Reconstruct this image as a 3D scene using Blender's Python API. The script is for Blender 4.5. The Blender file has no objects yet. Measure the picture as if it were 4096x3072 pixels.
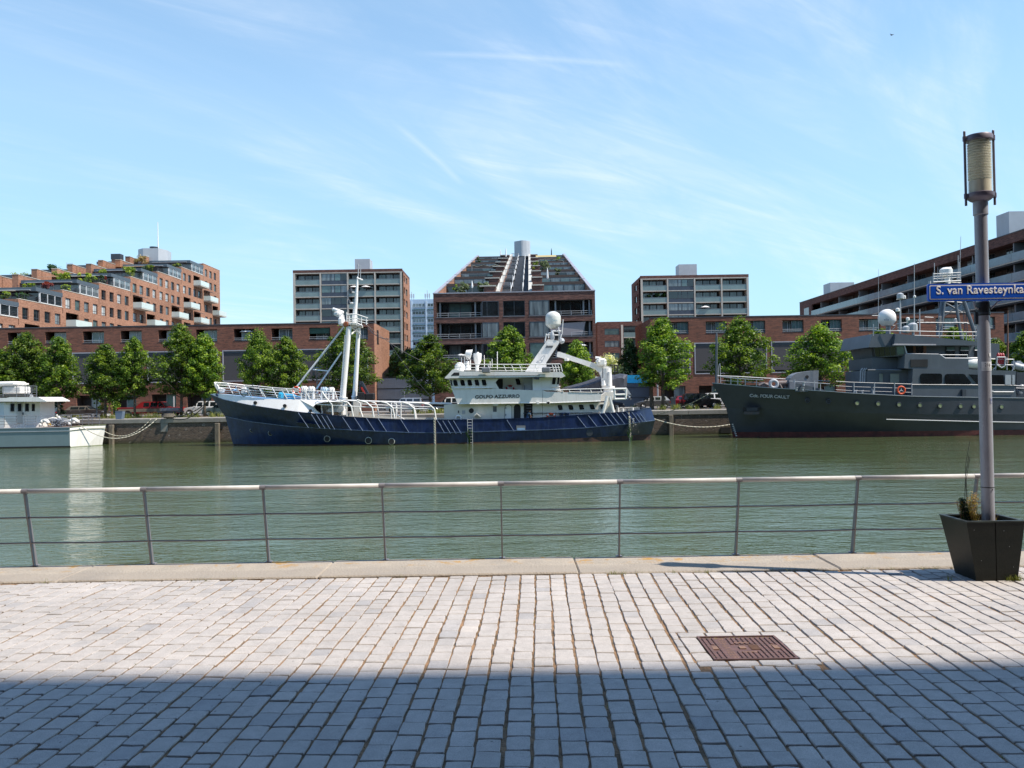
import bpy, math, random
import numpy as np
from mathutils import Vector, Matrix, Euler
random.seed(7)
S = bpy.context.scene
COL = S.collection
PI = math.pi
# ------------------------------------------------------------------ camera
CAM_H = 1.67
FOC = 3315.0            # focal length in pixels of the 4096 px wide photograph
ROLL = 0.016
PITCH = 0.0156
cam_d = bpy.data.cameras.new('camera')
cam = bpy.data.objects.new('camera', cam_d)
COL.objects.link(cam)
cam_d.sensor_width = 36.0
cam_d.lens = 36.0 * FOC / 4096
cam_d.clip_start = 0.05
cam_d.clip_end = 3000
cam.matrix_world = Matrix.Translation((0, 0, CAM_H)) @ Matrix.Rotation(PI / 2 + PITCH, 4, 'X') @ Matrix.Rotation(-ROLL, 4, 'Z')
S.camera = cam
# ------------------------------------------------------------------ sky and sun
SUN_DIR = Vector((-2.70, 0.75, -3.94)).normalized()
SUN_EL = math.asin(-SUN_DIR.z)
SUN_AZ = math.atan2(-SUN_DIR.x, -SUN_DIR.y)
world = bpy.data.worlds.new('World')
S.world = world
world.use_nodes = True
wn = world.node_tree.nodes
wl = world.node_tree.links
wn.clear()
def N(tree, typ, **kw):
 n = tree.nodes.new(typ)
 for k, v in kw.items():
  if k == 'inp':
   for a, b in v.items():
    n.inputs[a].default_value = b
  else:
   setattr(n, k, v)
 return n
def math_node(tree, op, a, b=None, c=None, clamp=False):
 n = tree.nodes.new('ShaderNodeMath')
 n.operation = op
 n.use_clamp = clamp
 for i, v in enumerate((a, b, c)):
  if v is None:
   continue
  if isinstance(v, (int, float)):
   n.inputs[i].default_value = v
  else:
   tree.links.new(v, n.inputs[i])
 return n.outputs[0]
def ramp(tree, fac, stops, interp='LINEAR'):
 n = tree.nodes.new('ShaderNodeValToRGB')
 n.color_ramp.interpolation = interp
 el = n.color_ramp.elements
 while len(el) > 1:
  el.remove(el[-1])
 el[0].position = stops[0][0]
 c = stops[0][1]
 el[0].color = (c, c, c, 1) if isinstance(c, (int, float)) else (*c, 1)
 for p, c in stops[1:]:
  e = el.new(p)
  e.color = (c, c, c, 1) if isinstance(c, (int, float)) else (*c, 1)
 tree.links.new(fac, n.inputs[0])
 return n.outputs[0]
def mixc(tree, fac, a, b, mode='MIX'):
 n = tree.nodes.new('ShaderNodeMix')
 n.data_type = 'RGBA'
 n.blend_type = mode
 for sock, v in ((n.inputs[0], fac), (n.inputs[6], a), (n.inputs[7], b)):
  if isinstance(v, (int, float)):
   sock.default_value = v
  elif isinstance(v, tuple):
   sock.default_value = (*v, 1) if len(v) == 3 else v
  else:
   tree.links.new(v, sock)
 return n.outputs[2]
def build_world():
 t = world.node_tree
 sky = N(t, 'ShaderNodeTexSky', sky_type='NISHITA', sun_disc=False, sun_elevation=SUN_EL, sun_rotation=SUN_AZ,
   altitude=0, air_density=1.15, dust_density=0.9, ozone_density=2.2)
 tc = N(t, 'ShaderNodeTexCoord')
 sep = N(t, 'ShaderNodeSeparateXYZ')
 t.links.new(tc.outputs['Generated'], sep.inputs[0])
 zz = math_node(t, 'ADD', math_node(t, 'MAXIMUM', sep.outputs[2], 0.0), 0.16)
 px = math_node(t, 'DIVIDE', sep.outputs[0], zz)
 py = math_node(t, 'DIVIDE', sep.outputs[1], zz)
 comb = N(t, 'ShaderNodeCombineXYZ')
 t.links.new(px, comb.inputs[0])
 t.links.new(py, comb.inputs[1])
 def skyp(u, v):
  d = pix_dir(u, v)
  d.normalize()
  return d.x / (max(d.z, 0) + 0.16), d.y / (max(d.z, 0) + 0.16)
 def layer(rot, sx, sy, scale, detail, dist, lo, hi, off):
  # turn first, then stretch: the streaks run along one wind direction
  mp0 = N(t, 'ShaderNodeMapping')
  t.links.new(comb.outputs[0], mp0.inputs[0])
  mp0.inputs['Rotation'].default_value = (0, 0, rot)
  mp0.inputs['Location'].default_value = (off, off * 0.7, 0)
  mp = N(t, 'ShaderNodeMapping')
  t.links.new(mp0.outputs[0], mp.inputs[0])
  mp.inputs['Scale'].default_value = (sx, sy, 1)
  nz = N(t, 'ShaderNodeTexNoise')
  nz.inputs['Scale'].default_value = scale
  nz.inputs['Detail'].default_value = detail
  nz.inputs['Roughness'].default_value = 0.62
  nz.inputs['Distortion'].default_value = dist
  t.links.new(mp.outputs[0], nz.inputs['Vector'])
  return ramp(t, nz.outputs[0], [(lo, 0.0), (hi, 1.0)], 'EASE')
 pa, pb = skyp(0, 150), skyp(1370, 630)
 th = math.atan2(pb[1] - pa[1], pb[0] - pa[0])
 streaks = layer(-th, 0.40, 1.5, 1.5, 9, 0.9, 0.38, 0.74, 3.1)
 fine = layer(-th + 0.35, 0.5, 3.0, 2.6, 9, 1.3, 0.36, 0.78, 1.7)
 patch = layer(0.4, 1, 1, 0.75, 3, 0.3, 0.28, 0.58, 5.2)
 m = math_node(t, 'MULTIPLY', streaks, math_node(t, 'ADD', math_node(t, 'MULTIPLY', fine, 0.75), 0.35))
 m = math_node(t, 'MULTIPLY', m, math_node(t, 'ADD', math_node(t, 'MULTIPLY', patch, 0.8), 0.25))
 m = math_node(t, 'MULTIPLY', m, 0.46)
 # contrails: thin lines in the sky's own plane (direction / height)
 def trail(x0, y0, x1, y1, w, strength):
  dx, dy = x1 - x0, y1 - y0
  L = math.hypot(dx, dy)
  dx /= L
  dy /= L
  ax = math_node(t, 'SUBTRACT', px, x0)
  ay = math_node(t, 'SUBTRACT', py, y0)
  along = math_node(t, 'ADD', math_node(t, 'MULTIPLY', ax, dx), math_node(t, 'MULTIPLY', ay, dy))
  across = math_node(t, 'SUBTRACT', math_node(t, 'MULTIPLY', ay, dx), math_node(t, 'MULTIPLY', ax, dy))
  bend = math_node(t, 'MULTIPLY', math_node(t, 'MULTIPLY', along, math_node(t, 'SUBTRACT', L, along)), 0.12)
  across = math_node(t, 'ABSOLUTE', math_node(t, 'ADD', across, bend))
  a = math_node(t, 'SUBTRACT', 1.0, math_node(t, 'DIVIDE', across, w), clamp=True)
  b = math_node(t, 'MULTIPLY', math_node(t, 'SUBTRACT', 1.0, math_node(t, 'ABSOLUTE', math_node(t, 'SUBTRACT', math_node(t, 'MULTIPLY', along, 2.0 / L), 1.0)), clamp=True), 3.0, clamp=True)
  return math_node(t, 'MULTIPLY', math_node(t, 'MULTIPLY', a, b), strength)
 for (a, b, w, s) in (((1575, 490), (1855, 745), 0.016, 0.17), ((1650, 215), (2560, 268), 0.016, 0.15)):
  m = math_node(t, 'ADD', m, trail(*skyp(*a), *skyp(*b), w, s), clamp=True)
 # the air's own pale veil near the horizon
 el = math_node(t, 'MAXIMUM', sep.outputs[2], 0.0)
 veil = ramp(t, el, [(0.0, 0.66), (0.10, 0.50), (0.28, 0.44), (0.42, 0.32), (0.66, 0.0)], 'EASE')
 skycol = mixc(t, 1.0, sky.outputs[0], SKY_TINT, 'MULTIPLY')
 skycol = mixc(t, veil, skycol, VEIL_COL)
 colr = mixc(t, m, skycol, CLOUD_COL)
 bg = N(t, 'ShaderNodeBackground')
 bg.inputs['Strength'].default_value = SKY_STRENGTH
 t.links.new(colr, bg.inputs[0])
 out = N(t, 'ShaderNodeOutputWorld')
 t.links.new(bg.outputs[0], out.inputs[0])
def pix_dir(u, v):
 """direction of photograph pixel (u, v) from the camera, before normalising; y component is 1"""
 du, dv = u - 2048.0, v - 1536.0
 x = du * math.cos(ROLL) - dv * math.sin(ROLL)
 y = dv * math.cos(ROLL) + du * math.sin(ROLL)
 cy = math.cos(PITCH) + (y / FOC) * math.sin(PITCH)
 cz = math.sin(PITCH) - (y / FOC) * math.cos(PITCH)
 return Vector((x / FOC / cy, 1.0, cz / cy))
def W(u, v, Y):
 """world point at distance Y that was measured at photograph pixel (u, v)"""
 d = pix_dir(u, v)
 return Vector((d.x * Y, Y, CAM_H + d.z * Y))
def reg(u0, v0, s):
 return lambda x, y, Y: W(u0 + x / s, v0 + y / s, Y)
SKY_STRENGTH = 0.110
SKY_TINT = (0.60, 1.03, 1.36)
VEIL_COL = (5.1, 6.9, 7.7)
CLOUD_COL = (7.0, 7.4, 7.8)
build_world()
sun_d = bpy.data.lights.new('sun', 'SUN')
sun_d.energy = 4.8
sun_d.angle = math.radians(0.46)
sun_d.color = (1.0, 0.905, 0.775)
sun = bpy.data.objects.new('sun', sun_d)
COL.objects.link(sun)
sun.rotation_euler = SUN_DIR.to_track_quat('-Z', 'Y').to_euler()
S.view_settings.view_transform = 'Standard'
S.view_settings.look = 'None'
S.view_settings.gamma = 1.0
S.view_settings.use_curve_mapping = False
S.view_settings.exposure = 0.50
S.render.film_transparent = False
try:
 S.cycles.max_bounces = 6
 S.cycles.diffuse_bounces = 2
 S.cycles.glossy_bounces = 3
 S.cycles.transparent_max_bounces = 8
 S.cycles.caustics_reflective = False
 S.cycles.caustics_refractive = False
except Exception:
 pass
# ------------------------------------------------------------------ materials
MATS = {}
def mat(name, col, rough=0.6, metal=0.0, var=0.12, vscale=1.5, stretch=(1, 1, 1), bump=0.0, bscale=30.0, col2=None, spec=0.5,
  streak=0.0, coat=0.0, trans=0.0, dirt=None, tone=0.0):
 if name in MATS:
  return MATS[name]
 m = bpy.data.materials.new(name)
 m.use_nodes = True
 t = m.node_tree
 b = t.nodes['Principled BSDF']
 geo = N(t, 'ShaderNodeNewGeometry')
 mp = N(t, 'ShaderNodeMapping')
 mp.inputs['Scale'].default_value = stretch
 t.links.new(geo.outputs['Position'], mp.inputs[0])
 nz = N(t, 'ShaderNodeTexNoise', inp={'Scale': vscale, 'Detail': 6.0, 'Roughness': 0.65})
 t.links.new(mp.outputs[0], nz.inputs['Vector'])
 f = ramp(t, nz.outputs[0], [(0.3, 0.0), (0.7, 1.0)])
 c2 = col2 if col2 else tuple(max(0, x * (1 - 2 * var)) for x in col)
 c1 = col if col2 else tuple(min(1, x * (1 + var * 0.6)) for x in col)
 out = mixc(t, f, c1, c2)
 if streak:
  ms = N(t, 'ShaderNodeMapping')
  ms.inputs['Scale'].default_value = (2.2, 2.2, 0.18)
  t.links.new(geo.outputs['Position'], ms.inputs[0])
  n2 = N(t, 'ShaderNodeTexNoise', inp={'Scale': 1.6, 'Detail': 7.0, 'Roughness': 0.7})
  t.links.new(ms.outputs[0], n2.inputs['Vector'])
  f2 = ramp(t, n2.outputs[0], [(0.5, 0.0), (0.78, streak)])
  out = mixc(t, f2, out, dirt or (0.16, 0.12, 0.08))
 if tone:
  at = N(t, 'ShaderNodeAttribute', attribute_name='tone')
  k = math_node(t, 'ADD', math_node(t, 'MULTIPLY', at.outputs['Fac'], tone), 1 - tone / 2)
  out = mixc(t, 1.0, out, k, 'MULTIPLY')
 t.links.new(out, b.inputs['Base Color'])
 b.inputs['Roughness'].default_value = rough
 b.inputs['Metallic'].default_value = metal
 b.inputs['Specular IOR Level'].default_value = spec
 if coat:
  b.inputs['Coat Weight'].default_value = coat
  b.inputs['Coat Roughness'].default_value = 0.06
 if trans:
  b.inputs['Transmission Weight'].default_value = trans
 if bump:
  nb = N(t, 'ShaderNodeTexNoise', inp={'Scale': bscale, 'Detail': 4.0})
  t.links.new(geo.outputs['Position'], nb.inputs['Vector'])
  bp = N(t, 'ShaderNodeBump', inp={'Strength': bump, 'Distance': 0.02})
  t.links.new(nb.outputs[0], bp.inputs['Height'])
  t.links.new(bp.outputs[0], b.inputs['Normal'])
 MATS[name] = m
 return m
def brick_mat(name, c1, c2, c3, mortar, bw=0.21, bh=0.062, speck=(1.3, 9.0), wear=0.0, algae=None, msize=0.008, speckmix=0.55):
 m = bpy.data.materials.new(name)
 m.use_nodes = True
 t = m.node_tree
 b = t.nodes['Principled BSDF']
 geo = N(t, 'ShaderNodeNewGeometry')
 sp = N(t, 'ShaderNodeSeparateXYZ')
 t.links.new(geo.outputs['Position'], sp.inputs[0])
 uu = math_node(t, 'ADD', sp.outputs[0], sp.outputs[1])
 cb = N(t, 'ShaderNodeCombineXYZ')
 t.links.new(uu, cb.inputs[0])
 t.links.new(sp.outputs[2], cb.inputs[1])
 br = N(t, 'ShaderNodeTexBrick', inp={'Scale': 1.0, 'Mortar Size': msize, 'Brick Width': bw, 'Row Height': bh, 'Bias': -0.1, 'Mortar Smooth': 0.2})
 br.inputs['Color1'].default_value = (*c1, 1)
 br.inputs['Color2'].default_value = (*c2, 1)
 br.inputs['Mortar'].default_value = (*mortar, 1)
 t.links.new(cb.outputs[0], br.inputs['Vector'])
 mp = N(t, 'ShaderNodeMapping')
 mp.inputs['Scale'].default_value = (speck[0], speck[1], 1)
 t.links.new(cb.outputs[0], mp.inputs[0])
 nz = N(t, 'ShaderNodeTexNoise', inp={'Scale': 1.0, 'Detail': 8.0, 'Roughness': 0.75})
 t.links.new(mp.outputs[0], nz.inputs['Vector'])
 col = mixc(t, math_node(t, 'MULTIPLY', ramp(t, nz.outputs[0], [(0.44, 0.0), (0.58, 1.0)]), speckmix), br.outputs['Color'], c3)
 n3 = N(t, 'ShaderNodeTexNoise', inp={'Scale': 0.16, 'Detail': 5.0, 'Roughness': 0.6})
 t.links.new(cb.outputs[0], n3.inputs['Vector'])
 col = mixc(t, 1.0, col, ramp(t, n3.outputs[0], [(0.3, 0.78), (0.7, 1.16)]), 'MULTIPLY')
 if wear:
  n4 = N(t, 'ShaderNodeTexNoise', inp={'Scale': 2.2, 'Detail': 9.0, 'Roughness': 0.8, 'Distortion': 0.8})
  mp4 = N(t, 'ShaderNodeMapping')
  mp4.inputs['Scale'].default_value = (1.0, 1.5, 1)
  t.links.new(cb.outputs[0], mp4.inputs[0])
  t.links.new(mp4.outputs[0], n4.inputs['Vector'])
  col = mixc(t, ramp(t, n4.outputs[0], [(0.60, 0.0), (0.65, wear)]), col, (0.62, 0.6, 0.55))
  n5 = N(t, 'ShaderNodeTexNoise', inp={'Scale': 1.1, 'Detail': 6.0, 'Roughness': 0.7})
  t.links.new(cb.outputs[0], n5.inputs['Vector'])
  col = mixc(t, ramp(t, n5.outputs[0], [(0.55, 0.0), (0.72, 0.5)]), col, (0.09, 0.085, 0.03))
 if algae is not None:
  h = math_node(t, 'SUBTRACT', sp.outputs[2], algae)
  k = math_node(t, 'SUBTRACT', 1.0, math_node(t, 'MULTIPLY', h, 2.2), clamp=True)
  k = math_node(t, 'MULTIPLY', k, math_node(t, 'ADD', math_node(t, 'MULTIPLY', nz.outputs[0], 1.1), 0.2), clamp=True)
  col = mixc(t, k, col, (0.035, 0.045, 0.015))
 t.links.new(col, b.inputs['Base Color'])
 b.inputs['Roughness'].default_value = 0.85
 b.inputs['Specular IOR Level'].default_value = 0.25
 bp = N(t, 'ShaderNodeBump', inp={'Strength': 0.5, 'Distance': 0.01})
 t.links.new(br.outputs['Fac'], bp.inputs['Height'])
 bp.invert = True
 t.links.new(bp.outputs[0], b.inputs['Normal'])
 MATS[name] = m
 return m
def glass_mat(name, col, rough=0.06, spec=0.8, var=0.5, vscale=0.5):
 m = mat(name, col, rough=rough, var=var * 0.5, vscale=vscale, spec=spec)
 return m
M_BRICK = brick_mat('brick_brown', (0.175, 0.070, 0.047), (0.085, 0.043, 0.034), (0.25, 0.105, 0.070), (0.11, 0.085, 0.07), speck=(1.0, 5.5), speckmix=0.8)
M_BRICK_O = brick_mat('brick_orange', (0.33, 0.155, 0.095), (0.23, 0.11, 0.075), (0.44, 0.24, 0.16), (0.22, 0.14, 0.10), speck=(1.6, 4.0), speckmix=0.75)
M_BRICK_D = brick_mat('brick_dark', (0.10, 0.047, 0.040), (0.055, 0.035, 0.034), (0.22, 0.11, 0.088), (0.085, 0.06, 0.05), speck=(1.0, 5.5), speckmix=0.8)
M_QUAY = brick_mat('quay_brick', (0.085, 0.058, 0.045), (0.04, 0.03, 0.026), (0.19, 0.14, 0.11), (0.15, 0.13, 0.11), bw=0.34, bh=0.13, msize=0.02,
 speck=(2.6, 7.0), wear=0.9, algae=-2.5, speckmix=0.7)
M_WHITE = mat('white_paint', (0.84, 0.82, 0.79), 0.38, var=0.04, vscale=0.8, streak=0.30, dirt=(0.42, 0.33, 0.22))
M_CREAM = mat('cream_paint', (0.78, 0.74, 0.66), 0.45, var=0.05, vscale=0.8, streak=0.25, dirt=(0.38, 0.28, 0.18))
M_GREYW = mat('pale_grey_paint', (0.80, 0.785, 0.76), 0.45, var=0.06, vscale=0.9, streak=0.3, dirt=(0.3, 0.26, 0.22))
M_NAVY = mat('navy_hull_paint', (0.014, 0.032, 0.11), 0.30, var=0.3, vscale=1.3, streak=0.5, dirt=(0.07, 0.10, 0.16), coat=0.3)
M_NAVYL = mat('navy_paint_edge', (0.09, 0.14, 0.25), 0.4, var=0.3, vscale=3.0)
M_RUST = mat('rusty_waterline', (0.10, 0.045, 0.03), 0.8, var=0.4, vscale=4.0, col2=(0.02, 0.02, 0.02))
M_SHIPG = mat('ship_grey_paint', (0.092, 0.110, 0.132), 0.45, var=0.10, vscale=0.6, streak=0.25, dirt=(0.16, 0.18, 0.19))
M_HULLG = mat('hull_dark_grey', (0.055, 0.062, 0.078), 0.42, var=0.14, vscale=0.5, streak=0.25, dirt=(0.085, 0.09, 0.09))
M_RED = mat('boot_red', (0.13, 0.028, 0.022), 0.65, var=0.3, vscale=2.0)
M_ORANGE = mat('lifebuoy_orange', (0.75, 0.10, 0.03), 0.5, var=0.05)
M_BLACK = mat('black_matt', (0.012, 0.012, 0.014), 0.6, var=0.1)
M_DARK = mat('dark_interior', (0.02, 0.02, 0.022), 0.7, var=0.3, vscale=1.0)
M_DGREY = mat('dark_grey_metal', (0.045, 0.055, 0.07), 0.5, var=0.1)
M_MGREY = mat('mid_grey_metal', (0.22, 0.23, 0.25), 0.5, var=0.1, metal=0.2)
M_LGREY = mat('light_grey_metal', (0.42, 0.44, 0.47), 0.45, var=0.06, vscale=0.6)
M_SCREEN = mat('grey_window_screen', (0.062, 0.058, 0.062), 0.8, var=0.05, vscale=0.3)
M_SILVER = mat('silver_paint', (0.42, 0.43, 0.44), 0.3, metal=0.5, var=0.03, coat=0.5)
M_GLASSD = mat('dark_glass', (0.016, 0.022, 0.026), 0.05, var=0.4, vscale=0.35, spec=0.9)
M_GLASSC = mat('curtain_sky_glass', (0.24, 0.29, 0.31), 0.10, var=0.5, vscale=0.5, spec=0.9, col2=(0.05, 0.065, 0.075), stretch=(3, 3, 0.4))  # pale tone for curtains; on the roof terraces it stands for reflected sky
M_GLASST = mat('teal_glass', (0.11, 0.18, 0.18), 0.08, var=0.3, vscale=0.4, spec=0.9)
M_BALG = mat('balcony_glass', (0.17, 0.235, 0.235), 0.15, var=0.12, vscale=0.5, spec=0.8)
M_BALW = mat('frosted_balcony_glass', (0.55, 0.64, 0.62), 0.3, var=0.04, vscale=0.5, spec=0.6)
M_CONC = mat('concrete', (0.27, 0.255, 0.225), 0.85, var=0.15, vscale=1.2, streak=0.3)
M_CONCL = mat('pale_concrete', (0.50, 0.48, 0.43), 0.8, var=0.08, vscale=1.2, streak=0.25)
M_WOOD = mat('dark_timber', (0.10, 0.07, 0.06), 0.7, var=0.3, vscale=3.0, stretch=(0.3, 0.3, 6))
M_POST = mat('weathered_timber', (0.20, 0.17, 0.13), 0.85, var=0.3, vscale=3.0, stretch=(6, 6, 0.6))
M_ROPE = mat('pale_rope', (0.55, 0.52, 0.43), 0.85, var=0.2, vscale=8.0)
M_ROPED = mat('dark_rope', (0.06, 0.055, 0.05), 0.85, var=0.2, vscale=8.0)
M_TARP = mat('dark_tarpaulin', (0.055, 0.058, 0.075), 0.6, var=0.2, vscale=2.0)
M_BLUE = mat('sky_blue_plastic', (0.03, 0.33, 0.62), 0.5, var=0.15)
M_DECKB = mat('blue_deck_paint', (0.13, 0.27, 0.47), 0.6, var=0.15)
M_CYAN = mat('cyan_banner', (0.02, 0.40, 0.75), 0.5, var=0.05)
M_TYRE = mat('tyre_rubber', (0.018, 0.018, 0.02), 0.8, var=0.1)
M_RIM = mat('alloy_rim', (0.45, 0.45, 0.47), 0.3, metal=0.6, var=0.05)
M_BARK = mat('tree_bark', (0.12, 0.10, 0.075), 0.9, var=0.3, vscale=5.0, stretch=(3, 3, 0.7), bump=0.4)
M_CANVAS = mat('cream_canvas', (0.72, 0.66, 0.52), 0.8, var=0.06)
M_CANVASW = mat('white_canvas', (0.78, 0.77, 0.76), 0.8, var=0.04)
M_SOIL = mat('planter_soil', (0.05, 0.035, 0.022), 0.95, var=0.4, vscale=20)
def leaf_mat(name, c1, c2, c3):
 m = bpy.data.materials.new(name)
 m.use_nodes = True
 t = m.node_tree
 b = t.nodes['Principled BSDF']
 oi = N(t, 'ShaderNodeObjectInfo')
 at = N(t, 'ShaderNodeAttribute', attribute_name='tone')
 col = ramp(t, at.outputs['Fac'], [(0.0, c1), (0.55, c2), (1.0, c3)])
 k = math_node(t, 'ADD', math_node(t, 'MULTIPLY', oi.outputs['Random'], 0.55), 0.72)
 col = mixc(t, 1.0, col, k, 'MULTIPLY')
 t.links.new(col, b.inputs['Base Color'])
 b.inputs['Roughness'].default_value = 0.5
 b.inputs['Specular IOR Level'].default_value = 0.35
 tr = N(t, 'ShaderNodeBsdfTranslucent')
 t.links.new(mixc(t, 1.0, col, (1.5, 1.6, 0.5), 'MULTIPLY'), tr.inputs[0])
 mx = N(t, 'ShaderNodeMixShader')
 mx.inputs[0].default_value = 0.36
 t.links.new(b.outputs[0], mx.inputs[1])
 t.links.new(tr.outputs[0], mx.inputs[2])
 t.links.new(mx.outputs[0], t.nodes['Material Output'].inputs[0])
 MATS[name] = m
 return m
M_LEAF = leaf_mat('lime_leaves', (0.03, 0.075, 0.008), (0.09, 0.165, 0.016), (0.24, 0.32, 0.035))
M_LEAFD = leaf_mat('dark_leaves', (0.012, 0.04, 0.012), (0.03, 0.075, 0.022), (0.06, 0.13, 0.035))
M_LEAFY = leaf_mat('yellow_green_leaves', (0.09, 0.16, 0.02), (0.19, 0.27, 0.03), (0.36, 0.40, 0.06))
M_LEAFR = leaf_mat('red_leaves', (0.12, 0.02, 0.02), (0.22, 0.035, 0.035), (0.3, 0.08, 0.04))
M_LEAFO = leaf_mat('olive_leaves', (0.08, 0.11, 0.06), (0.15, 0.19, 0.11), (0.26, 0.3, 0.2))
M_LEAFB = leaf_mat('straw_leaves', (0.20, 0.12, 0.05), (0.36, 0.25, 0.11), (0.5, 0.38, 0.2))
M_GRASS = leaf_mat('weed_leaves', (0.07, 0.11, 0.02), (0.17, 0.2, 0.05), (0.34, 0.32, 0.13))
# ------------------------------------------------------------------ object helpers
OFF = {}
def link(o, parent=None):
 COL.objects.link(o)
 if parent is not None:
  o.parent = parent
 return o
def thing(name, label, cat, loc=(0, 0, 0), group=None, rz=0.0):
 o = bpy.data.objects.new(name, None)
 o.empty_display_size = 0.3
 COL.objects.link(o)
 o.location = loc
 o.rotation_euler = (0, 0, rz)
 o['label'] = label
 o['category'] = cat
 if group:
  o['group'] = group
 OFF[o.name] = Vector(loc)
 return o
def tag(o, label=None, cat=None, group=None, kind=None):
 if label:
  o['label'] = label
 if cat:
  o['category'] = cat
 if group:
  o['group'] = group
 if kind:
  o['kind'] = kind
 return o
class MB:
 def __init__(s):
  s.v = []
  s.f = []
  s.t = None
 def add(s, vs, fs):
  k = len(s.v)
  s.v.extend([tuple(p) for p in vs])
  s.f.extend([tuple(i + k for i in f) for f in fs])
  return s
 def box(s, x0, x1, y0, y1, z0, z1):
  return s.add([(x0, y0, z0), (x1, y0, z0), (x1, y1, z0), (x0, y1, z0), (x0, y0, z1), (x1, y0, z1), (x1, y1, z1), (x0, y1, z1)],
 [(0, 3, 2, 1), (4, 5, 6, 7), (0, 1, 5, 4), (1, 2, 6, 5), (2, 3, 7, 6), (3, 0, 4, 7)])
 def bevbox(s, x0, x1, y0, y1, z0, z1, b):
  pts = [(x0 + b, y0), (x1 - b, y0), (x1, y0 + b), (x1, y1 - b), (x1 - b, y1), (x0 + b, y1), (x0, y1 - b), (x0, y0 + b)]
  cx, cy = (x0 + x1) / 2, (y0 + y1) / 2
  kx, ky = (x1 - x0 - 2 * b) / (x1 - x0), (y1 - y0 - 2 * b) / (y1 - y0)
  ins = [(cx + (p[0] - cx) * kx, cy + (p[1] - cy) * ky) for p in pts]
  n = 8
  vs = [(*p, z0) for p in ins] + [(*p, z0 + b) for p in pts] + [(*p, z1 - b) for p in pts] + [(*p, z1) for p in ins]
  fs = [tuple(range(n - 1, -1, -1)), tuple(range(3 * n, 4 * n))]
  for r in range(3):
   for i in range(n):
    j = (i + 1) % n
    fs.append((r * n + i, r * n + j, r * n + n + j, r * n + n + i))
  return s.add(vs, fs)
 def prism(s, poly, y0, y1, axis='y', top=None):
  """poly: (a, b) points; axis y -> (x, z); axis x -> (y, z); axis z -> (x, y).  top: other polygon at the far end"""
  top = top or poly
  n = len(poly)
  def mk(p, c):
   return (p[0], c, p[1]) if axis == 'y' else (c, p[0], p[1]) if axis == 'x' else (p[0], p[1], c)
  vs = [mk(p, y0) for p in poly] + [mk(p, y1) for p in top]
  fs = [tuple(range(n)), tuple(range(2 * n - 1, n - 1, -1))]
  for i in range(n):
   j = (i + 1) % n
   fs.append((j, i, n + i, n + j))
  return s.add(vs, fs)
 def tube(s, a, b, r, n=6, r2=None):
  a, b = Vector(a), Vector(b)
  d = b - a
  if d.length < 1e-6:
   return s
  d.normalize()
  u = d.cross(Vector((0, 0, 1)))
  if u.length < 1e-3:
   u = d.cross(Vector((1, 0, 0)))
  u.normalize()
  w = d.cross(u)
  r2 = r if r2 is None else r2
  vs = []
  for c, rr in ((a, r), (b, r2)):
   for i in range(n):
    an = 2 * PI * i / n
    vs.append(c + u * math.cos(an) * rr + w * math.sin(an) * rr)
  fs = [(i, (i + 1) % n, n + (i + 1) % n, n + i) for i in range(n)]
  fs += [tuple(range(n - 1, -1, -1)), tuple(range(n, 2 * n))]
  return s.add(vs, fs)
 def path(s, pts, r, n=6, rr=None):
  for i in range(len(pts) - 1):
   s.tube(pts[i], pts[i + 1], r if rr is None else rr[i], n, r if rr is None else rr[i + 1])
  return s
 def lathe(s, c, prof, n=16, axis='z', cap=True, closed=False):
  """prof: (radius, height) from bottom to top round c"""
  vs = []
  for (r, h) in prof:
   for i in range(n):
    an = 2 * PI * i / n
    a, b = r * math.cos(an), r * math.sin(an)
    vs.append((c[0] + a, c[1] + b, c[2] + h) if axis == 'z' else (c[0] + a, c[1] + h, c[2] + b) if axis == 'y' else (c[0] + h, c[1] + a, c[2] + b))
  fs = []
  m = len(prof)
  for k in range(m if closed else m - 1):
   for i in range(n):
    j = (i + 1) % n
    k2 = (k + 1) % m
    fs.append((k * n + i, k * n + j, k2 * n + j, k2 * n + i))
  if cap and not closed:
   fs.append(tuple(range(n - 1, -1, -1)))
   fs.append(tuple(range((m - 1) * n, m * n)))
  return s.add(vs, fs)
 def torus(s, c, R, r, axis='y', n=18, k=8):
  prof = [(R + r * math.cos(2 * PI * i / k), r * math.sin(2 * PI * i / k)) for i in range(k)]
  return s.lathe(c, prof, n, axis, closed=True)
 def ball(s, c, r, n=12, sz=1.0):
  m = max(4, n // 2)
  prof = [(max(1e-4, r * math.sin(PI * i / m)), -r * sz * math.cos(PI * i / m)) for i in range(m + 1)]
  return s.lathe(c, prof, n, cap=False)
 def quad(s, a, b, c, d):
  return s.add([a, b, c, d], [(0, 1, 2, 3)])
 def each(s, name, m, parent, k=8, nf=6, **kw):
  """build every run of k vertices as a part of its own"""
  for i in range(len(s.v) // k):
   o = MB()
   o.v = s.v[i * k:i * k + k]
   o.f = [tuple(q - i * k for q in f) for f in s.f[i * nf:i * nf + nf]]
   o.build(name, m, parent, **kw)
 def build(s, name, m, parent=None, smooth=False, local=False, label=None, kind=None, autos=False):
  me = bpy.data.meshes.new(name)
  off = Vector((0, 0, 0))
  if parent is not None and not local:
   off = OFF.get(parent.name, off)
  ox, oy, oz = off
  me.from_pydata([(x - ox, y - oy, z - oz) for x, y, z in s.v], [], s.f)
  if isinstance(m, (list, tuple)):
   for q in m:
    me.materials.append(q)
  else:
   me.materials.append(m)
  if smooth:
   me.polygons.foreach_set('use_smooth', [True] * len(me.polygons))
  if autos:
   try:
    me.polygons.foreach_set('use_smooth', [True] * len(me.polygons))
    me.set_sharp_from_angle(angle=math.radians(35))
   except Exception:
    pass
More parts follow.
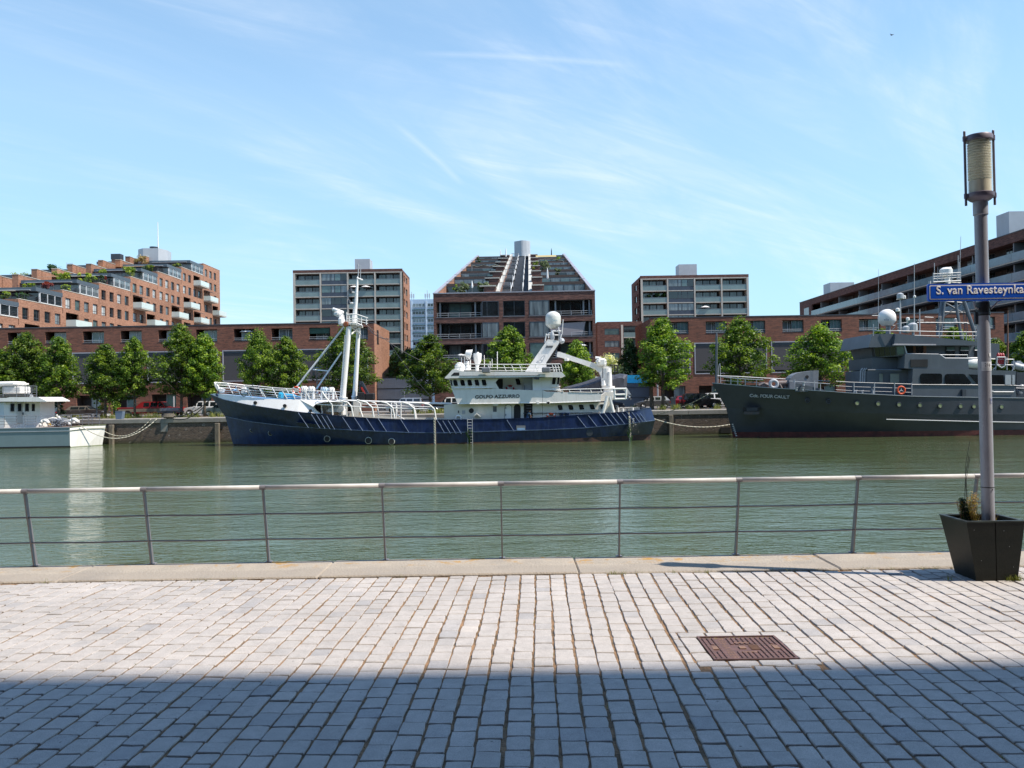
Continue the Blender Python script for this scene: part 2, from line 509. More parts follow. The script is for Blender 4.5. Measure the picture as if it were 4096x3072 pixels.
  if s.t is not None:
   a = me.attributes.new('tone', 'FLOAT', 'FACE')
   a.data.foreach_set('value', s.t)
  me.update()
  o = bpy.data.objects.new(name, me)
  link(o, parent)
  OFF[o.name] = off
  if label:
   o['label'] = label
  if kind:
   o['kind'] = kind
  return o
def inst(proto, name, parent, loc, rz=0.0, scale=None):
 o = bpy.data.objects.new(name, proto.data if hasattr(proto, 'data') else proto)
 off = OFF.get(parent.name, Vector((0, 0, 0))) if parent is not None else Vector((0, 0, 0))
 link(o, parent)
 o.location = Vector(loc) - off
 o.rotation_euler = (0, 0, rz)
 if scale:
  o.scale = scale
 OFF[o.name] = off
 return o
def copy_tree(src, parent=None):
 c = src.copy()
 COL.objects.link(c)
 c.parent = parent
 for ch in src.children:
  copy_tree(ch, c)
 return c
def sag(a, b, drop, n=14):
 a, b = Vector(a), Vector(b)
 return [a.lerp(b, i / n) - Vector((0, 0, drop * 4 * (i / n) * (1 - i / n))) for i in range(n + 1)]
def text(body, name, parent, m, left, right_x, ang=0.0, extrude=0.004, size_h=None, bold=0.0, space=1.0):
 """flat lettering facing -y; left: lower-left point, fitted to end at right_x"""
 c = bpy.data.curves.new(name, 'FONT')
 c.body = body
 c.size = 1.0
 c.extrude = 0.0
 c.bevel_depth = bold
 c.bevel_resolution = 0
 c.space_character = space
 o = bpy.data.objects.new(name, c)
 COL.objects.link(o)
 bpy.context.view_layer.update()
 w = o.dimensions.x
 h = o.dimensions.y
 sx = (right_x - left[0]) / w
 sy = sx if size_h is None else size_h / h
 dg = bpy.context.evaluated_depsgraph_get()
 me = bpy.data.meshes.new_from_object(o.evaluated_get(dg))
 xs = [v.co.x for v in me.vertices]
 ys = [v.co.y for v in me.vertices]
 x0, y0 = min(xs), min(ys)
 COL.objects.unlink(o)
 bpy.data.objects.remove(o)
 off = OFF.get(parent.name, Vector((0, 0, 0)))
 for v in me.vertices:
  x, y = (v.co.x - x0) * sx, (v.co.y - y0) * sy
  v.co = Vector((left[0] + x * math.cos(ang) - y * math.sin(ang) - off.x, left[1] - off.y - v.co.z * sx * 0.4, left[2] + x * math.sin(ang) + y * math.cos(ang) - off.z))
 me.materials.clear()
 me.materials.append(m)
 me.update()
 ob = bpy.data.objects.new(name, me)
 link(ob, parent)
 OFF[ob.name] = off
 return ob
def leaf_cloud(centres, radii, per, size, squash=0.7, seed=1, droop=0.4, tonebias=None):
 """many small leaves in clumps round the centres; returns (verts, faces, tone) arrays"""
 rs = np.random.RandomState(seed)
 V = []
 F = []
 T = []
 k = 0
 for ci, (c, r) in enumerate(zip(centres, radii)):
  n = int(per * (0.6 + 0.8 * rs.rand()))
  d = rs.normal(size=(n, 3))
  d /= np.linalg.norm(d, axis=1)[:, None]
  rad = r * rs.rand(n) ** 0.45
  p = d * rad[:, None]
  p[:, 2] *= squash
  p[:, 2] -= droop * (np.hypot(p[:, 0], p[:, 1]) ** 2) / max(r, 1e-3)
  p += np.array(c)
  nrm = d * 0.8 + rs.normal(size=(n, 3)) * 0.55 + np.array([0, 0, 0.55])
  nrm /= np.linalg.norm(nrm, axis=1)[:, None]
  a = rs.normal(size=(n, 3))
  u = np.cross(nrm, a)
  u /= np.linalg.norm(u, axis=1)[:, None]
  w = np.cross(nrm, u)
  s = size * (0.6 + 0.8 * rs.rand(n))[:, None]
  q = np.stack([p - u * s, p - w * s * 0.62 + nrm * s * .15, p + u * s, p + w * s * 0.62 + nrm * s * .15], axis=1)
  V.append(q.reshape(-1, 3))
  base = (0.5 + 0.25 * rs.normal()) if tonebias is None else tonebias[ci]
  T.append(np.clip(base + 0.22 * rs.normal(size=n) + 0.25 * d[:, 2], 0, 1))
  F.append(np.arange(k, k + 4 * n).reshape(-1, 4))
  k += 4 * n
 return np.concatenate(V), np.concatenate(F), np.concatenate(T)
def mesh_np(name, V, F, T, m):
 me = bpy.data.meshes.new(name)
 nv, nf = len(V), len(F)
 me.vertices.add(nv)
 me.vertices.foreach_set('co', V.astype(np.float32).ravel())
 me.loops.add(nf * 4)
 me.loops.foreach_set('vertex_index', F.astype(np.int32).ravel())
 me.polygons.add(nf)
 me.polygons.foreach_set('loop_start', np.arange(0, nf * 4, 4, dtype=np.int32))
 me.polygons.foreach_set('loop_total', np.full(nf, 4, dtype=np.int32))
 a = me.attributes.new('tone', 'FLOAT', 'FACE')
 a.data.foreach_set('value', T.astype(np.float32))
 me.materials.append(m)
 me.update(calc_edges=True)
 return me
def blades(name, m, parent, pts, h, n, spread=0.12, width=0.008, seed=3, local=False):
 """a tuft of bending grass blades at each point"""
 rs = random.Random(seed)
 mb = MB()
 tone = []
 for (x, y, z) in pts:
  for _ in range(n):
   a = rs.random() * 2 * PI
   b = rs.random() * 2 * PI
   r0 = spread * rs.random()
   hh = h * (0.4 + 0.8 * rs.random())
   bend = hh * (0.2 + 0.6 * rs.random())
   x0, y0 = x + r0 * math.cos(b), y + r0 * math.sin(b)
   ux, uy = -math.sin(a) * width, math.cos(a) * width
   prev = None
   tn = rs.random()
   for i in range(4):
    f = i / 3
    cx = x0 + math.cos(a) * bend * f * f
    cy = y0 + math.sin(a) * bend * f * f
    cz = z + hh * f * (1 - 0.25 * f)
    w = (1 - f * 0.85)
    cur = ((cx - ux * w, cy - uy * w, cz), (cx + ux * w, cy + uy * w, cz))
    if prev:
     mb.quad(prev[0], prev[1], cur[1], cur[0])
     tone.append(tn)
    prev = cur
 mb.t = tone
 return mb.build(name, m, parent, local=local)
# ================================================================== the setting
WATER_Z = -2.5
QY = 85.0       # face of the far quay
def water():
 m = bpy.data.materials.new('canal_water')
 m.use_nodes = True
 t = m.node_tree
 b = t.nodes['Principled BSDF']
 geo = N(t, 'ShaderNodeNewGeometry')
 b.inputs['Base Color'].default_value = (0.075, 0.100, 0.042, 1)
 b.inputs['Roughness'].default_value = 0.03
 b.inputs['IOR'].default_value = 1.38
 b.inputs['Specular IOR Level'].default_value = 0.8
 def nz(sc, sx, sy, rot, detail, dist=0.0):
  mp = N(t, 'ShaderNodeMapping')
  t.links.new(geo.outputs['Position'], mp.inputs[0])
  mp.inputs['Rotation'].default_value = (0, 0, rot)
  mp.inputs['Scale'].default_value = (sx, sy, 1)
  n = N(t, 'ShaderNodeTexNoise', inp={'Scale': sc, 'Detail': detail, 'Roughness': 0.55, 'Distortion': dist})
  t.links.new(mp.outputs[0], n.inputs['Vector'])
  return n.outputs[0]
 a = nz(6.2, 0.5, 1.0, 0.42, 3.0, 0.3)
 c = nz(1.7, 0.38, 1.0, 0.22, 3.0, 0.4)
 d = nz(0.35, 0.5, 1.0, 0.1, 2.0)
 gust = ramp(t, nz(0.10, 0.35, 1.0, 0.12, 4.0, 0.5), [(0.42, 0.25), (0.62, 1.0)])
 # wind fetch: the lee of the moored hulls and the far wall is calmer
 sp = N(t, 'ShaderNodeSeparateXYZ')
 t.links.new(geo.outputs['Position'], sp.inputs[0])
 lee = ramp(t, math_node(t, 'MULTIPLY', sp.outputs[1], 0.01), [(0.2, 1.0), (0.40, 0.85), (0.55, 0.5), (0.80, 0.36)])
 h = math_node(t, 'ADD', math_node(t, 'MULTIPLY', a, 0.36), math_node(t, 'MULTIPLY', c, 0.60))
 h = math_node(t, 'MULTIPLY', h, math_node(t, 'MULTIPLY', lee, math_node(t, 'ADD', math_node(t, 'MULTIPLY', gust, 0.7), 0.3)))
 h = math_node(t, 'ADD', h, math_node(t, 'MULTIPLY', d, 0.5))
 bp = N(t, 'ShaderNodeBump', inp={'Strength': 1.0, 'Distance': WAVE})
 t.links.new(h, bp.inputs['Height'])
 t.links.new(bp.outputs[0], b.inputs['Normal'])
 mb = MB()
 mb.box(-700, 700, 8.55, QY + 0.25, WATER_Z - 0.4, WATER_Z)
 o = mb.build('water', m, kind='structure')
 MATS['canal_water'] = m
 return o
WAVE = 0.15
water()
# ---- far ground: quay top, street, and the land running to the horizon
m_far = mat('far_paving', (0.30, 0.275, 0.25), 0.85, var=0.14, vscale=0.7, col2=(0.22, 0.20, 0.185))
MB().box(-900, 900, QY + 0.6, 1600, -3.2, 0.0).build('ground', m_far, kind='structure')
m_road = mat('road_brick', (0.20, 0.165, 0.145), 0.85, var=0.15, vscale=1.0)
MB().box(-200, 200, 95.2, 101.5, 0.0, 0.012).build('road', m_road, kind='structure')
pv = MB()
pv.box(-200, 200, 101.5, 101.75, 0.0, 0.12)
pv.box(-200, 200, 101.75, 108.2, 0.0, 0.11)
pv.build('pavement', mat('pavement_grey', (0.30, 0.29, 0.28), 0.85, var=0.12), kind='structure')
qr = thing('quay_wall', 'dark brick quay wall with white lime stains and concrete coping behind the moored ships', 'quay wall', (0, QY, -2.5))
MB().box(-200, 200, QY, QY + 0.6, -3.4, -0.42).build('wall', M_QUAY, qr)
for i in range(66):
 x0 = -198 + i * 6.0
 if -72 < x0 < 72:
  cp = MB()
  cp.bevbox(x0 + 0.01, x0 + 5.99, QY - 0.09, QY + 0.62, -0.42, 0.012, 0.02)
  cp.build('coping_stone', M_CONC, qr)
for u in (444, 868, 2684, 1150):
 p = W(u, 1690, QY - 0.3)
 MB().bevbox(p.x - 0.22, p.x + 0.22, QY - 0.42, QY - 0.02, -3.3, -0.52 + (0.1 if u > 2000 else 0), 0.04).build('fender_post', M_POST, qr)
 bk = MB()
 bk.box(p.x + 0.22, p.x + 0.5, QY - 0.12, QY - 0.01, -1.12, -0.82)
 bk.build('bracket', M_DARK, qr)
r7 = reg(2820, 1380, 3.95)
a, b_ = r7(245, 1305, QY - 0.05), r7(405, 1390, QY - 0.05)
dr = MB()
dr.box(a.x, b_.x, QY - 0.06, QY + 0.02, b_.z, a.z)
dr.build('drain_opening', M_BLACK, qr)
r4 = reg(400, 1520, 4.424)
a, b_ = r4(1075, 785, QY - 0.02), r4(1200, 915, QY - 0.02)
MB().box(a.x, b_.x, QY - 0.04, QY + 0.02, b_.z, -0.42).build('concrete_patch', M_CONC, qr)
# ---- near quay: sand bed, paving stones, coping, retaining wall
m_sand = mat('joint_sand', (0.34, 0.20, 0.105), 0.95, var=0.35, vscale=9.0, col2=(0.06, 0.05, 0.035), bump=0.6, bscale=60)
MB().box(-60, 60, -40, 7.82, -3.2, -0.0095).build('paving_bed', m_sand, kind='structure')
def stone_mat():
 m = bpy.data.materials.new('granite_sett')
 m.use_nodes = True
 t = m.node_tree
 b = t.nodes['Principled BSDF']
 geo = N(t, 'ShaderNodeNewGeometry')
 at = N(t, 'ShaderNodeAttribute', attribute_name='tone')
 n1 = N(t, 'ShaderNodeTexNoise', inp={'Scale': 240.0, 'Detail': 3.0, 'Roughness': 0.8})
 t.links.new(geo.outputs['Position'], n1.inputs['Vector'])
 n2 = N(t, 'ShaderNodeTexNoise', inp={'Scale': 9.0, 'Detail': 6.0, 'Roughness': 0.7})
 t.links.new(geo.outputs['Position'], n2.inputs['Vector'])
 n3 = N(t, 'ShaderNodeTexNoise', inp={'Scale': 1.1, 'Detail': 4.0, 'Roughness': 0.6})
 t.links.new(geo.outputs['Position'], n3.inputs['Vector'])
 col = ramp(t, at.outputs['Fac'], [(0.0, (0.375, 0.36, 0.36)), (0.3, (0.44, 0.41, 0.39)), (0.8, (0.465, 0.43, 0.41)), (1.0, (0.49, 0.45, 0.42))])
 col = mixc(t, 1.0, col, ramp(t, n1.outputs[0], [(0.30, 0.55), (0.5, 1.0), (0.7, 1.28)]), 'MULTIPLY')
 col = mixc(t, 1.0, col, ramp(t, n2.outputs[0], [(0.3, 0.84), (0.65, 1.06)]), 'MULTIPLY')
 col = mixc(t, 1.0, col, ramp(t, n3.outputs[0], [(0.35, 0.90), (0.65, 1.05)]), 'MULTIPLY')
 # chewing-gum dots and small dark specks
 vo = N(t, 'ShaderNodeTexVoronoi', inp={'Scale': 7.0, 'Randomness': 1.0})
 t.links.new(geo.outputs['Position'], vo.inputs['Vector'])
 col = mixc(t, ramp(t, vo.outputs['Distance'], [(0.0, 0.75), (0.045, 0.7), (0.055, 0.0)]), col, (0.10, 0.09, 0.09))
 t.links.new(col, b.inputs['Base Color'])
 b.inputs['Roughness'].default_value = 0.75
 b.inputs['Specular IOR Level'].default_value = 0.35
 bp = N(t, 'ShaderNodeBump', inp={'Strength': 0.45, 'Distance': 0.002})
 t.links.new(n1.outputs[0], bp.inputs['Height'])
 t.links.new(bp.outputs[0], b.inputs['Normal'])
 return m
M_SETT = stone_mat()
MHX, MHY, MHW, MHD = 1.505, 5.47, 0.265, 0.25      # manhole centre and half sizes
def setts():
 rs = random.Random(11)
 root = thing('paving', None, None, (0, 0, 0))
 del root['label']
 del root['category']
 root['kind'] = 'structure'
 yaw = math.radians(-1.9)
 cs, sn = math.cos(yaw), math.sin(yaw)
 pitch = 0.134
 rows = []
 n = int(8.6 / pitch)
 stones = []
 def stone(xc, yc, w, l, tone, rot=0.0):
  # an uneven sett: ring at the bottom, ring at the shoulder, inset top
  j = 0.0035
  z = rs.uniform(-0.003, 0.003)
  tx, ty = rs.uniform(-.012, .012), rs.uniform(-.012, .012)
  rr = rot + rs.uniform(-.012, .012)
  c2, s2 = math.cos(rr), math.sin(rr)
  base = [(-w / 2, -l / 2), (0, -l / 2 + rs.uniform(-.002, .002)), (w / 2, -l / 2), (w / 2, 0), (w / 2, l / 2), (0, l / 2 + rs.uniform(-.002, .002)), (-w / 2, l / 2), (-w / 2, 0)]
  base = [(a + rs.uniform(-j, j), b + rs.uniform(-j, j)) for a, b in base]
  # knock the corners back a little
  base = [(a * (0.965 if i in (0, 2, 4, 6) else 1), b * (0.975 if i in (0, 2, 4, 6) else 1)) for i, (a, b) in enumerate(base)]
  vs = []
  for (k, zz) in ((1.0, -0.035), (1.0, -0.0045), (0.955, 0.0)):
   for a, b in base:
    x = a * k if k == 1 else a - math.copysign(min(abs(a), 0.0032), a)
    y = b * k if k == 1 else b - math.copysign(min(abs(b), 0.0032), b)
    X, Y = x * c2 - y * s2, x * s2 + y * c2
    vs.append((xc + X, yc + Y, z + zz + (tx * x + ty * y if zz > -0.02 else 0)))
  fs = [tuple(range(16, 24))]
  for r in range(2):
   for i in range(8):
    q = (i + 1) % 8
    fs.append((r * 8 + i, r * 8 + q, r * 8 + 8 + q, r * 8 + 8 + i))
  # the sett nearest the lens shows its joints: keep it out of the coping and the cover
  stones.append((vs, fs, tone, xc, yc))
 for i in range(-n, n + 1):
  x0 = i * pitch + rs.uniform(-.002, .002)
  y = 1.2 + rs.uniform(0, 0.16)
  wob = rs.uniform(0, 6.28)
  while y < 8.6:
   l = rs.choice([0.15, 0.158, 0.165, 0.172, 0.18]) if rs.random() > 0.08 else rs.uniform(0.1, 0.2)
   yc = y + l / 2
   xo = x0 + 0.0035 * math.sin(y * 2.1 + wob) + 0.002 * math.sin(y * 5 + i)
   X, Y = xo * cs - yc * sn, xo * sn + yc * cs
   w = pitch - rs.uniform(0.009, 0.017)
   yend = Y + l / 2
   dx, dy = abs(X - MHX), abs(Y - MHY)
   if Y + l / 2 > 7.79:
    l2 = 7.79 - (Y - l / 2)
    if l2 > 0.05:
     stone(X, Y - l / 2 + l2 / 2, w, l2 - 0.007, rs.random(), yaw)
    break
   t = min(1, max(0, rs.gauss(0.5, 0.22)))
   zx, zy = MHW + 0.126, MHD + 0.11
   ox, oy = zx + w / 2 - dx, zy + l / 2 - dy      # overlap with the frame of the cover
   if ox > 0 and oy > 0:
    if ox < w - 0.02 and ox < w * 0.85:
     stone(X + math.copysign(ox / 2, X - MHX), Y, w - ox, l - 0.008, t, yaw)
    elif oy < l - 0.012:
     stone(X, Y + math.copysign(oy / 2, Y - MHY), w, l - oy - 0.006, t, yaw)
   else:
    stone(X, Y, w, l - rs.uniform(0.004, 0.008), t, yaw)
   y += l
 # frame of larger setts round the cover
 for sx in (-1, 1):
  for k in range(3):
   yy = MHY - MHD + (k + 0.5) * (2 * MHD / 3)
   stone(MHX + sx * (MHW + 0.062), yy, 0.112, 2 * MHD / 3 - 0.008, rs.random())
 for sy in (-1, 1):
  for k in range(4):
   xx = MHX - MHW - 0.12 + (k + 0.5) * ((2 * MHW + 0.24) / 4)
   stone(xx, MHY + sy * (MHD + 0.055), (2 * MHW + 0.24) / 4 - 0.008, 0.095, rs.random())
 # the 300 that show largest: nearest in view
 vis = []
 for q, s in enumerate(stones):
  x, y = s[3], s[4]
  if y > 3.68 and abs(x) < y * 0.6179:
   vis.append((y, q))
 vis.sort()
 near = set(q for _, q in vis[:300])
 big = MB()
 tone = []
 for q, (vs, fs, tn, _, _) in enumerate(stones):
  if q in near:
   o = MB().add(vs, fs)
   o.t = [tn] * len(fs)
   o.build('paving_stone', M_SETT, root)
  else:
   big.add(vs, fs)
   tone += [tn] * len(fs)
 big.t = tone
 big.build('paving_stones', M_SETT, root, kind='stuff')
setts()
# manhole cover
mh = thing('manhole_cover', 'square rusty brown cast iron manhole cover set in the pale paving', 'manhole cover', (MHX, MHY, 0))
M_IRON = mat('rusty_iron', (0.17, 0.09, 0.085), 0.7, var=0.25, vscale=14.0, metal=0.15, bump=0.3, bscale=120, col2=(0.10, 0.06, 0.055))
M_IROND = mat('rust_flake', (0.24, 0.14, 0.10), 0.8, var=0.2, vscale=20.0)
MB().box(MHX - MHW, MHX + MHW, MHY - MHD, MHY + MHD, -0.03, -0.012).build('plate', M_IRON, mh)
fr = MB()
for (x0, x1, y0, y1) in ((-MHW, MHW, -MHD, -MHD + .014), (-MHW, MHW, MHD - .014, MHD), (-MHW, -MHW + .014, -MHD + .014, MHD - .014), (MHW - .014, MHW, -MHD + .014, MHD - .014)):
 fr.box(MHX + x0, MHX + x1, MHY + y0, MHY + y1, -0.03, -0.002)
fr.each('frame', M_IRON, mh)
rb = MB()
rsq = random.Random(5)
for i in range(15):
 x = MHX - MHW + 0.035 + i * (2 * MHW - 0.07) / 14
 if i in (3, 4):
  continue
 for k in range(9):
  y0 = MHY - MHD + 0.03 + k * 0.049
  if 5 <= i <= 9 and 3 <= k <= 5:
   continue
  if i in (1, 13) and 3 <= k <= 5:
   continue
  rb.bevbox(x - 0.0115, x + 0.0115, y0, y0 + 0.043, -0.013, -0.0045, 0.003)
rb.each('rib', M_IRON, mh, 32, 26)
em = MB()
for (x, y, w, d) in ((0, 0.10, .1, .012), (0, -0.10, .1, .012), (-.02, 0.0, .045, .05), (-.2, 0, .04, .07), (.2, 0, .04, .07)):
 em.bevbox(MHX + x - w / 2, MHX + x + w / 2, MHY + y - d / 2, MHY + y + d / 2, -0.013, -0.004, 0.002)
for k in range(4):
 em.box(MHX + 0.03, MHX + 0.09, MHY - .04 + k * 0.024, MHY - .032 + k * 0.024, -0.013, -0.004)
em.v, em2 = em.v, em
em.v, em.f, _v, _f = em.v[:160], em.f[:130], em.v[160:], em.f[130:]
em.each('emblem', M_IROND, mh, 32, 26)
em = MB()
em.v, em.f = _v, [tuple(q - 160 for q in f) for f in _f]
em.each('emblem', M_IROND, mh)
# worn cast lettering along the left side of the cover, reading along the depth
def flat_text(body, parent, m, x, y0, y1, wdt, z):
 c = bpy.data.curves.new('lettering', 'FONT')
 c.body = body
 o = bpy.data.objects.new('lettering_tmp', c)
 COL.objects.link(o)
 bpy.context.view_layer.update()
 me = bpy.data.meshes.new_from_object(o.evaluated_get(bpy.context.evaluated_depsgraph_get()))
 dx, dy = o.dimensions.x, o.dimensions.y
 COL.objects.unlink(o)
 bpy.data.objects.remove(o)
 off = OFF[parent.name]
 for v in me.vertices:
  a, b = v.co.x / dx * (y1 - y0), v.co.y / dy * wdt
  v.co = Vector((x + b - off.x, y1 - a - off.y, z - off.z))
 me.materials.clear()
 me.materials.append(m)
 ob = bpy.data.objects.new('lettering', me)
 link(ob, parent)
 OFF[ob.name] = off
flat_text('REHAVEER', mh, M_IROND, MHX - MHW + 0.125, MHY - MHD + 0.03, MHY + MHD - 0.03, 0.045, -0.0105)
mh.location.z += 0.0085
dm = MB()
rs_ = random.Random(8)
for _ in range(420):
 s_ = rs_.uniform(0.003, 0.008)
 if rs_.random() < .5:
  x, y = MHX + rs_.uniform(-MHW, MHW), MHY + MHD - abs(rs_.gauss(0, .02))
 elif rs_.random() < .6:
  x, y = MHX + MHW - abs(rs_.gauss(0, .025)), MHY + rs_.uniform(-MHD, MHD)
 else:
  x, y = MHX - MHW + abs(rs_.gauss(0, .015)), MHY + rs_.uniform(-MHD, MHD)
 dm.ball((x, y, -0.006), s_, 6, 0.7)
dm.build('gravel', mat('joint_grit', (0.30, 0.22, 0.10), 0.95, var=0.5, vscale=30, col2=(0.08, 0.07, 0.04)), kind='stuff')
# grit and weeds in the joints of the paving
gm = MB()
for _ in range(2600):
 r_i = rs_.randint(-38, 38)
 yy = rs_.uniform(3.5, 7.7)
 xx = (r_i + 0.5) * 0.134 + yy * 0.0332
 if abs(xx) > yy * 0.64 or (abs(xx - MHX) < MHW + .1 and abs(yy - MHY) < MHD + .1):
  continue
 s_ = rs_.uniform(0.002, 0.0055)
 x, y, z = xx + rs_.gauss(0, .004), yy, -0.010
 gm.add([(x - s_, y, z), (x, y - s_ * 1.4, z), (x + s_, y, z), (x, y + s_ * 1.4, z), (x, y, z + s_ * 1.1)], [(0, 1, 4), (1, 2, 4), (2, 3, 4), (3, 0, 4)])
gm.build('joint_gravel', MATS['joint_grit'], kind='stuff')
pts = []
for _ in range(60):
 r_i = rs_.randint(-22, 22)
 yy = rs_.uniform(3.6, 6.5)
 pts.append(((r_i + 0.5) * 0.134 + yy * 0.0332, yy, -0.0095))
blades('joint_weeds', M_GRASS, None, pts, 0.022, 5, 0.015, 0.0012, seed=21)['kind'] = 'stuff'
# coping of the near quay
m_cop = mat('old_concrete_edge', (0.43, 0.375, 0.31), 0.9, var=0.16, vscale=2.5, col2=(0.33, 0.29, 0.245), bump=0.5, bscale=45, streak=0.0)
t_ = m_cop.node_tree
_b = t_.nodes['Principled BSDF']
_src = _b.inputs['Base Color'].links[0].from_socket
_g = N(t_, 'ShaderNodeNewGeometry')
_n = N(t_, 'ShaderNodeTexNoise', inp={'Scale': 3.2, 'Detail': 7.0, 'Roughness': 0.75})
t_.links.new(_g.outputs['Position'], _n.inputs['Vector'])
_s = N(t_, 'ShaderNodeSeparateXYZ')
t_.links.new(_g.outputs['Position'], _s.inputs[0])
_e = math_node(t_, 'MULTIPLY', math_node(t_, 'SUBTRACT', _s.outputs[1], 8.15), 4.0, clamp=True)
_f = math_node(t_, 'MULTIPLY', ramp(t_, _n.outputs[0], [(0.55, 0.0), (0.60, 0.9)]), _e)
_o = mixc(t_, _f, _src, (0.42, 0.22, 0.03))
_n2 = N(t_, 'ShaderNodeTexNoise', inp={'Scale': 60.0, 'Detail': 4.0, 'Roughness': 0.8})
t_.links.new(_g.outputs['Position'], _n2.inputs['Vector'])
_o = mixc(t_, 1.0, _o, ramp(t_, _n2.outputs[0], [(0.3, 0.7), (0.7, 1.2)]), 'MULTIPLY')
_h = math_node(t_, 'MULTIPLY', math_node(t_, 'SUBTRACT', 8.22, math_node(t_, 'ADD', _s.outputs[1], math_node(t_, 'MULTIPLY', _n.outputs[0], 0.12))), 14.0, clamp=True)
_o = mixc(t_, math_node(t_, 'MULTIPLY', _h, 0.6), _o, (0.30, 0.26, 0.22))
_n3 = N(t_, 'ShaderNodeTexNoise', inp={'Scale': 1.3, 'Detail': 7.0, 'Roughness': 0.7})
t_.links.new(_g.outputs['Position'], _n3.inputs['Vector'])
_o = mixc(t_, ramp(t_, _n3.outputs[0], [(0.5, 0.0), (0.72, 0.6)]), _o, (0.22, 0.20, 0.18))
t_.links.new(_o, _b.inputs['Base Color'])
nq = thing('quay_coping', 'weathered concrete edge of the near quay with orange lichen under the railing', 'quay edge', (0, 8.15, -0.4))
for i in range(-12, 12):
 x0 = 0.6 + i * 2.45
 mbq = MB()
 mbq.bevbox(x0 + 0.004, x0 + 2.446, 7.795, 8.55, -0.42, 0.016 + 0.004 * ((i * 7) % 3 - 1), 0.012)
 mbq.build('coping_stone', m_cop, nq)
MB().box(-60, 60, 7.83, 8.50, -3.4, -0.42).build('retaining_wall', M_QUAY, nq)
# weeds along the foot of the coping
pts = []
for _ in range(46):
 x = rs_.uniform(0.8, 6.6) if rs_.random() < 0.8 else rs_.uniform(-5, 1)
 pts.append((x, 7.79 + rs_.uniform(-.03, .01), -0.005))
blades('edge_weeds', M_GRASS, None, pts, 0.055, 9, 0.05, 0.0016, seed=5)['kind'] = 'stuff'
# ---- railing
rl = thing('railing', 'grey steel railing with leaning posts along the near quay edge', 'railing', (0, 8.5, 0))
M_GALV = mat('galvanised_tube', (0.54, 0.53, 0.52), 0.5, metal=0.0, var=0.12, vscale=6.0, streak=0.0)
M_POSTG = mat('purple_grey_post', (0.235, 0.23, 0.25), 0.5, metal=0.2, var=0.1, vscale=5.0)
RT, RB = 8.35, 8.50          # distances of the top and the foot of a post
top = MB()
xs = [-0.128 + 1.197 * k for k in range(-9, 11)]
for i, x in enumerate(xs[:-1]):
 sg = MB()
 sg.tube((x, RT, 0.80), (xs[i + 1], RT, 0.80 + 0.0), 0.0235, 14)
 sg.build('top_rail', M_GALV, rl, smooth=True)
for f in (0.66, 0.33):
 wmb = MB()
 for i, x in enumerate(xs[:-1]):
  Y = RB + (RT - RB) * f
  z = 0.80 * f
  wmb.path([(x, Y, z), ((x + xs[i + 1]) / 2, Y, z - 0.006), (xs[i + 1], Y, z)], 0.0085, 8)
 wmb.build('middle_rail', M_POSTG, rl)
for x in xs:
 ps = MB()
 d = Vector((0, RT - RB, 0.79)).normalized()
 # a tapering flat plate standing square to the rail
 ps.prism([(RB - 0.006, 0.012), (RB + 0.065, 0.012), (RT + 0.022, 0.785), (RT - 0.022, 0.785)], x - 0.007, x + 0.007, 'x')
 ps.box(x - 0.03, x + 0.03, RB - 0.01, RB + 0.075, 0.016, 0.024)
 ps.tube((x - 0.03, RT, 0.80), (x + 0.03, RT, 0.80), 0.0255, 12)
 ps.build('post', M_POSTG, rl)
# ---- street lamp with name sign
LX, LY = 4.205, 7.37
lp = thing('street_lamp', 'grey street lamp post with ribbed glass cylinder lantern standing in the black planter', 'street lamp', (LX, LY, 0))
M_LAMPG = mat('lamp_post_grey', (0.335, 0.34, 0.385), 0.42, metal=0.1, var=0.08, vscale=3.0)
M_LAMPR = mat('lamp_rod_purple_grey', (0.19, 0.17, 0.22), 0.5, metal=0.2, var=0.15, vscale=6.0)
pm = MB()
pm.lathe((LX, LY, 0), [(0.053, 0.02), (0.053, 3.26)], 28)
pm.build('pole', M_LAMPG, lp, smooth=False, autos=True)
pm = MB()
pm.lathe((LX, LY, 0), [(0.055, 3.222), (0.061, 3.227), (0.061, 3.345), (0.05, 3.36)], 28)
pm.build('collar', M_LAMPG, lp, autos=True)
hb = LY
pm = MB()
pm.lathe((LX, hb, 0), [(0.058, 3.342), (0.085, 3.357), (0.108, 3.377), (0.112, 3.387), (0.112, 3.417), (0.102, 3.422)], 32)
pm.build('lantern_base', M_LAMPR, lp, autos=True)
pm = MB()
pm.lathe((LX, hb, 0), [(0.100, 3.887), (0.112, 3.892), (0.112, 3.927), (0.106, 3.937), (0.05, 3.947)], 32)
pm.build('lantern_cap', M_LAMPR, lp, autos=True)
mg = bpy.data.materials.new('lantern_glass')
mg.use_nodes = True
bb = mg.node_tree.nodes['Principled BSDF']
bb.inputs['Base Color'].default_value = (0.70, 0.69, 0.60, 1)
bb.inputs['Roughness'].default_value = 0.12
bb.inputs['Alpha'].default_value = 0.2
pm = MB()
pm.lathe((LX, hb, 0), [(0.102, 3.417), (0.102, 3.892)], 36, cap=False)
pm.build('lantern_glass', mg, lp, smooth=True)
pm = MB()
prof = [(0.088, 3.545)]
z = 3.545
while z < 3.872:
 prof += [(0.094, z + 0.004), (0.094, z + 0.010), (0.070, z + 0.020)]
 z += 0.0235
prof += [(0.08, 3.887)]
pm.lathe((LX, hb, 0), prof, 36)
pm.build('louvre_stack', mat('cream_louvre', (0.86, 0.85, 0.76), 0.4, var=0.12, vscale=12), lp, autos=True)
pm = MB()
pm.lathe((LX, hb, 0), [(0.090, 3.422), (0.090, 3.53), (0.08, 3.535)], 32)
pm.build('lamp_base', mat('cream_enamel', (0.78, 0.72, 0.56), 0.35, var=0.08), lp, autos=True)
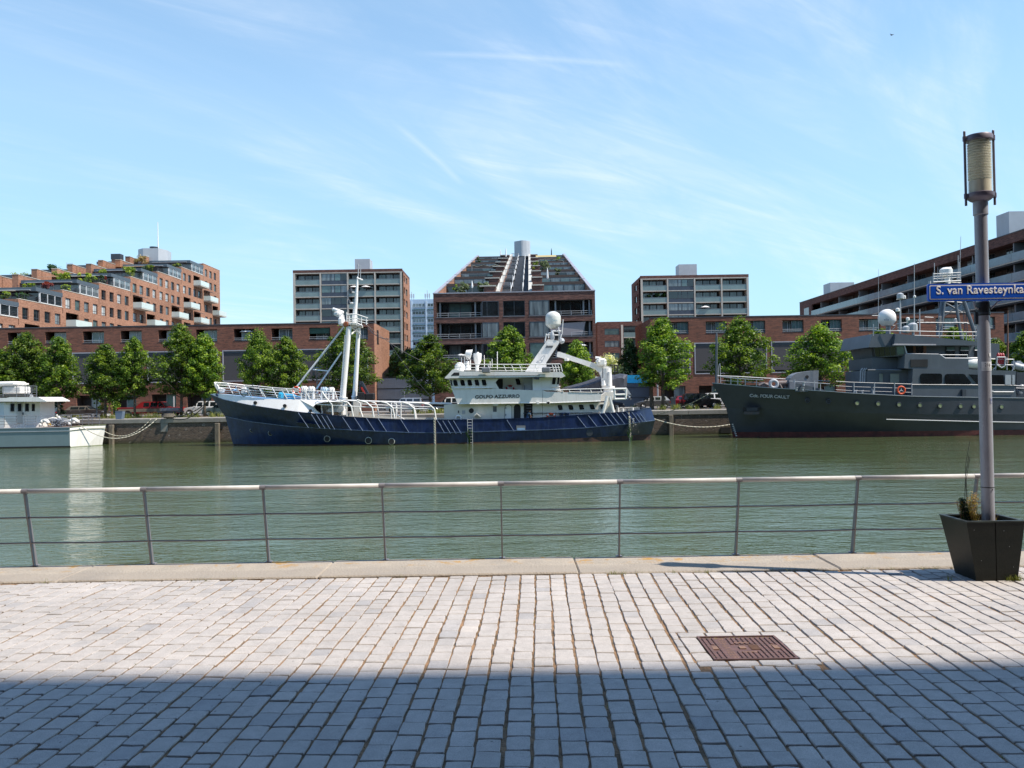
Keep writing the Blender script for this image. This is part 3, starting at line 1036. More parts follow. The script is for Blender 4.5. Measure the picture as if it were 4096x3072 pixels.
for s_ in (-1, 1):
 pm = MB()
 dx, dy = s_ * 0.123, -0.01 * s_
 pm.lathe((LX + dx, hb + dy, 0), [(0.0105, 3.312), (0.0105, 3.977), (0.008, 3.982)], 10)
 for zz in (3.377, 3.892):
  pm.lathe((LX + dx, hb + dy, 0), [(0.016, zz), (0.016, zz + 0.042)], 10)
  pm.box(min(LX + dx, LX + s_ * .11), max(LX + dx, LX + s_ * .11), hb - .012, hb + .012, zz + 0.01, zz + 0.035)
 pm.build('rod', M_LAMPR, lp)
pm = MB()
pm.lathe((LX, LY, 0), [(0.0555, 2.325), (0.0555, 2.445)], 28, cap=False)
pm.build('rubber_sleeve', M_BLACK, lp, smooth=True)
pm = MB()
pm.lathe((LX, LY, 0), [(0.0585, 2.335), (0.0585, 2.355)], 28)
pm.box(LX - 0.078, LX - 0.05, LY - 0.012, LY + 0.012, 2.25, 2.357)
pm.build('clamp', M_DGREY, lp)
pm = MB()
pm.lathe((LX, LY, 0), [(0.0545, 0.80), (0.0545, 0.806)], 28, cap=False)
pm.ball((LX + 0.014, LY - 0.0535, 0.785), 0.006, 8)
pm.build('hatch', M_BLACK, lp)
# curved plates of the number sticker and the others
def sticker(name, z0, z1, a0, a1, m, r=0.0552):
 mb = MB()
 n = 8
 pts0 = [(LX + r * math.sin(a0 + (a1 - a0) * i / n), LY - r * math.cos(a0 + (a1 - a0) * i / n)) for i in range(n + 1)]
 for i in range(n):
  mb.quad((*pts0[i], z0), (*pts0[i + 1], z0), (*pts0[i + 1], z1), (*pts0[i], z1))
 return mb.build(name, m, lp)
_ls = MATS['cream_louvre']
_lb = _ls.node_tree.nodes['Principled BSDF']
_tr = N(_ls.node_tree, 'ShaderNodeBsdfTranslucent')
_tr.inputs[0].default_value = (0.92, 0.90, 0.80, 1)
_mx = N(_ls.node_tree, 'ShaderNodeMixShader')
_mx.inputs[0].default_value = 0.62
_ls.node_tree.links.new(_lb.outputs[0], _mx.inputs[1])
_ls.node_tree.links.new(_tr.outputs[0], _mx.inputs[2])
_ls.node_tree.links.new(_mx.outputs[0], _ls.node_tree.nodes['Material Output'].inputs[0])
M_STK = mat('sticker_white', (0.72, 0.73, 0.76), 0.5, var=0.04)
sk = sticker('number_plate', 1.835, 1.915, -0.95, 0.85, M_STK)
nt = text('216', 'number', lp, M_BLACK, (LX - 0.0265, LY - 0.0585, 1.872), LX + 0.022, size_h=0.027)
for v in nt.data.vertices:      # wrap the figures round the pole
 x = v.co.x
 v.co.y = -math.sqrt(max(0, 0.0559 ** 2 - x * x))
ln = MB()
for k in range(2):
 for i in range(9):
  a0 = -0.8 + i * 0.17
  ln.quad((LX + .0556 * math.sin(a0), LY - .0556 * math.cos(a0), 1.846 + k * .011), (LX + .0556 * math.sin(a0 + .13), LY - .0556 * math.cos(a0 + .13), 1.846 + k * .011),
    (LX + .0556 * math.sin(a0 + .13), LY - .0556 * math.cos(a0 + .13), 1.849 + k * .011), (LX + .0556 * math.sin(a0), LY - .0556 * math.cos(a0), 1.849 + k * .011))
ln.build('small_print', M_DGREY, lp)
sticker('sticker', 1.96, 1.99, 0.25, 0.65, M_STK)
sticker('sticker', 1.545, 1.60, 0.25, 0.7, mat('sticker_blue', (0.03, 0.06, 0.22), 0.5, var=0.5, vscale=30, col2=(0.5, 0.5, 0.55)))
sg = thing('street_name_sign', 'blue enamel street name sign with white lettering clamped to the lamp post', 'street sign', (4.23, 7.29, 2.54))
M_SBLUE = mat('sign_blue', (0.008, 0.10, 0.62), 0.3, var=0.06, vscale=4.0, coat=0.3)
M_SWHITE = mat('sign_white', (0.90, 0.90, 0.90), 0.35, var=0.03)
SX0, SX1, SZ0, SZ1 = 3.675, 4.69, 2.452, 2.606
SYF = 7.285
def rrect(x0, x1, z0, z1, r, n=5):
 pts = []
 for (cx, cz, a) in ((x1 - r, z0 + r, -PI / 2), (x1 - r, z1 - r, 0), (x0 + r, z1 - r, PI / 2), (x0 + r, z0 + r, PI)):
  for i in range(n + 1):
   an = a + PI / 2 * i / n
   pts.append((cx + r * math.cos(an), cz + r * math.sin(an)))
 return pts
MB().prism(rrect(SX0, SX1, SZ0, SZ1, 0.014), SYF, SYF + 0.022).build('panel', M_SBLUE, sg)
MB().prism(rrect(SX0 + .014, SX1 - .014, SZ0 + .014, SZ1 - .012, 0.011), SYF - 0.0015, SYF + 0.001).build('border', M_SWHITE, sg)
MB().prism(rrect(SX0 + .023, SX1 - .023, SZ0 + .023, SZ1 - .021, 0.006), SYF - 0.003, SYF - 0.001).build('field', M_SBLUE, sg)
text('S. van Ravesteynkade', 'lettering', sg, M_SWHITE, (SX0 + 0.072, SYF - 0.0045, SZ0 + 0.036), SX1 - 0.075, size_h=0.098, bold=0.020, space=1.05)
br = MB()
br.path([(LX - 0.11, LY - 0.055, 2.45), (LX - 0.1, LY - 0.05, 2.40), (LX - 0.055, LY - 0.02, 2.385)], 0.009, 8)
br.path([(LX + 0.13, LY - 0.055, 2.452), (LX + 0.1, LY - 0.05, 2.44), (LX + 0.055, LY - 0.02, 2.385)], 0.009, 8)
br.box(LX - 0.05, LX + 0.05, SYF + 0.022, LY - 0.04, 2.47, 2.59)
br.build('bracket', M_LAMPG, sg)
# ---- planter
pl = thing('planter', 'tapered black timber planter round the foot of the street lamp', 'planter', (LX, 7.45, 0))
M_PL = mat('black_green_timber', (0.005, 0.008, 0.0065), 0.45, var=0.35, vscale=5.0, stretch=(1, 1, 3), bump=0.1, bscale=80, col2=(0.011, 0.013, 0.010), spec=0.28)
PX0, PX1, PY0, PY1, PH = 3.925, 4.43, 7.21, 7.66, 0.515
BX0, BX1, BY0, BY1 = 4.02, 4.38, 7.25, 7.60
def lerp2(a, b, f):
 return a + (b - a) * f
def wallpiece(p0, p1, q0, q1, th, name):
 """board from bottom edge p0-p1 to top edge q0-q1, thickness inward th"""
 mb = MB()
 c = Vector((4.2, 7.43, 0))
 def inn(p):
  d = Vector((c.x - p[0], c.y - p[1], 0)).normalized()
  return (p[0] + d.x * th, p[1] + d.y * th, p[2])
 vs = [p0, p1, q1, q0, inn(p0), inn(p1), inn(q1), inn(q0)]
 mb.add(vs, [(0, 1, 2, 3), (7, 6, 5, 4), (0, 3, 7, 4), (1, 5, 6, 2), (3, 2, 6, 7), (0, 4, 5, 1)])
 return mb.build(name, M_PL, pl)
mid = 0.50
for (a0, a1) in ((0.0, 0.485), (0.50, 1.0)):
 wallpiece((lerp2(BX0, BX1, a0), BY0, 0.0), (lerp2(BX0, BX1, a1), BY0, 0.0), (lerp2(PX0, PX1, a0), PY0, PH), (lerp2(PX0, PX1, a1), PY0, PH), 0.03, 'front_board')
wallpiece((BX0, BY1, 0), (BX0, BY0, 0), (PX0, PY1, PH), (PX0, PY0, PH), 0.03, 'side_board')
wallpiece((BX1, BY0, 0), (BX1, BY1, 0), (PX1, PY0, PH), (PX1, PY1, PH), 0.03, 'side_board')
wallpiece((BX1, BY1, 0), (BX0, BY1, 0), (PX1, PY1, PH), (PX0, PY1, PH), 0.03, 'back_board')
rm = MB()
rm.box(PX0 - .004, PX1 + .004, PY0 - .004, PY0 + .03, PH, PH + .012)
rm.box(PX0 - .004, PX1 + .004, PY1 - .03, PY1 + .004, PH, PH + .012)
rm.box(PX0 - .004, PX0 + .03, PY0 + .03, PY1 - .03, PH, PH + .012)
rm.box(PX1 - .03, PX1 + .004, PY0 + .03, PY1 - .03, PH, PH + .012)
rm.build('rim', mat('rim_worn_black', (0.03, 0.04, 0.035), 0.5, var=0.4, vscale=9), pl)
MB().box(PX0 + .04, PX1 - .04, PY0 + .04, PY1 - .04, PH - .06, PH - .045).build('soil', M_SOIL, pl)
sc = MB()
for (x, z) in ((3.99, .45), (4.06, .18), (4.25, .44), (4.3, .3), (4.34, .12)):
 yy = lerp2(BY0, PY0, z / PH) - 0.002
 sc.ball((x, yy, z), 0.0022, 6)
sc.build('screw', M_LGREY, pl)
# plants in the planter
g1 = thing('dry_grass_clump', 'straw coloured dead grass clump in the planter against the lamp post', 'plant', (4.09, 7.50, PH - .045))
blades('stems', M_LEAFB, g1, [(4.10, 7.48, .47), (4.12, 7.52, .47), (4.08, 7.47, .47), (4.14, 7.46, .47)], 0.27, 42, 0.03, 0.0022, seed=4)
V, F, T = leaf_cloud([(4.10 + .01 * i, 7.48, .52 + .045 * i) for i in range(5)], [0.05] * 5, 130, 0.008, 1.2, 9, 0)
V -= np.array(OFF[g1.name])
ob = bpy.data.objects.new('seed_heads', mesh_np('seed_heads', V, F, T, M_LEAFB))
link(ob, g1)
g2 = thing('green_weed', 'dark green leafy weed in the planter left of the dry grass', 'plant', (4.03, 7.44, PH - .045))
cs_ = [(4.045 - .006 * i, 7.44, .50 + .035 * i) for i in range(6)] + [(4.02, 7.44, .5), (4.065, 7.42, .49)]
V, F, T = leaf_cloud(cs_, [0.045 - .003 * i for i in range(6)] + [.04, .04], 60, 0.012, 1.0, 5, 0)
V -= np.array(OFF[g2.name])
ob = bpy.data.objects.new('leaves', mesh_np('leaves', V, F, T, M_LEAFD))
link(ob, g2)
g3 = thing('dead_stalk', 'reddish brown dead flower stalk leaning left out of the planter', 'plant', (4.0, 7.42, PH - .045))
st = MB()
st.path([(4.0, 7.42, .47), (3.985, 7.42, .55), (3.965, 7.42, .61), (3.96, 7.42, .68)], 0.0022, 5)
st.path([(4.0, 7.42, .47), (3.992, 7.42, .56), (3.987, 7.42, .62)], 0.002, 5)
st.path([(4.02, 7.43, .50), (4.015, 7.43, .62), (4.005, 7.43, .67)], 0.002, 5)
st.build('stem', mat('dead_stem', (0.25, 0.10, 0.05), 0.8), g3)
V, F, T = leaf_cloud([(3.987, 7.42, .60), (3.985, 7.42, .57), (3.98, 7.42, .63), (3.963, 7.42, .67), (3.966, 7.42, .64), (4.006, 7.43, .665), (3.99, 7.42, .54)], [0.014] * 7, 24, 0.005, 1.2, 3, 0)
V -= np.array(OFF[g3.name])
ob = bpy.data.objects.new('seed_heads', mesh_np('seed_heads', V, F, T, M_LEAFB))
link(ob, g3)
g4 = thing('arching_dry_grass', 'thin arching dry grass in the planter right of the lamp post', 'plant', (4.3, 7.48, PH - .045))
blades('stems', M_LEAFB, g4, [(4.30, 7.45, .47), (4.33, 7.48, .47), (4.29, 7.5, .47)], 0.20, 9, 0.03, 0.0016, seed=14)
wr = thing('wire_trellis', 'thin dark wire trellis rising from the planter behind the lamp post', 'trellis', (4.15, 7.5, PH))
wm = MB()
for (x, x2, zt) in ((4.098, 4.092, .88), (4.106, 4.10, .86), (4.07, 4.10, 1.0), (4.31, 4.295, 1.02)):
 wm.path([(x, 7.52, .47), (x + (x2 - x) * .5, 7.52, .75), (x2, 7.52, zt), (x2 + (.04 if x < 4.2 else -.02), 7.52, zt + .2)], 0.0024, 5)
for zz in (.66, .80, .86):
 wm.tube((4.09, 7.52, zz), (4.305, 7.52, zz + .01), 0.0016, 4)
wm.build('wire', M_BLACK, wr)
pts = [(4.33 + rs_.uniform(-.05, .07), 7.24, 0.0) for _ in range(10)]
gt = thing('grass_tuft', 'yellow dry grass tuft at the foot of the planter front', 'grass tuft', (4.33, 7.22, 0))
blades('blades', M_GRASS, gt, pts, 0.075, 14, 0.03, 0.0016, seed=31)
gt = thing('grass_tuft', 'small dry grass tuft on the paving left of the planter', 'grass tuft', (3.80, 7.3, 0))
blades('blades', M_GRASS, gt, [(3.80, 7.3, 0), (3.82, 7.31, 0)], 0.07, 12, 0.02, 0.0014, seed=33)
gt = thing('grass_tuft', 'small yellow grass tuft on the paving right of the planter', 'grass tuft', (4.47, 7.25, 0))
blades('blades', M_GRASS, gt, [(4.47, 7.25, 0), (4.43, 7.15, 0), (4.5, 7.3, 0)], 0.05, 12, 0.03, 0.0014, seed=34)
# ---- the tall building behind the viewer that shades the near paving
bh = thing('tall_building', 'tall brick building close behind the viewer whose straight shadow covers the near paving', 'building', (0, -1.2, 0))
MB().box(-70, 95, -16, -1.2, 0, 33.2).build('wall', M_BRICK_D, bh)
wp = MB()
for k in range(10):
 for i in range(-20, 30):
  wp.box(i * 3.1, i * 3.1 + 1.8, -1.22, -1.17, 1.0 + k * 3.1, 2.9 + k * 3.1)
wp.build('window_glass', M_GLASSD, bh)
# ================================================================== buildings
def win_proto(name, w, h, parts, d=0.14, frame=0.07, mull=(), trans=(), fm=None):
 """returns (frame mesh, pane mesh) of a window facing -y, lower-left corner at origin, frame set in by d"""
 mb = MB()
 mb.box(0, w, 0.0, 0.06, 0, frame)
 mb.box(0, w, 0.0, 0.06, h - frame, h)
 mb.box(0, frame, 0.0, 0.06, frame, h - frame)
 mb.box(w - frame, w, 0.0, 0.06, frame, h - frame)
 for x in mull:
  mb.box(x - frame * .4, x + frame * .4, 0.005, 0.055, frame, h - frame)
 for z in trans:
  mb.box(frame, w - frame, 0.008, 0.052, z - frame * .4, z + frame * .4)
 me = bpy.data.meshes.new(name)
 me.from_pydata(mb.v, [], mb.f)
 me.materials.append(fm or M_DGREY)
 me.update()
 pb = MB()
 pb.box(frame * .5, w - frame * .5, 0.025, 0.035, frame * .5, h - frame * .5)
 out = []
 for q in parts:
  p = bpy.data.meshes.new('pane')
  p.from_pydata(pb.v, [], pb.f)
  p.materials.append(q)
  p.update()
  out.append(p)
 return me, out
def add_win(proto, parent, loc, rz=0.0, pick=0, name='window'):
 fr_, panes = proto
 o = inst(fr_, name, parent, loc, rz)
 p = bpy.data.objects.new('pane', panes[pick % len(panes)])
 link(p, o)
 OFF[p.name] = OFF[parent.name]
 return o
def wall_holes(mb, a0, a1, z0, z1, holes, d0, d1, axis='y'):
 """a wall in the plane between a0..a1, z0..z1 with rectangular holes [(a, b, z, z2)], thickness d0..d1, cut into strips"""
 zs = sorted(set([z0, z1] + [h[2] for h in holes] + [h[3] for h in holes]))
 zs = [z for z in zs if z0 <= z <= z1]
 for i in range(len(zs) - 1):
  zb, zt = zs[i], zs[i + 1]
  if zt - zb < 1e-5:
   continue
  hs = sorted([h for h in holes if h[2] < zt - 1e-6 and h[3] > zb + 1e-6])
  cur = a0
  for h in hs + [(a1, a1, 0, 0)]:
   if h[0] > cur + 1e-5:
    if axis == 'y':
     mb.box(cur, h[0], d0, d1, zb, zt)
    else:
     mb.box(d0, d1, cur, h[0], zb, zt)
   cur = max(cur, h[1])
 return mb
M_FRAMEW = mat('white_window_frame', (0.62, 0.64, 0.66), 0.5, var=0.04)
M_COPING = mat('metal_coping', (0.36, 0.36, 0.40), 0.5, metal=0.2, var=0.05)
M_SLATE = mat('slate_fascia', (0.075, 0.10, 0.125), 0.5, var=0.08)
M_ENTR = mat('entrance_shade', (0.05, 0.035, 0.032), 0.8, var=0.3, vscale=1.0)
# ---- long low houses, left and right
def low_block(label, x0, x1, open0, pitch, panels, mirror, rnd):
 Y0, Y1, H = 108.0, 121.5, 11.75
 root = thing('row_building', label, 'building', ((x0 + x1) / 2, Y0, 0))
 wall = MB()
 holes = []
 ops = []
 x = open0
 while x > x0 + 0.4 and x + 2.8 < x1 + 3:
  if x + 2.8 < x1:
   ops.append(x)
   holes.append((x, x + 2.76, 9.58, 11.12))
  x += pitch
  if pitch < 0 and x < x0 + .4:
   break
 for (a, b) in panels:
  holes.append((a, b, 4.25, 8.35))
 doors = []
 for (a, b) in panels:
  for k in range(2):
   dx = a + 0.5 + k * (b - a) / 2
   if dx + 3.2 < b + .3:
    doors.append(dx)
    holes.append((dx, dx + 3.2, 0.0, 2.75))
 wall_holes(wall, x0, x1, 0, H - 0.12, holes, Y0, Y0 + 0.32)
 wall.build('front_wall', M_BRICK, root)
 cp = MB()
 cp.box(x0 - 0.05, x1 + 0.05, Y0 - 0.04, Y0 + 0.4, H - 0.12, H)
 cp.build('coping', M_DGREY, root)
 bk = MB()
 bk.box(x0 + 0.33, x1 - 0.33, Y0 + 2.9, Y1 - .3, 0, H - 0.5)
 bk.build('inner_wall', M_BRICK_D, root)
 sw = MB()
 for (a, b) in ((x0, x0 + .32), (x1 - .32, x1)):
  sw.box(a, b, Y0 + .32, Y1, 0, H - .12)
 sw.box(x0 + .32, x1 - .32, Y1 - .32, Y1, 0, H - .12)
 sw.build('side_wall', M_BRICK_O if not mirror else M_BRICK_D, root)  # sunlight put into colour: sunny end in brighter brick, shaded end darker
 rf = MB()
 rf.box(x0 + .33, x1 - .33, Y0 + .33, Y1 - .33, H - .6, H - .45)
 rf.build('roof', M_DARK, root)
 # loggia openings: deep reveal, floor, ceiling, window behind, rail
 for i, x in enumerate(ops):
  lg = MB()
  zb, zt = 9.58, 11.12
  lg.box(x - .02, x + 2.78, Y0 + .32, Y0 + 2.7, zb - .15, zb - .02)
  lg.box(x - .02, x + 2.78, Y0 + .32, Y0 + 2.7, zt + .02, zt + .12)
  lg.box(x - .12, x - .02, Y0 + .32, Y0 + 2.7, zb - .15, zt + .12)
  lg.box(x + 2.78, x + 2.88, Y0 + .32, Y0 + 2.7, zb - .15, zt + .12)
  lg.build('loggia', M_BRICK_D if i % 3 else M_BRICK, root)
  r = rnd.random()
  w0 = x + (0.75 if not mirror else 0.02)
  wp_ = win_proto('window_frame', 2.0, 1.5, [M_GLASSC, M_GLASST, M_GLASSD], frame=0.10, mull=(0.95, 1.25), fm=M_FRAMEW)
  add_win(wp_, root, (w0, Y0 + 0.9, zb - .02), 0, rnd.choice([0, 1, 2, 0]))
  if mirror:
   gp = MB()
   gp.box(x + 1.3, x + 2.72, Y0 + 0.35, Y0 + 0.37, zb + 0.02, zt - 0.08)
   gp.build('glass_screen', M_GLASST, root)
   fr2 = MB()
   for k in range(4):
    fr2.box(x + 1.3 + k * .46, x + 1.34 + k * .46, Y0 + .32, Y0 + .35, zb, zt - .05)
   fr2.build('glazing_bar', M_MGREY, root)
  rr = MB()
  for zz in (zb + .12, zb + .34):
   rr.tube((x, Y0 + 0.1, zz), (x + 2.76, Y0 + 0.1, zz), 0.022, 6)
  rr.build('rail', M_LGREY, root)
  sl = MB()
  sl.box(x - .03, x + 2.79, Y0 - .035, Y0 + .3, zb - .045, zb)
  sl.build('sill', M_DGREY, root)
 for (a, b) in panels:
  f = MB()
  wdt = 0.13
  f.box(a, b, Y0 - .06, Y0 + .2, 4.25, 4.25 + wdt)
  f.box(a, b, Y0 - .06, Y0 + .2, 8.35 - wdt, 8.35)
  f.box(a, a + wdt, Y0 - .06, Y0 + .2, 4.25 + wdt, 8.35 - wdt)
  f.box(b - wdt, b, Y0 - .06, Y0 + .2, 4.25 + wdt, 8.35 - wdt)
  f.build('window_frame', M_COPING, root)
  n = max(1, round((b - a) / 4.8))
  for k in range(n):
   c0 = a + wdt + k * (b - a - 2 * wdt) / n
   c1 = a + wdt + (k + 1) * (b - a - 2 * wdt) / n
   hh = 4.25 + wdt
   MB().box(c0 + .02, c1 - .02, Y0 + .06, Y0 + .09, hh + rnd.choice([0, 0, 0.25]), 8.35 - wdt).build('sun_screen', M_SCREEN, root)
   MB().box(c0 + .02, c1 - .02, Y0 + .03, Y0 + .16, 8.35 - wdt - .3, 8.35 - wdt).build('screen_box', M_DGREY, root)
   MB().box(c0, c1, Y0 + .15, Y0 + .18, hh, 8.35 - wdt).build('window_glass', M_GLASSD, root)
 for k, dx in enumerate(doors):
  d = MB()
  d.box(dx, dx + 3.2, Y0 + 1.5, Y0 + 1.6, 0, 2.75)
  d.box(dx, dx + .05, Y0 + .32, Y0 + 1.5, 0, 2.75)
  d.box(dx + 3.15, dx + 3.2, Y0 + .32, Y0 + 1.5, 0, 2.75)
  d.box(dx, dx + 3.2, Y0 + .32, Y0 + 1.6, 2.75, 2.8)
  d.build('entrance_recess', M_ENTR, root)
  dd = MB()
  dd.box(dx + .35, dx + 1.25, Y0 + 1.42, Y0 + 1.5, 0.05, 2.35)
  dd.build('door', M_BLACK, root)
  g = MB()
  g.box(dx + 1.85, dx + 3.1, Y0 + .45, Y0 + .5, 0.1, 2.7)
  g.build('window_glass', M_GLASST if k % 3 else M_GLASSC, root)
  g = MB()
  g.box(dx + 1.78, dx + 1.85, Y0 + .42, Y0 + .53, 0, 2.75)
  g.box(dx + 3.1, dx + 3.15, Y0 + .42, Y0 + .53, 0, 2.75)
  g.build('window_frame', M_MGREY, root)
 return root
rb_ = random.Random(3)
pan = [(-27.9 - 9.8 * k, -18.7 - 9.8 * k) for k in range(6)]
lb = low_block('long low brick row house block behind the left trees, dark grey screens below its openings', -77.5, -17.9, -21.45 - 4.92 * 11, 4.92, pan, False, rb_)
pan = [(18.9, 23.3)] + [(23.85 + 10.0 * k, 33.3 + 10.0 * k) for k in range(4)]
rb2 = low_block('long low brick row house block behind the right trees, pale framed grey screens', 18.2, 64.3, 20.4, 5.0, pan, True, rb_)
# the narrow window in the left block's end wall
m_ = MB()
m_.box(-17.92, -17.86, 110.2, 111.6, 9.0, 10.9)
m_.build('window_glass', M_GLASSD, lb)
# ---- louvred screens in the gaps
def louvre(label, x0, x1, Y, h, cyan):
 root = thing('louvre_fence', label, 'fence', ((x0 + x1) / 2, Y, 0))
 n = int((h - 0.1) / 0.145)
 proto = MB().add([(x0 + .02, Y - .045, 0), (x1 - .02, Y - .045, 0), (x1 - .02, Y + .03, 0.10), (x0 + .02, Y + .03, 0.10), (x0 + .02, Y - .03, -.012), (x1 - .02, Y - .03, -.012),
 (x1 - .02, Y + .045, 0.088), (x0 + .02, Y + .045, 0.088)], [(0, 1, 2, 3), (7, 6, 5, 4), (0, 4, 5, 1), (1, 5, 6, 2), (2, 6, 7, 3), (3, 7, 4, 0)])
 me = None
 for k in range(n):
  z = 0.08 + k * 0.145
  if me is None:
   o = proto.build('slat', M_LOUV, root)
   me = o.data
   base = o.location.copy()
   o.location.z += z
  else:
   o = bpy.data.objects.new('slat', me)
   link(o, root)
   o.location.z = z
 ps = (x1 - x0) / 3
 for k in range(4):
  p = MB()
  xx = x0 + k * ps
  p.box(xx - .05, xx + .05, Y + .05, Y + .15, 0, h)
  p.build('post', M_DGREY, root)
 for z in (h * .33, h * .66, h - .05):
  MB().box(x0, x1, Y - .06, Y + .05, z, z + .07).build('beam', M_BLACK, root)
 MB().box(x0, x1, Y + .5, Y + .6, 0, h - .2).build('backing', M_DARK, root)
 if cyan:
  bm = MB()
  bm.box(x0 + .05, x1, Y - .12, Y - .08, h - .75, h + .3)
  bm.build('banner', M_CYAN, root)
  bm = MB()
  bm.box(x0 + .05, x1, Y - .13, Y - .12, h - .15, h + .3)
  bm.build('banner_top', mat('pale_cyan', (0.05, 0.52, 0.80), 0.5), root)
  MB().box(x0 - .6, x0 + .05, Y - .14, Y - .1, h - .6, h + .15).build('sign', M_CANVASW, root)
 return root
M_LOUV = mat('louvre_grey', (0.15, 0.16, 0.19), 0.5, var=0.05)
louvre('dark grey louvred fence filling the gap left of the stepped middle building', -17.8, -10.6, 109.5, 4.55, False)
louvre('dark grey louvred fence with a cyan banner on top, right of the stepped middle building', 11.6, 18.1, 109.5, 4.0, True)
# ---- middle stepped building
def middle():
 Y0 = 112.0
 root = thing('stepped_building', 'brick building with a sloping stepped terrace roof and central stair, behind the blue ship', 'building', (0.45, Y0, 0), rz=-0.0234)
 HW, H = 10.95, 15.8
 # local coordinates: x across, y away from the front, z up
 def L(mb, name, m, **k):
  return mb.build(name, m, root, local=True, **k)
 rows = [(12.62, 14.7), (9.75, 11.82), (6.9, 8.95), (4.0, 6.05)]
 holes = []
 for (a, b) in rows:
  holes += [(-10.6, -2.05, a, b), (-1.5, 1.45, a, b), (2.0, 10.6, a, b)]
 w = MB()
 wall_holes(w, -HW, HW, 0, H, holes, 0, 0.35)
 L(w, 'front_wall', M_BRICK_D)
 bd = MB()
 bd.box(-HW, HW, 2.8, 3.1, 0, H - .2)
 bd.box(-HW, -HW + .35, .35, 3.1, 0, H)
 bd.box(HW - .35, HW, .35, 3.1, 0, H)
 L(bd, 'inner_wall', M_BRICK_D)
 cp = MB()
 cp.box(-HW - .06, HW + .06, -.08, .45, H, H + .13)
 L(cp, 'coping', M_COPING)
 rnd = random.Random(2)
 for ri, (a, b) in enumerate(rows):
  # floor slab of the loggias
  s = MB()
  s.box(-10.59, 10.59, .36, 2.8, a - .28, a - .02)
  s.box(-10.59, 10.59, .36, 2.8, b + .02, b + .2)
  L(s, 'floor_slab', M_MGREY)
  for sgn in (-1, 1):
   # loggia: outer part of the opening, glazed back wall at 2.0
   xa, xb = (-10.55, -4.4) if sgn < 0 else (4.9, 10.55)
   for k in range(4):
    c0 = xa + k * (xb - xa) / 4
    c1 = xa + (k + 1) * (xb - xa) / 4
    pr = win_proto('window_frame', c1 - c0, b - a - .05, [M_GLASSD, M_GLASST, M_GLASSC], frame=.07)
    o = inst(pr[0], 'window', None, (c0, 2.0, a))
    o.parent = root
    pn = bpy.data.objects.new('pane', pr[1][rnd.choice([0, 0, 0, 1, 2]) if ri else (1 if (sgn < 0 and k in (1, 2)) else 0)])
    link(pn, o)
   for xx in ((-10.1, -5.3, -4.45) if sgn < 0 else (5.6, 9.4, 10.2)):
    c = MB()
    c.box(xx - .11, xx + .11, .5, .8, a, b)
    L(c, 'column', M_MGREY)
   rl_ = MB()
   for zz in (a + .28, a + .56):
    rl_.tube((xa, .2, zz), (xb, .2, zz), .024, 6)
   for k in range(5):
    xx = xa + .1 + k * (xb - xa - .2) / 4
    rl_.box(xx - .02, xx + .02, .18, .22, a, a + .56)
   L(rl_, 'railing', M_LGREY)
   # flush bay window next to the pier
   xa, xb = (-4.35, -2.1) if sgn < 0 else (2.05, 4.75)
   pr = win_proto('window_frame', xb - xa, b - a, [M_GLASSD, M_GLASSC, M_GLASST], frame=.09, mull=((xb - xa) * (.3 if sgn < 0 else .68),))
   o = inst(pr[0], 'window', None, (xa, -.03, a))
   o.parent = root
   pn = bpy.data.objects.new('pane', pr[1][[0, 1, 0, 0][ri] if sgn < 0 else [1, 1, 2, 0][ri]])
   link(pn, o)
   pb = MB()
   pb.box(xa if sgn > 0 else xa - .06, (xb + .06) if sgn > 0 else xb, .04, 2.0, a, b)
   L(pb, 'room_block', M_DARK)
  pr = win_proto('window_frame', 2.95, b - a, [M_GLASSD], frame=.08, mull=(1.5,))
  o = inst(pr[0], 'window', None, (-1.5, .12, a))
  o.parent = root
  pn = bpy.data.objects.new('pane', pr[1][0])
  link(pn, o)
  for (xa, xb) in ((-10.62, -2.03), (-1.52, 1.47), (1.98, 10.62)):
   s = MB()
   s.box(xa, xb, -.05, .3, a - .07, a)
   L(s, 'sill', M_MGREY)
 # body and terraces
 step, rise = 13.5, 3.01
 n = 7
 ST = 2.25           # half width of the stair trench
 side = MB()
 for sx in (-1, 1):
  x0 = -HW if sx < 0 else HW - .4
  zt = H + rise * n + .3
  side.prism([(0.36, 0), (0.36, H + .05), (step * n + .5, zt), (step * n + 16, zt), (step * n + 16, 0)], x0, x0 + .4, 'x')
 L(side, 'side_wall', M_BRICK_O)
 cope = MB()
 for sx in (-1, 1):
  x0 = -HW - .05 if sx < 0 else HW - .45
  cope.prism([(0.46, H + .06), (0.46, H + .22), (step * n + .5, zt + .16), (step * n + 16, zt + .16), (step * n + 16, zt), (step * n + .5, zt)], x0, x0 + .5, 'x')
 L(cope, 'side_coping', M_COPING)
 for sx in (-1, 1):
  c = MB()
  x0 = -ST - .2 if sx < 0 else ST - .2
  c.prism([(0.5, H - 1), (0.5, H + .12), (step * n + 1, zt + .15), (step * n + 1, H)], x0, x0 + .4, 'x')
  L(c, 'stair_wall', M_BRICK_O)
  c = MB()
  c.prism([(0.48, H + .12), (0.48, H + .3), (step * n + 1, zt + .33), (step * n + 1, zt + .15)], x0 - .08, x0 + .5, 'x')
  L(c, 'stair_wall_coping', M_CONCL)
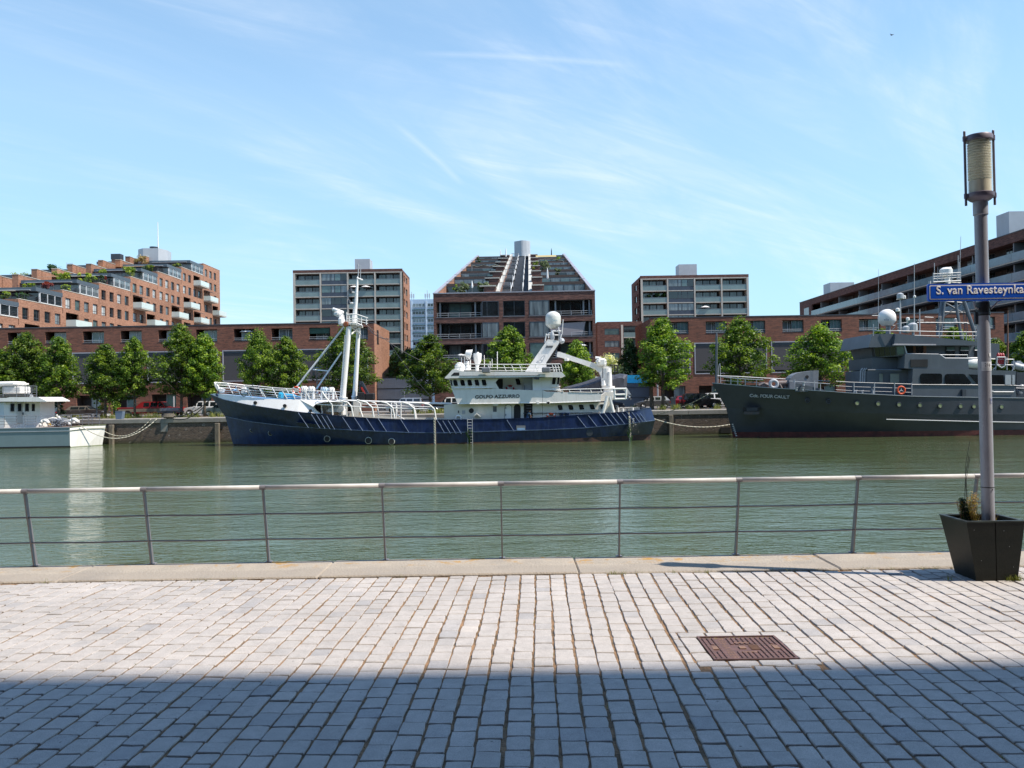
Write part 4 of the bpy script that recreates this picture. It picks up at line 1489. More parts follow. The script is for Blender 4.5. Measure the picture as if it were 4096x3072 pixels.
 for k in range(n):
  ys = step * k + 0.4
  zs = H + rise * k - .1
  ye = step * (k + 1)
  # terrace slab (roof of the storey below)
  s = MB()
  s.box(-HW + .41, -ST - .21, ys, ye + .4, zs - .14, zs)
  s.box(ST + .21, HW - .41, ys, ye + .4, zs - .14, zs)
  L(s, 'terrace_slab', M_DARK)
  for sx in (-1, 1):
   xa, xb = (-HW + .41, -ST - .21) if sx < 0 else (ST + .21, HW - .41)
   # timber parapet at the front edge, made of two boards
   if k:
    for q in range(2):
     p = MB()
     p.box(xa, xb - (1.6 if sx < 0 else 0) + (0 if sx < 0 else 0), ys - .25 + .02 * q, ys - .15 + .02 * q, zs - .12 + q * .24, zs + .1 + q * .24)
     L(p, 'parapet_board', M_WOOD)
    rr = MB()
    rr.tube((xa, ys - .1, zs + .75), (xb, ys - .1, zs + .75), .03, 6)
    L(rr, 'rail', M_MGREY)
   # brick pier beside the stair, with pale top
   px = xb - 1.6 if sx < 0 else xa
   p = MB()
   p.box(px, px + 1.6, ys - .3, ys + 2.4, zs - .3, zs + 1.0)
   L(p, 'pier', M_BRICK_D)
   p = MB()
   p.box(px - (.6 if sx < 0 else .05), px + 1.65, ys - .4, ys + 2.5, zs + 1.0, zs + 1.16)
   L(p, 'pier_cap', M_CONCL)
   # glazed front of the next storey
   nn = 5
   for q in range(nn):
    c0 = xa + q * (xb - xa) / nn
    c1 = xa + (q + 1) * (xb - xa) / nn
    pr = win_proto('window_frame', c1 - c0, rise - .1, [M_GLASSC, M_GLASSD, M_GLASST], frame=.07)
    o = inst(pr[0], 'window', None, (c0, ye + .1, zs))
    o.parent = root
    pn = bpy.data.objects.new('pane', pr[1][rnd.choice([0, 0, 0, 1, 2])])  # mostly pale panes: the sky's reflection is put into their colour
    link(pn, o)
 # stair in the trench: one tread every 0.18 m of climb
 tr = MB()
 nst = int(rise * n / 0.30)
 for i in range(nst):
  y = 1.0 + i * (step * n - 1) / nst
  z = H - .3 + i * rise * n / nst
  tr.box(-0.35, 1.15, y, y + .5, z, z + .08)
 L(tr, 'stair_treads', mat('stair_grey', (0.16, 0.17, 0.19), 0.6), kind='stuff')
 fl = MB()
 fl.prism([(0.5, H - 1.3), (0.5, H - .9), (step * n, H + rise * n - .9), (step * n, H + rise * n - 1.3)], -ST + .2, ST - .2, 'x')
 L(fl, 'stair_floor', M_DARK)
 for k in range(n):
  for xx in (-.42, 1.2):
   r_ = MB()
   y0, y1 = step * k + 1, step * (k + 1)
   z0, z1 = H + rise * k, H + rise * (k + 1)
   r_.tube((xx, y0, z0 + .6), (xx, y1, z1 + .2), .045, 6)
   r_.tube((xx, y0, z0 - .3), (xx, y0, z0 + 1.5), .045, 6)
   L(r_, 'stair_rail', M_WHITE)
  g = MB()
  y0 = step * k + 2
  for i in range(12):
   g.box(-2.0 + i * .13, -1.96 + i * .13, y0, y0 + .04, H + rise * k + .1, H + rise * k + 1.6)
  g.box(-2.02, -.45, y0, y0 + .05, H + rise * k + 1.6, H + rise * k + 1.68)
  L(g, 'landing_fence', M_MGREY)
  g = MB()
  g.box(-2.0, -.45, y0 + .1, y0 + 2, H + rise * k - .1, H + rise * k + .12)
  L(g, 'landing', M_CONC)
 tp = MB()
 tp.box(-HW + .41, HW - .41, step * n + 1.5, step * n + 15.5, H + rise * n - .3, H + rise * n + .1)
 L(tp, 'roof', M_DARK)
 tf = MB()
 tf.box(-HW + .41, -ST, step * n + .8, step * n + 1.5, H + rise * n - .6, H + rise * n + .15)
 tf.box(ST, HW - .41, step * n + .8, step * n + 1.5, H + rise * n - .6, H + rise * n + .15)
 L(tf, 'roof_fascia', M_WOOD)
 dr_ = MB()
 dr_.box(-ST + .3, ST - .3, step * n + .5, step * n + 1.0, H + rise * n - 1.6, H + rise * n)
 L(dr_, 'stair_door', M_BLACK)
 ph = MB()
 poly = [(-1.7, step * n + 9), (0.2, step * n + 7.5)] + [(0.2 + 2.3 * math.sin(a), step * n + 9.8 - 2.3 * math.cos(a)) for a in (0.2, .6, 1.0, 1.4, 1.8)] + [(1.5, step * n + 12.5), (-1.7, step * n + 12.5)]
 ph.prism(poly, H + rise * n, H + rise * n + 5.3, 'z')
 L(ph, 'lift_house', M_LGREY)
 for (x, y, r) in ((-3.0, 9, .6), (3.6, 10, .5), (5.2, 9, .3)):
  v = MB()
  v.lathe((x, step * n + y, H + rise * n), [(r, 0), (r, .9), (r * 1.1, .95), (r * 1.1, 1.1)], 12)
  L(v, 'roof_vent', M_LGREY)
 return root, step, rise, H, n
mid_root, mstep, mrise, mH, mn = middle()
def bush(label, loc, r, h, m, n=14, per=60, size=0.12, seed=1, name='shrub', cat='shrub', group=None, squash=0.8):
 rs = random.Random(seed)
 cs = [(rs.gauss(0, r * .42), rs.gauss(0, r * .42), h * (.25 + .7 * rs.random())) for _ in range(n)]
 V, F, T = leaf_cloud(cs, [r * .42 * (0.7 + .6 * rs.random()) for _ in cs], per, size, squash, seed, 0.1)
 root = thing(name, label, cat, loc, group)
 o = bpy.data.objects.new('foliage', mesh_np('foliage', V, F, T, m))
 link(o, root)
 st = MB()
 for k in range(3):
  st.tube((0, 0, -.05), (cs[k][0] * .6, cs[k][1] * .6, cs[k][2]), .025, 5, .01)
 st.build('stem', M_BARK, root, local=True)
 return root
def mloc(x, k, dy, dz=0):
 """point on terrace k of the middle building, local x, dy behind the parapet"""
 a = -0.0234
 y = mstep * k + dy
 return (0.45 + x * math.cos(a) - y * math.sin(a), 112 + x * math.sin(a) + y * math.cos(a), mH + mrise * k - .1 + dz)
bush('left round grey green olive bush on the lowest roof terrace of the stepped middle building', mloc(-7.0, 0, .9), .8, 1.7, M_LEAFO, 16, 90, .09, 1)
bush('olive bush beside the stair wall side of the lowest roof terrace, second from the left', mloc(-4.2, 0, .9), .8, 1.8, M_LEAFO, 16, 90, .09, 2)
bush('large olive bush in the middle of the right half of the stepped roof', mloc(5.0, 3, .8), .9, 2.0, M_LEAFO, 16, 90, .1, 3)
bush('small olive bush lower on the right half of the stepped roof', mloc(6.8, 2, .8), .6, 1.5, M_LEAFO, 12, 70, .09, 4)
bush('yellow green grass bush right of the roof stair', mloc(3.2, 3, .3), .55, 1.9, M_LEAFY, 12, 70, .08, 5)
bush('bright green plant high on the right side of the stepped roof', mloc(8.4, 5, .8), .55, 1.4, M_LEAFY, 10, 60, .1, 6)
bush('green plant at the left wall high on the stepped roof', mloc(-9.0, 5, .8), .5, 1.5, M_LEAFD, 10, 60, .1, 7)
bush('small yellow green plant low at the left wall of the stepped roof', mloc(-8.2, 0, 3.0, .6), .4, 1.1, M_LEAFY, 8, 50, .08, 8)
def cloth(name, label, cat, pts, m, th=0.03, pole=None):
 """sun sail or awning: a sagging strip between points"""
 root = thing(name, label, cat, pts[0])
 mb = MB()
 n = len(pts) // 2
 a, b = pts[:n], pts[n:]
 for i in range(n - 1):
  p, q, r_, s = Vector(a[i]), Vector(a[i + 1]), Vector(b[i + 1]), Vector(b[i])
  up = Vector((0, 0, th))
  mb.add([p, q, r_, s, p + up, q + up, r_ + up, s + up], [(3, 2, 1, 0), (4, 5, 6, 7), (0, 1, 5, 4), (1, 2, 6, 5), (2, 3, 7, 6), (3, 0, 4, 7)])
 mb.build('cloth', m, root)
 if pole:
  pb = MB()
  for q in pole:
   pb.tube(q, (q[0], q[1], q[2] - 2.0), .03, 6)
  pb.build('pole', M_LGREY, root)
 return root
a = [mloc(2.8 + i * 1.25, 4, 2.0, 1.35 + (.45 * math.sin(PI * i / 5))) for i in range(6)]
b = [mloc(2.8 + i * 1.25, 4, 5.0, 1.75 + (.45 * math.sin(PI * i / 5))) for i in range(6)]
cloth('sun_sail', 'cream sun sail arching over an upper right terrace of the stepped roof', 'sun sail', a + b, M_CANVAS, pole=[a[0], a[-1]])
a = [mloc(-8.6 + i * 1.1, 3, 2.0, 1.7 - (.28 * abs(math.sin(PI * i / 2)))) for i in range(6)]
b = [mloc(-8.6 + i * 1.1, 3, 5.0, 2.0 - (.2 * abs(math.sin(PI * i / 2)))) for i in range(6)]
cloth('sun_sail', 'pale scalloped sun sail over a left terrace of the stepped roof', 'sun sail', a + b, M_CANVAS, pole=[a[0], a[-1]])
a = [mloc(3.6 + i * .9, 5, 2.0, 1.5) for i in range(6)]
b = [mloc(3.6 + i * .9, 5, 4.0, 2.2) for i in range(6)]
cloth('awning', 'yellowish folded awning near the top right of the stepped roof', 'awning', a + b, mat('ochre_canvas', (0.45, 0.36, 0.16), .8))
def parasol(label, loc, r, m, closed=False, h=2.3, group=None):
 root = thing('parasol', label, 'parasol', loc, group)
 c = MB()
 if closed:
  c.lathe((0, 0, 0), [(.1, .9), (.16, 1.1), (.11, h * .8), (.03, h)], 8)
 else:
  c.lathe((0, 0, 0), [(r, h - .45), (r * .98, h - .40), (r * .5, h - .16), (.05, h)], 8)
 c.build('canopy', m, root, local=True)
 c = MB()
 c.tube((0, 0, 0), (0, 0, h), .025, 6)
 c.build('pole', M_MGREY, root, local=True)
 return root
parasol('closed white parasol near the top of the left roof terraces', mloc(-4.6, 6, 2.0), .4, M_CANVASW, True, 2.8)
parasol('closed white parasol left of the roof stair, one terrace below the top', mloc(-2.9, 5, .5, .6), .4, M_CANVASW, True, 2.8)
parasol('closed white parasol on the lowest left roof terrace between two olive bushes', mloc(-5.7, 0, .7), .4, M_CANVASW, True, 1.9)
parasol('closed white parasol low on the right roof terraces', mloc(4.9, 1, 1.0), .4, M_CANVASW, True, 2.6)
parasol('dark closed parasol near the top of the right roof terraces', mloc(7.4, 6, 2.0), .4, M_DGREY, True, 2.8)
pw = W(2316, 1378, 112.6)
parasol('white parasol in the right corner balcony of the stepped building', (pw.x, pw.y, 6.92), 1.2, M_CANVASW, False, 2.0)
shd = MB()
shs = thing('shade_cloth', 'grey shade cloth hung in the right balcony of the stepped building behind the radar dome', 'shade cloth', (8, 112.2, 9.8))
shd.add([(5.4, 112.0, 9.85), (9.6, 112.0, 9.85), (10.1, 112.0, 11.7), (5.2, 112.0, 11.45), (5.4, 112.05, 9.85), (9.6, 112.05, 9.85), (10.1, 112.05, 11.7), (5.2, 112.05, 11.45)],
  [(0, 1, 2, 3), (7, 6, 5, 4), (0, 4, 5, 1), (1, 5, 6, 2), (2, 6, 7, 3), (3, 7, 4, 0)])
shd.build('cloth', mat('shade_grey', (0.26, 0.24, 0.26), .8, var=.05), shs)
# ---- left stepped building with the long facade facing right
def left_big():
 XF, XB = -77.0, -99.0
 root = thing('terraced_building', 'large orange brown brick building at the left with stepped roof gardens and glass balconies', 'building', ((XF + XB) / 2, 165, 0))
 bounds = [103.5, 116.6, 129.5, 142.2, 154.8, 167.7, 180.6, 193.7, 207.6, 219.2]
 tops = [12.2, 15.2, 18.25, 21.3, 24.3, 27.3, 30.3, 33.35, 36.4]
 rnd = random.Random(9)
 balc = [(168.7, 21.15), (175.0, 18.15), (201, 30.15), (207.5, 27.15), (194.8, 24.15), (213.6, 24.15), (187.8, 21.15), (201, 21.15), (143.2, 15.15), (131.0, 12.15), (181.2, 15.3 - .15), (194.8, 18.15)]
 wp1 = win_proto('window_frame', 1.73, 1.85, [M_GLASSC, M_GLASSD, M_GLASST, mat('pale_curtain_glass', (0.5, 0.53, 0.53), .2, var=.15, vscale=2, spec=.8)], frame=.11, mull=(1.15,), trans=(.5,))
 nwin = 0
 for s in range(9):
  y0, y1, T = bounds[s], bounds[s + 1], tops[s]
  holes = []
  wins = []
  loggs = []
  if T > 12.5:
   nf = 0
   while T - 3.05 - 3 * nf > 8.0:
    zb = T - 3.05 - 3.0 * nf
    fl = zb - .1
    for j in range(4):
     ya = y0 + .9 + 3.12 * j
     if ya + 1.73 > y1 - .2:
      continue
     # a loggia takes this window's place?
     lg = [b_ for b_ in balc if abs(b_[1] - fl) < .25 and ya + 1.9 > b_[0] - .3 and ya < b_[0] + 4.4]
     if lg:
      continue
     holes.append((ya, ya + 1.73, zb, zb + 1.85))
     wins.append((ya, zb))
    nf += 1
   for b_ in balc:
    if y0 <= b_[0] < y1 and b_[1] > 11:
     ye = min(b_[0] + 4.2, y1 - .1)
     holes.append((b_[0], ye, b_[1], b_[1] + 2.4))
     loggs.append((b_[0], ye, b_[1]))
  w = MB()
  wall_holes(w, y0, y1, 0, T, holes, XF - .3, XF, 'x')
  w.build('facade_wall', M_BRICK_O, root)
  bl = MB()
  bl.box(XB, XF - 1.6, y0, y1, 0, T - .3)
  bl.box(XF - 1.6, XF - .3, y0, y0 + .2, 0, T)
  bl.box(XF - 1.6, XF - .3, y1 - .2, y1, 0, T)
  bl.box(XF - 1.6, XF - .3, y0 + .2, y1 - .2, T - .45, T - .3)
  bl.build('inner_wall', M_BRICK_D, root)
  if s > 0:   # brick front of the riser
   rw = MB()
   rw.box(XB, XF, y0 - .12, y0, tops[s - 1] - 1, T)
   rw.build('riser_wall', M_BRICK_O, root)
  cp = MB()
  cp.box(XF - .36, XF + .05, y0 + .01, y1, T, T + .1)
  cp.build('coping', M_CONCL, root)
  for (ya, zb) in wins:
   hid = 1.67 + 10.1 / 121.5 * ya
   if zb + 1.85 < hid - .4:
    continue
   nwin += 1
   add_win(wp1, root, (XF - .2, ya, zb), PI / 2, rnd.choice([0, 1, 3, 3, 2, 1]))
  for (ya, ye, z) in loggs:
   g = MB()
   g.box(XF - 1.55, XF - 1.5, ya, ye, z, z + 2.4)
   g.box(XF - 1.5, XF - .3, ya, ye, z + 2.4, z + 2.5)
   g.build('loggia', M_DARK, root)
   g = MB()
   g.box(XF - 1.48, XF - 1.42, ya + .5, ya + 2.6, z + .05, z + 2.2)
   g.build('window_glass', M_GLASSD, root)
  if s < 8:
   # roof terrace: glazed room at the far end, railing at the near end
   ra = y0 + (y1 - y0) * .47
   gz = MB()
   gz.box(-86.6, XF - .15, ra, y1, T + .1, T + 1.85)
   gz.box(XB + .5, -93, ra, y1, T + .1, T + 1.85)
   gz.each('glazed_room', M_GLASSD if s < 3 else M_GLASSC, root)
   fz = MB()
   for q in range(4):
    yy = ra + q * (y1 - ra - .15) / 3
    fz.box(XF - .15, XF - .05, yy, yy + .12, T + .1, T + 1.8)
   fz.box(XF - .15, XF - .05, ra, y1, T + 1.74, T + 1.85)
   fz.box(XF - .15, XF - .05, ra, y1, T + .1, T + .2)
   for q in range(5):
    xx = XF - .15 - q * 2.3
    fz.box(xx - .12, xx, ra - .06, ra + .02, T + .1, T + 1.85)
   fz.each('glazing_bar', M_FRAMEW, root)
   rf = MB()
   rf.box(-86.9, XF + .02, ra - 1.3, y1, T + 1.85, T + 2.48)
   rf.box(XB - .5, -92.6, ra - 1.3, y1, T + 1.85, T + 2.48)
   rf.each('room_roof', M_SLATE, root)
   aw = MB()
   aw.box(-86, XF - .8, ra - 1.75, ra - 1.3, T + 1.95, T + 2.05)
   aw.build('awning_box', M_LGREY, root)
   rr = MB()
   for zz in (.3, .55, .8):
    rr.tube((XF - .12, y0 + .2, T + .1 + zz), (XF - .12, y1 - .1, T + .1 + zz), .025, 5)
    if s:
     pass
    rr.tube((XF - .12, y0 + .2, T + .1 + zz), (XF - 8, y0 + .2, T + .1 + zz), .025, 5)
   k = 0
   yy = y0 + .2
   while yy < y1:
    rr.box(XF - .15, XF - .1, yy - .02, yy + .02, T + .1, T + .95)
    yy += 1.5
   rr.build('railing', M_DGREY, root)
  # brick core walls between the terraces
  for (xx, dz) in ((-88.3, 3.45), (-92.2, 3.4)):
   if s < 8:
    c = MB()
    c.box(xx, xx + 1.1, y0 + 4.4, y0 + 6.0, T - .2, T + dz)
    c.build('core_pier', M_BRICK_O, root)
    c = MB()
    c.box(xx + .1, xx + 1.0, y0 + 6.3, y1 - .1, T - .2, T + dz)
    c.build('core_wall', M_BRICK_O, root)
    c = MB()
    c.box(xx - .06, xx + 1.16, y0 + 4.34, y0 + 6.05, T + dz, T + dz + .1)
    c.box(xx + .05, xx + 1.06, y0 + 6.25, y1 - .1, T + dz, T + dz + .1)
    c.build('core_coping', M_CONCL, root)
 for (ya, z) in balc:
  if z < 13.5:
   continue
  s = MB()
  s.box(XF, XF + 1.75, ya, ya + 5.4, z - .28, z - .02)
  s.build('balcony_slab', M_CONCL, root)
  g = MB()
  g.box(XF + 1.72, XF + 1.78, ya - .03, ya + 5.43, z - .05, z + 1.08)
  g.box(XF + .02, XF + 1.72, ya - .04, ya + .02, z - .05, z + 1.08)
  g.box(XF + .02, XF + 1.72, ya + 5.38, ya + 5.44, z - .05, z + 1.08)
  g.build('balcony_screen', M_BALW, root)
  if rnd.random() < .5:
   m_ = MB()
   m_.prism([(XF + .05, z + 2.5), (XF + 1.2, z + 2.2), (XF + 1.2, z + 2.28), (XF + .05, z + 2.6)], ya, ya + 4.4)
   m_.build('awning', M_DGREY, root)
 # lift house, chimneys, mast
 lh = MB()
 arc = [(-90.4, 204), (-90.4, 201), (-88.6, 199.6), (-85.0, 199.8), (-84.0, 203), (-84.4, 206)]
 lh.prism(arc, 35.5, 39.0, 'z')
 lh.build('lift_house', M_LGREY, root)
 for (x, y, z) in ((-94.5, 196, 33.3), (-90.6, 202.0, 34.6)):
  c = MB()
  c.box(x, x + 2.0, y, y + 1.6, z, z + 2.5)
  c.build('chimney', M_BRICK_O, root)
  c = MB()
  c.box(x - .1, x + 2.1, y - .1, y + 1.7, z + 2.5, z + 3.8)
  c.build('chimney_cap', M_DGREY, root)
 v = MB()
 v.lathe((-87.0, 202, 39.0), [(.9, 0), (.9, .5), (1.0, .55), (1.0, .7)], 12)
 v.build('roof_vent', M_DGREY, root)
 fp = MB()
 fp.lathe((-86.4, 203, 0), [(.16, 36.0), (.14, 40), (.08, 46.0)], 10)
 fp.build('mast', M_WHITE, root)
 an = MB()
 p = (-95.5, 178, 29.6)
 an.tube(p, (p[0], p[1], p[2] + 2.6), .04, 5)
 for q in range(4):
  an.tube((p[0] + .2, p[1], p[2] + 2 + q * .12), (p[0] + 1.6, p[1] - .3, p[2] + 2 + q * .12), .02, 4)
 an.build('antenna', M_LGREY, root)
 return root, bounds, tops
lbig, LBD, LTP = left_big()
gl = [(2, .8, 'yellow green shrub on the second lowest garden terrace of the left building', M_LEAFY, -79.5, 1.1), (2, 3.5, 'dark conifer topiary on the second lowest garden terrace of the left building', M_LEAFD, -78.6, 1.3),
 (3, 1.0, 'red leaved maple on the roof terrace of the left building', M_LEAFR, -80.4, 1.6), (3, 3.2, 'pale green shrub beside the red maple on the left building', M_LEAFY, -78.2, 1.2), (3, .8, 'round golden bush left of the red maple', M_LEAFY, -83, 1.2),
 (4, .8, 'large weeping golden shrub over the terrace edge of the left building', M_LEAFY, -84.5, 2.3), (4, 1.5, 'bushy yellow green shrub in the middle garden terrace of the left building', M_LEAFY, -80, 1.9), (4, 4.2, 'dark red and green shrub before the glazed room in the middle terrace', M_LEAFR, -78.4, 1.5),
 (4, 3.0, 'green shrub row at the railing of the middle garden terrace', M_LEAFD, -78.0, 1.6), (5, 1.0, 'green climbing plant at the terrace corner under the chimney', M_LEAFY, -83, 1.6), (5, 3.0, 'spreading small tree on the terrace of the left building', M_LEAFY, -78.6, 2.2),
 (6, .8, 'ball shaped green shrub on an upper terrace of the left building', M_LEAFY, -79, 1.3), (6, 2.4, 'low green hedge on an upper terrace of the left building', M_LEAFD, -80.5, 1.5), (7, .8, 'orange brown leaved shrub beside the chimney of the left building', M_LEAFB, -86.5, 2.6), (7, 2.5, 'pale green hedge at the top terrace of the left building', M_LEAFY, -79.2, 1.2),
 (5, 2.0, 'dense dark green shrub mass on the core terrace of the left building', M_LEAFD, -93.5, 3.0), (4, 6.5, 'lighter green shrub mass crowning the left terraces', M_LEAFY, -95.5, 2.8), (3, 4.0, 'grey green shrub near the left end of the roof gardens', M_LEAFO, -93.5, 1.8)]
for i, (s, dy, lab, m_, x, h) in enumerate(gl):
 bush(lab, (x, LBD[s] + dy, LTP[s] + .1), h * .62, h, m_, 12, 60, .16, 40 + i)
for i, (s, x0, x1) in enumerate(((1, -99, -80.5), (6, -92, -79.5), (4, -90, -80), (2, -97, -80))):
 T = LTP[s]
 ra = LBD[s] + (LBD[s + 1] - LBD[s]) * .47
 a = [(x0, ra - 1.4, T + 1.9), (x1, ra - 1.4, T + 1.9)]
 b = [(x0, ra - 3.6, T + 1.6), (x1, ra - 3.6, T + 1.6)]
 cloth('awning', ['cream awning on the lowest visible terrace at the left edge', 'yellow orange awning on the upper terrace of the left building', 'pale awning above the middle garden terrace of the left building',
 'beige awning above the terrace with the conifer at the left edge'][i], 'awning', a + b, M_CANVAS if i != 1 else mat('orange_canvas', (.75, .42, .12), .8))
# ---- two slab towers
def tower(label, x0, x1, Y0, Y1, zb, zt, right_face, seed):
 root = thing('apartment_tower', label, 'building', ((x0 + x1) / 2, Y0, 0))
 rnd = random.Random(seed)
 pitch = 2.9
 n = int((zt - .7 - zb) / pitch + .2)
 nb = 4
 bw = (x1 - x0) / nb
 top = zb + n * pitch
 c = MB()
 c.box(x0 - .04, x1 + .04, Y0 - .05, Y0 + .5, top, zt)
 c.box(x0, x1, Y0 + .5, Y1, top, zt - .1)
 c.build('roof_parapet', M_BRICK_D, root)
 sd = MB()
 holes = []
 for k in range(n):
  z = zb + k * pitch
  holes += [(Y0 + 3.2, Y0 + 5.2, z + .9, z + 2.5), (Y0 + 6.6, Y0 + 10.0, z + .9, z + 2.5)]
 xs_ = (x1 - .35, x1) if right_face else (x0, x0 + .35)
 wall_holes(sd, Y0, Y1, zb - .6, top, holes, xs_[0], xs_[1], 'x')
 sd.build('side_wall', M_BRICK_O if right_face else M_BRICK_D, root)  # brighter brick paints the sunlit side, darker brick the shaded side
 ob_ = MB()
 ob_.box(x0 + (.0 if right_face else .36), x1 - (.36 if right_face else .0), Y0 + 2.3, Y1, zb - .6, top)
 ob_.build('inner_wall', M_BRICK_D, root)
 pr2 = win_proto('window_frame', 2.0, 1.6, [M_GLASSC, M_GLASSD], frame=.1)
 pr3 = win_proto('window_frame', 3.4, 1.6, [M_GLASSC, M_GLASSD, M_GLASST], frame=.1, mull=(1.1,))
 for (a, b, z, z2) in holes:
  xx = x1 - .12 if right_face else x0 + .12
  if right_face:
   add_win(pr2 if b - a < 3 else pr3, root, (xx - .06, a, z), PI / 2, rnd.randint(0, 2))
  else:
   add_win(pr2 if b - a < 3 else pr3, root, (xx + .06, b, z), -PI / 2, rnd.randint(0, 2))
 for i in range(nb + 1):
  cl = MB()
  xx = x0 + i * bw
  w = .5 if i in (0, nb) else .34
  a = xx - (0 if i == 0 else w if i == nb else w / 2)
  cl.box(a, a + w, Y0 - .12, Y0 + 2.3, zb - .8, top)
  cl.build('column', M_COL, root)
 for k in range(n + 1):
  z = zb + k * pitch
  for i in range(nb):
   a, b = x0 + i * bw + .2, x0 + (i + 1) * bw - .2
   s = MB()
   s.box(a, b, Y0 - .05, Y0 + 2.2, z - .22, z)
   s.build('floor_slab', M_COL, root)
   if k == n:
    continue
   if i == 1:
    f = MB()
    f.box(a, b, Y0 + .12, Y0 + .22, z, z + .85)
    f.build('spandrel_panel', M_SLATE2, root)
    for q in range(4):
     c0 = a + [0, .38, .52, .76][q] * (b - a)
     c1 = a + [.38, .52, .76, 1.0][q] * (b - a)
     pr = win_proto('window_frame', c1 - c0, 1.75, [M_GLASSC, M_GLASSD, M_GLASST], frame=.08)
     add_win(pr, root, (c0, Y0 + .12, z + .88), 0, rnd.choice([0, 0, 1, 2]))
   else:
    for q in range(3):
     c0 = a + .5 + q * (b - a - .9) / 3
     c1 = a + .5 + (q + 1) * (b - a - .9) / 3
     pr = win_proto('window_frame', c1 - c0 - .1, 1.5, [M_GLASSC, M_GLASSD, M_GLASST], frame=.07, mull=((c1 - c0) * rnd.choice([.4, .6]),))
     add_win(pr, root, (c0, Y0 + 1.9, z + 1.0), 0, rnd.choice([0, 1, 1, 2]))
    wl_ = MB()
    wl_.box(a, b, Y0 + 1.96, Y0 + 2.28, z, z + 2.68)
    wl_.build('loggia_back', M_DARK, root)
    g = MB()
    g.box(a, b, Y0 + .02, Y0 + .06, z + .02, z + 1.18)
    g.build('balustrade', M_BALG, root)
    g = MB()
    g.box(a, b, Y0 - .02, Y0 + .1, z + 1.18, z + 1.23)
    g.build('handrail', M_MGREY, root)
 if zb > 6:
  st = MB()
  for i in range(nb + 1):
   xx = x0 + i * bw
   st.box(xx - (.5 if i == nb else 0), xx + (0 if i == nb else .5), Y0 - .1, Y0 + .6, 0, zb - .8)
  st.build('pillar', M_CONC, root)
  st = MB()
  st.box(x0 + 1, x1 - 1, Y0 + 5, Y1, 0, zb - .8)
  st.build('base_wall', M_DARK, root)
 else:
  st = MB()
  st.box(x0, x1, Y0 + .3, Y1, 0, zb)
  st.build('base_wall', M_BRICK_D, root)
 return root, top, zt
M_COL = mat('cream_concrete', (0.47, 0.44, 0.39), 0.75, var=0.08, vscale=.6, streak=.35, dirt=(.16, .14, .12))
M_SLATE2 = mat('spandrel_slate', (0.05, 0.062, 0.09), 0.3, var=.1)
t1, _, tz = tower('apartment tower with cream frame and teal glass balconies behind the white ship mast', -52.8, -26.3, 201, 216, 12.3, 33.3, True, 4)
lh = MB()
lh.box(-38.3, -34.6, 204, 208, 33.0, 36.3)
lh.build('lift_house', M_LGREY, t1)
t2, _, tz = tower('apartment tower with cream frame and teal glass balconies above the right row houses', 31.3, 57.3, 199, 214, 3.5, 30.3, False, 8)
lh = MB()
lh.box(41.2, 45.6, 202, 206, 30.0, 33.4)
lh.build('lift_house', M_LGREY, t2)
for (x, z, lab) in ((-38.0, 27.1, 'left white parasol on a tower balcony beside the ship mast'), (-35.2, 27.1, 'right white parasol on a tower balcony beside the ship mast')):
 parasol(lab, (x, 201.4, z - .2), 1.25, M_CANVASW, False, 2.5)
parasol('white slanted parasol on a balcony of the right tower', (46.8, 199.3, 18.0 + 2.9), 1.2, M_CANVASW, False, 2.0)
for i, (x, z) in enumerate(((33.5, 23.8 + 1.0), (35.4, 24.8), (37.0, 24.8))):
 bush(['leafy plant at the left of a green tower balcony', 'leafy plant in the middle of a green tower balcony', 'leafy plant at the right of a green tower balcony'][i], (x, 199.6, z - .1), .7, 1.4, M_LEAFD, 8, 50, .16, 60 + i)
# ---- lower wing left of the right tower
def wing():
 x0, x1, Y0, Y1, zt = 20.4, 31.1, 196.0, 212.0, 19.1
 root = thing('apartment_wing', 'dark brick low apartment block with teal balconies left of the right tower', 'building', (26, Y0, 0))
 holes = []
 for k in range(6):
  z = .9 + k * 2.9
  holes += [(22.1, 25.6, z + .6, z + 2.1), (26.6, 31.1, z, z + 2.7)]
 w = MB()
 wall_holes(w, x0, x1, 0, zt, holes, Y0, Y0 + .35)
 w.box(x0, x0 + .35, Y0 + .35, Y1, 0, zt)
 w.build('wall', M_BRICK_D, root)
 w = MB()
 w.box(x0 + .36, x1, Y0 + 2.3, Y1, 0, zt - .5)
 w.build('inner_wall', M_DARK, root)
 pr = win_proto('window_frame', 3.5, 1.5, [M_GLASSC, M_GLASST], frame=.1, mull=(1.1,))
 pr3 = win_proto('window_frame', 4.2, 1.5, [M_GLASSC, M_GLASSD], frame=.08, mull=(1.3, 2.8))
 for k in range(6):
  z = .9 + k * 2.9
  add_win(pr, root, (22.1, Y0 + .08, z + .6), 0, k)
  add_win(pr3, root, (26.7, Y0 + 1.9, z + 1.0), 0, k)
  g = MB()
  g.box(26.62, 31.08, Y0 + .02, Y0 + .06, z, z + 1.1)
  g.build('balustrade', M_BALG, root)
  g = MB()
  g.box(26.6, 31.1, Y0 - .04, Y0 + 1.9, z - .2, z)
  g.build('floor_slab', M_COL, root)
 c = MB()
 c.box(26.0, 26.5, Y0 - .1, Y0, 0, zt - .8)
 c.build('column', M_COL, root)
 ld = MB()
 for s_ in (-.3, .3):
  ld.tube((19.7 + s_, Y0 + 1, 8), (19.7 + s_, Y0 + 1, 20.4), .05, 5)
 for k in range(20):
  ld.tube((19.4, Y0 + 1, 8.4 + k * .6), (20.0, Y0 + 1, 8.4 + k * .6), .035, 4)
 ld.build('ladder', M_MGREY, root)
wing()
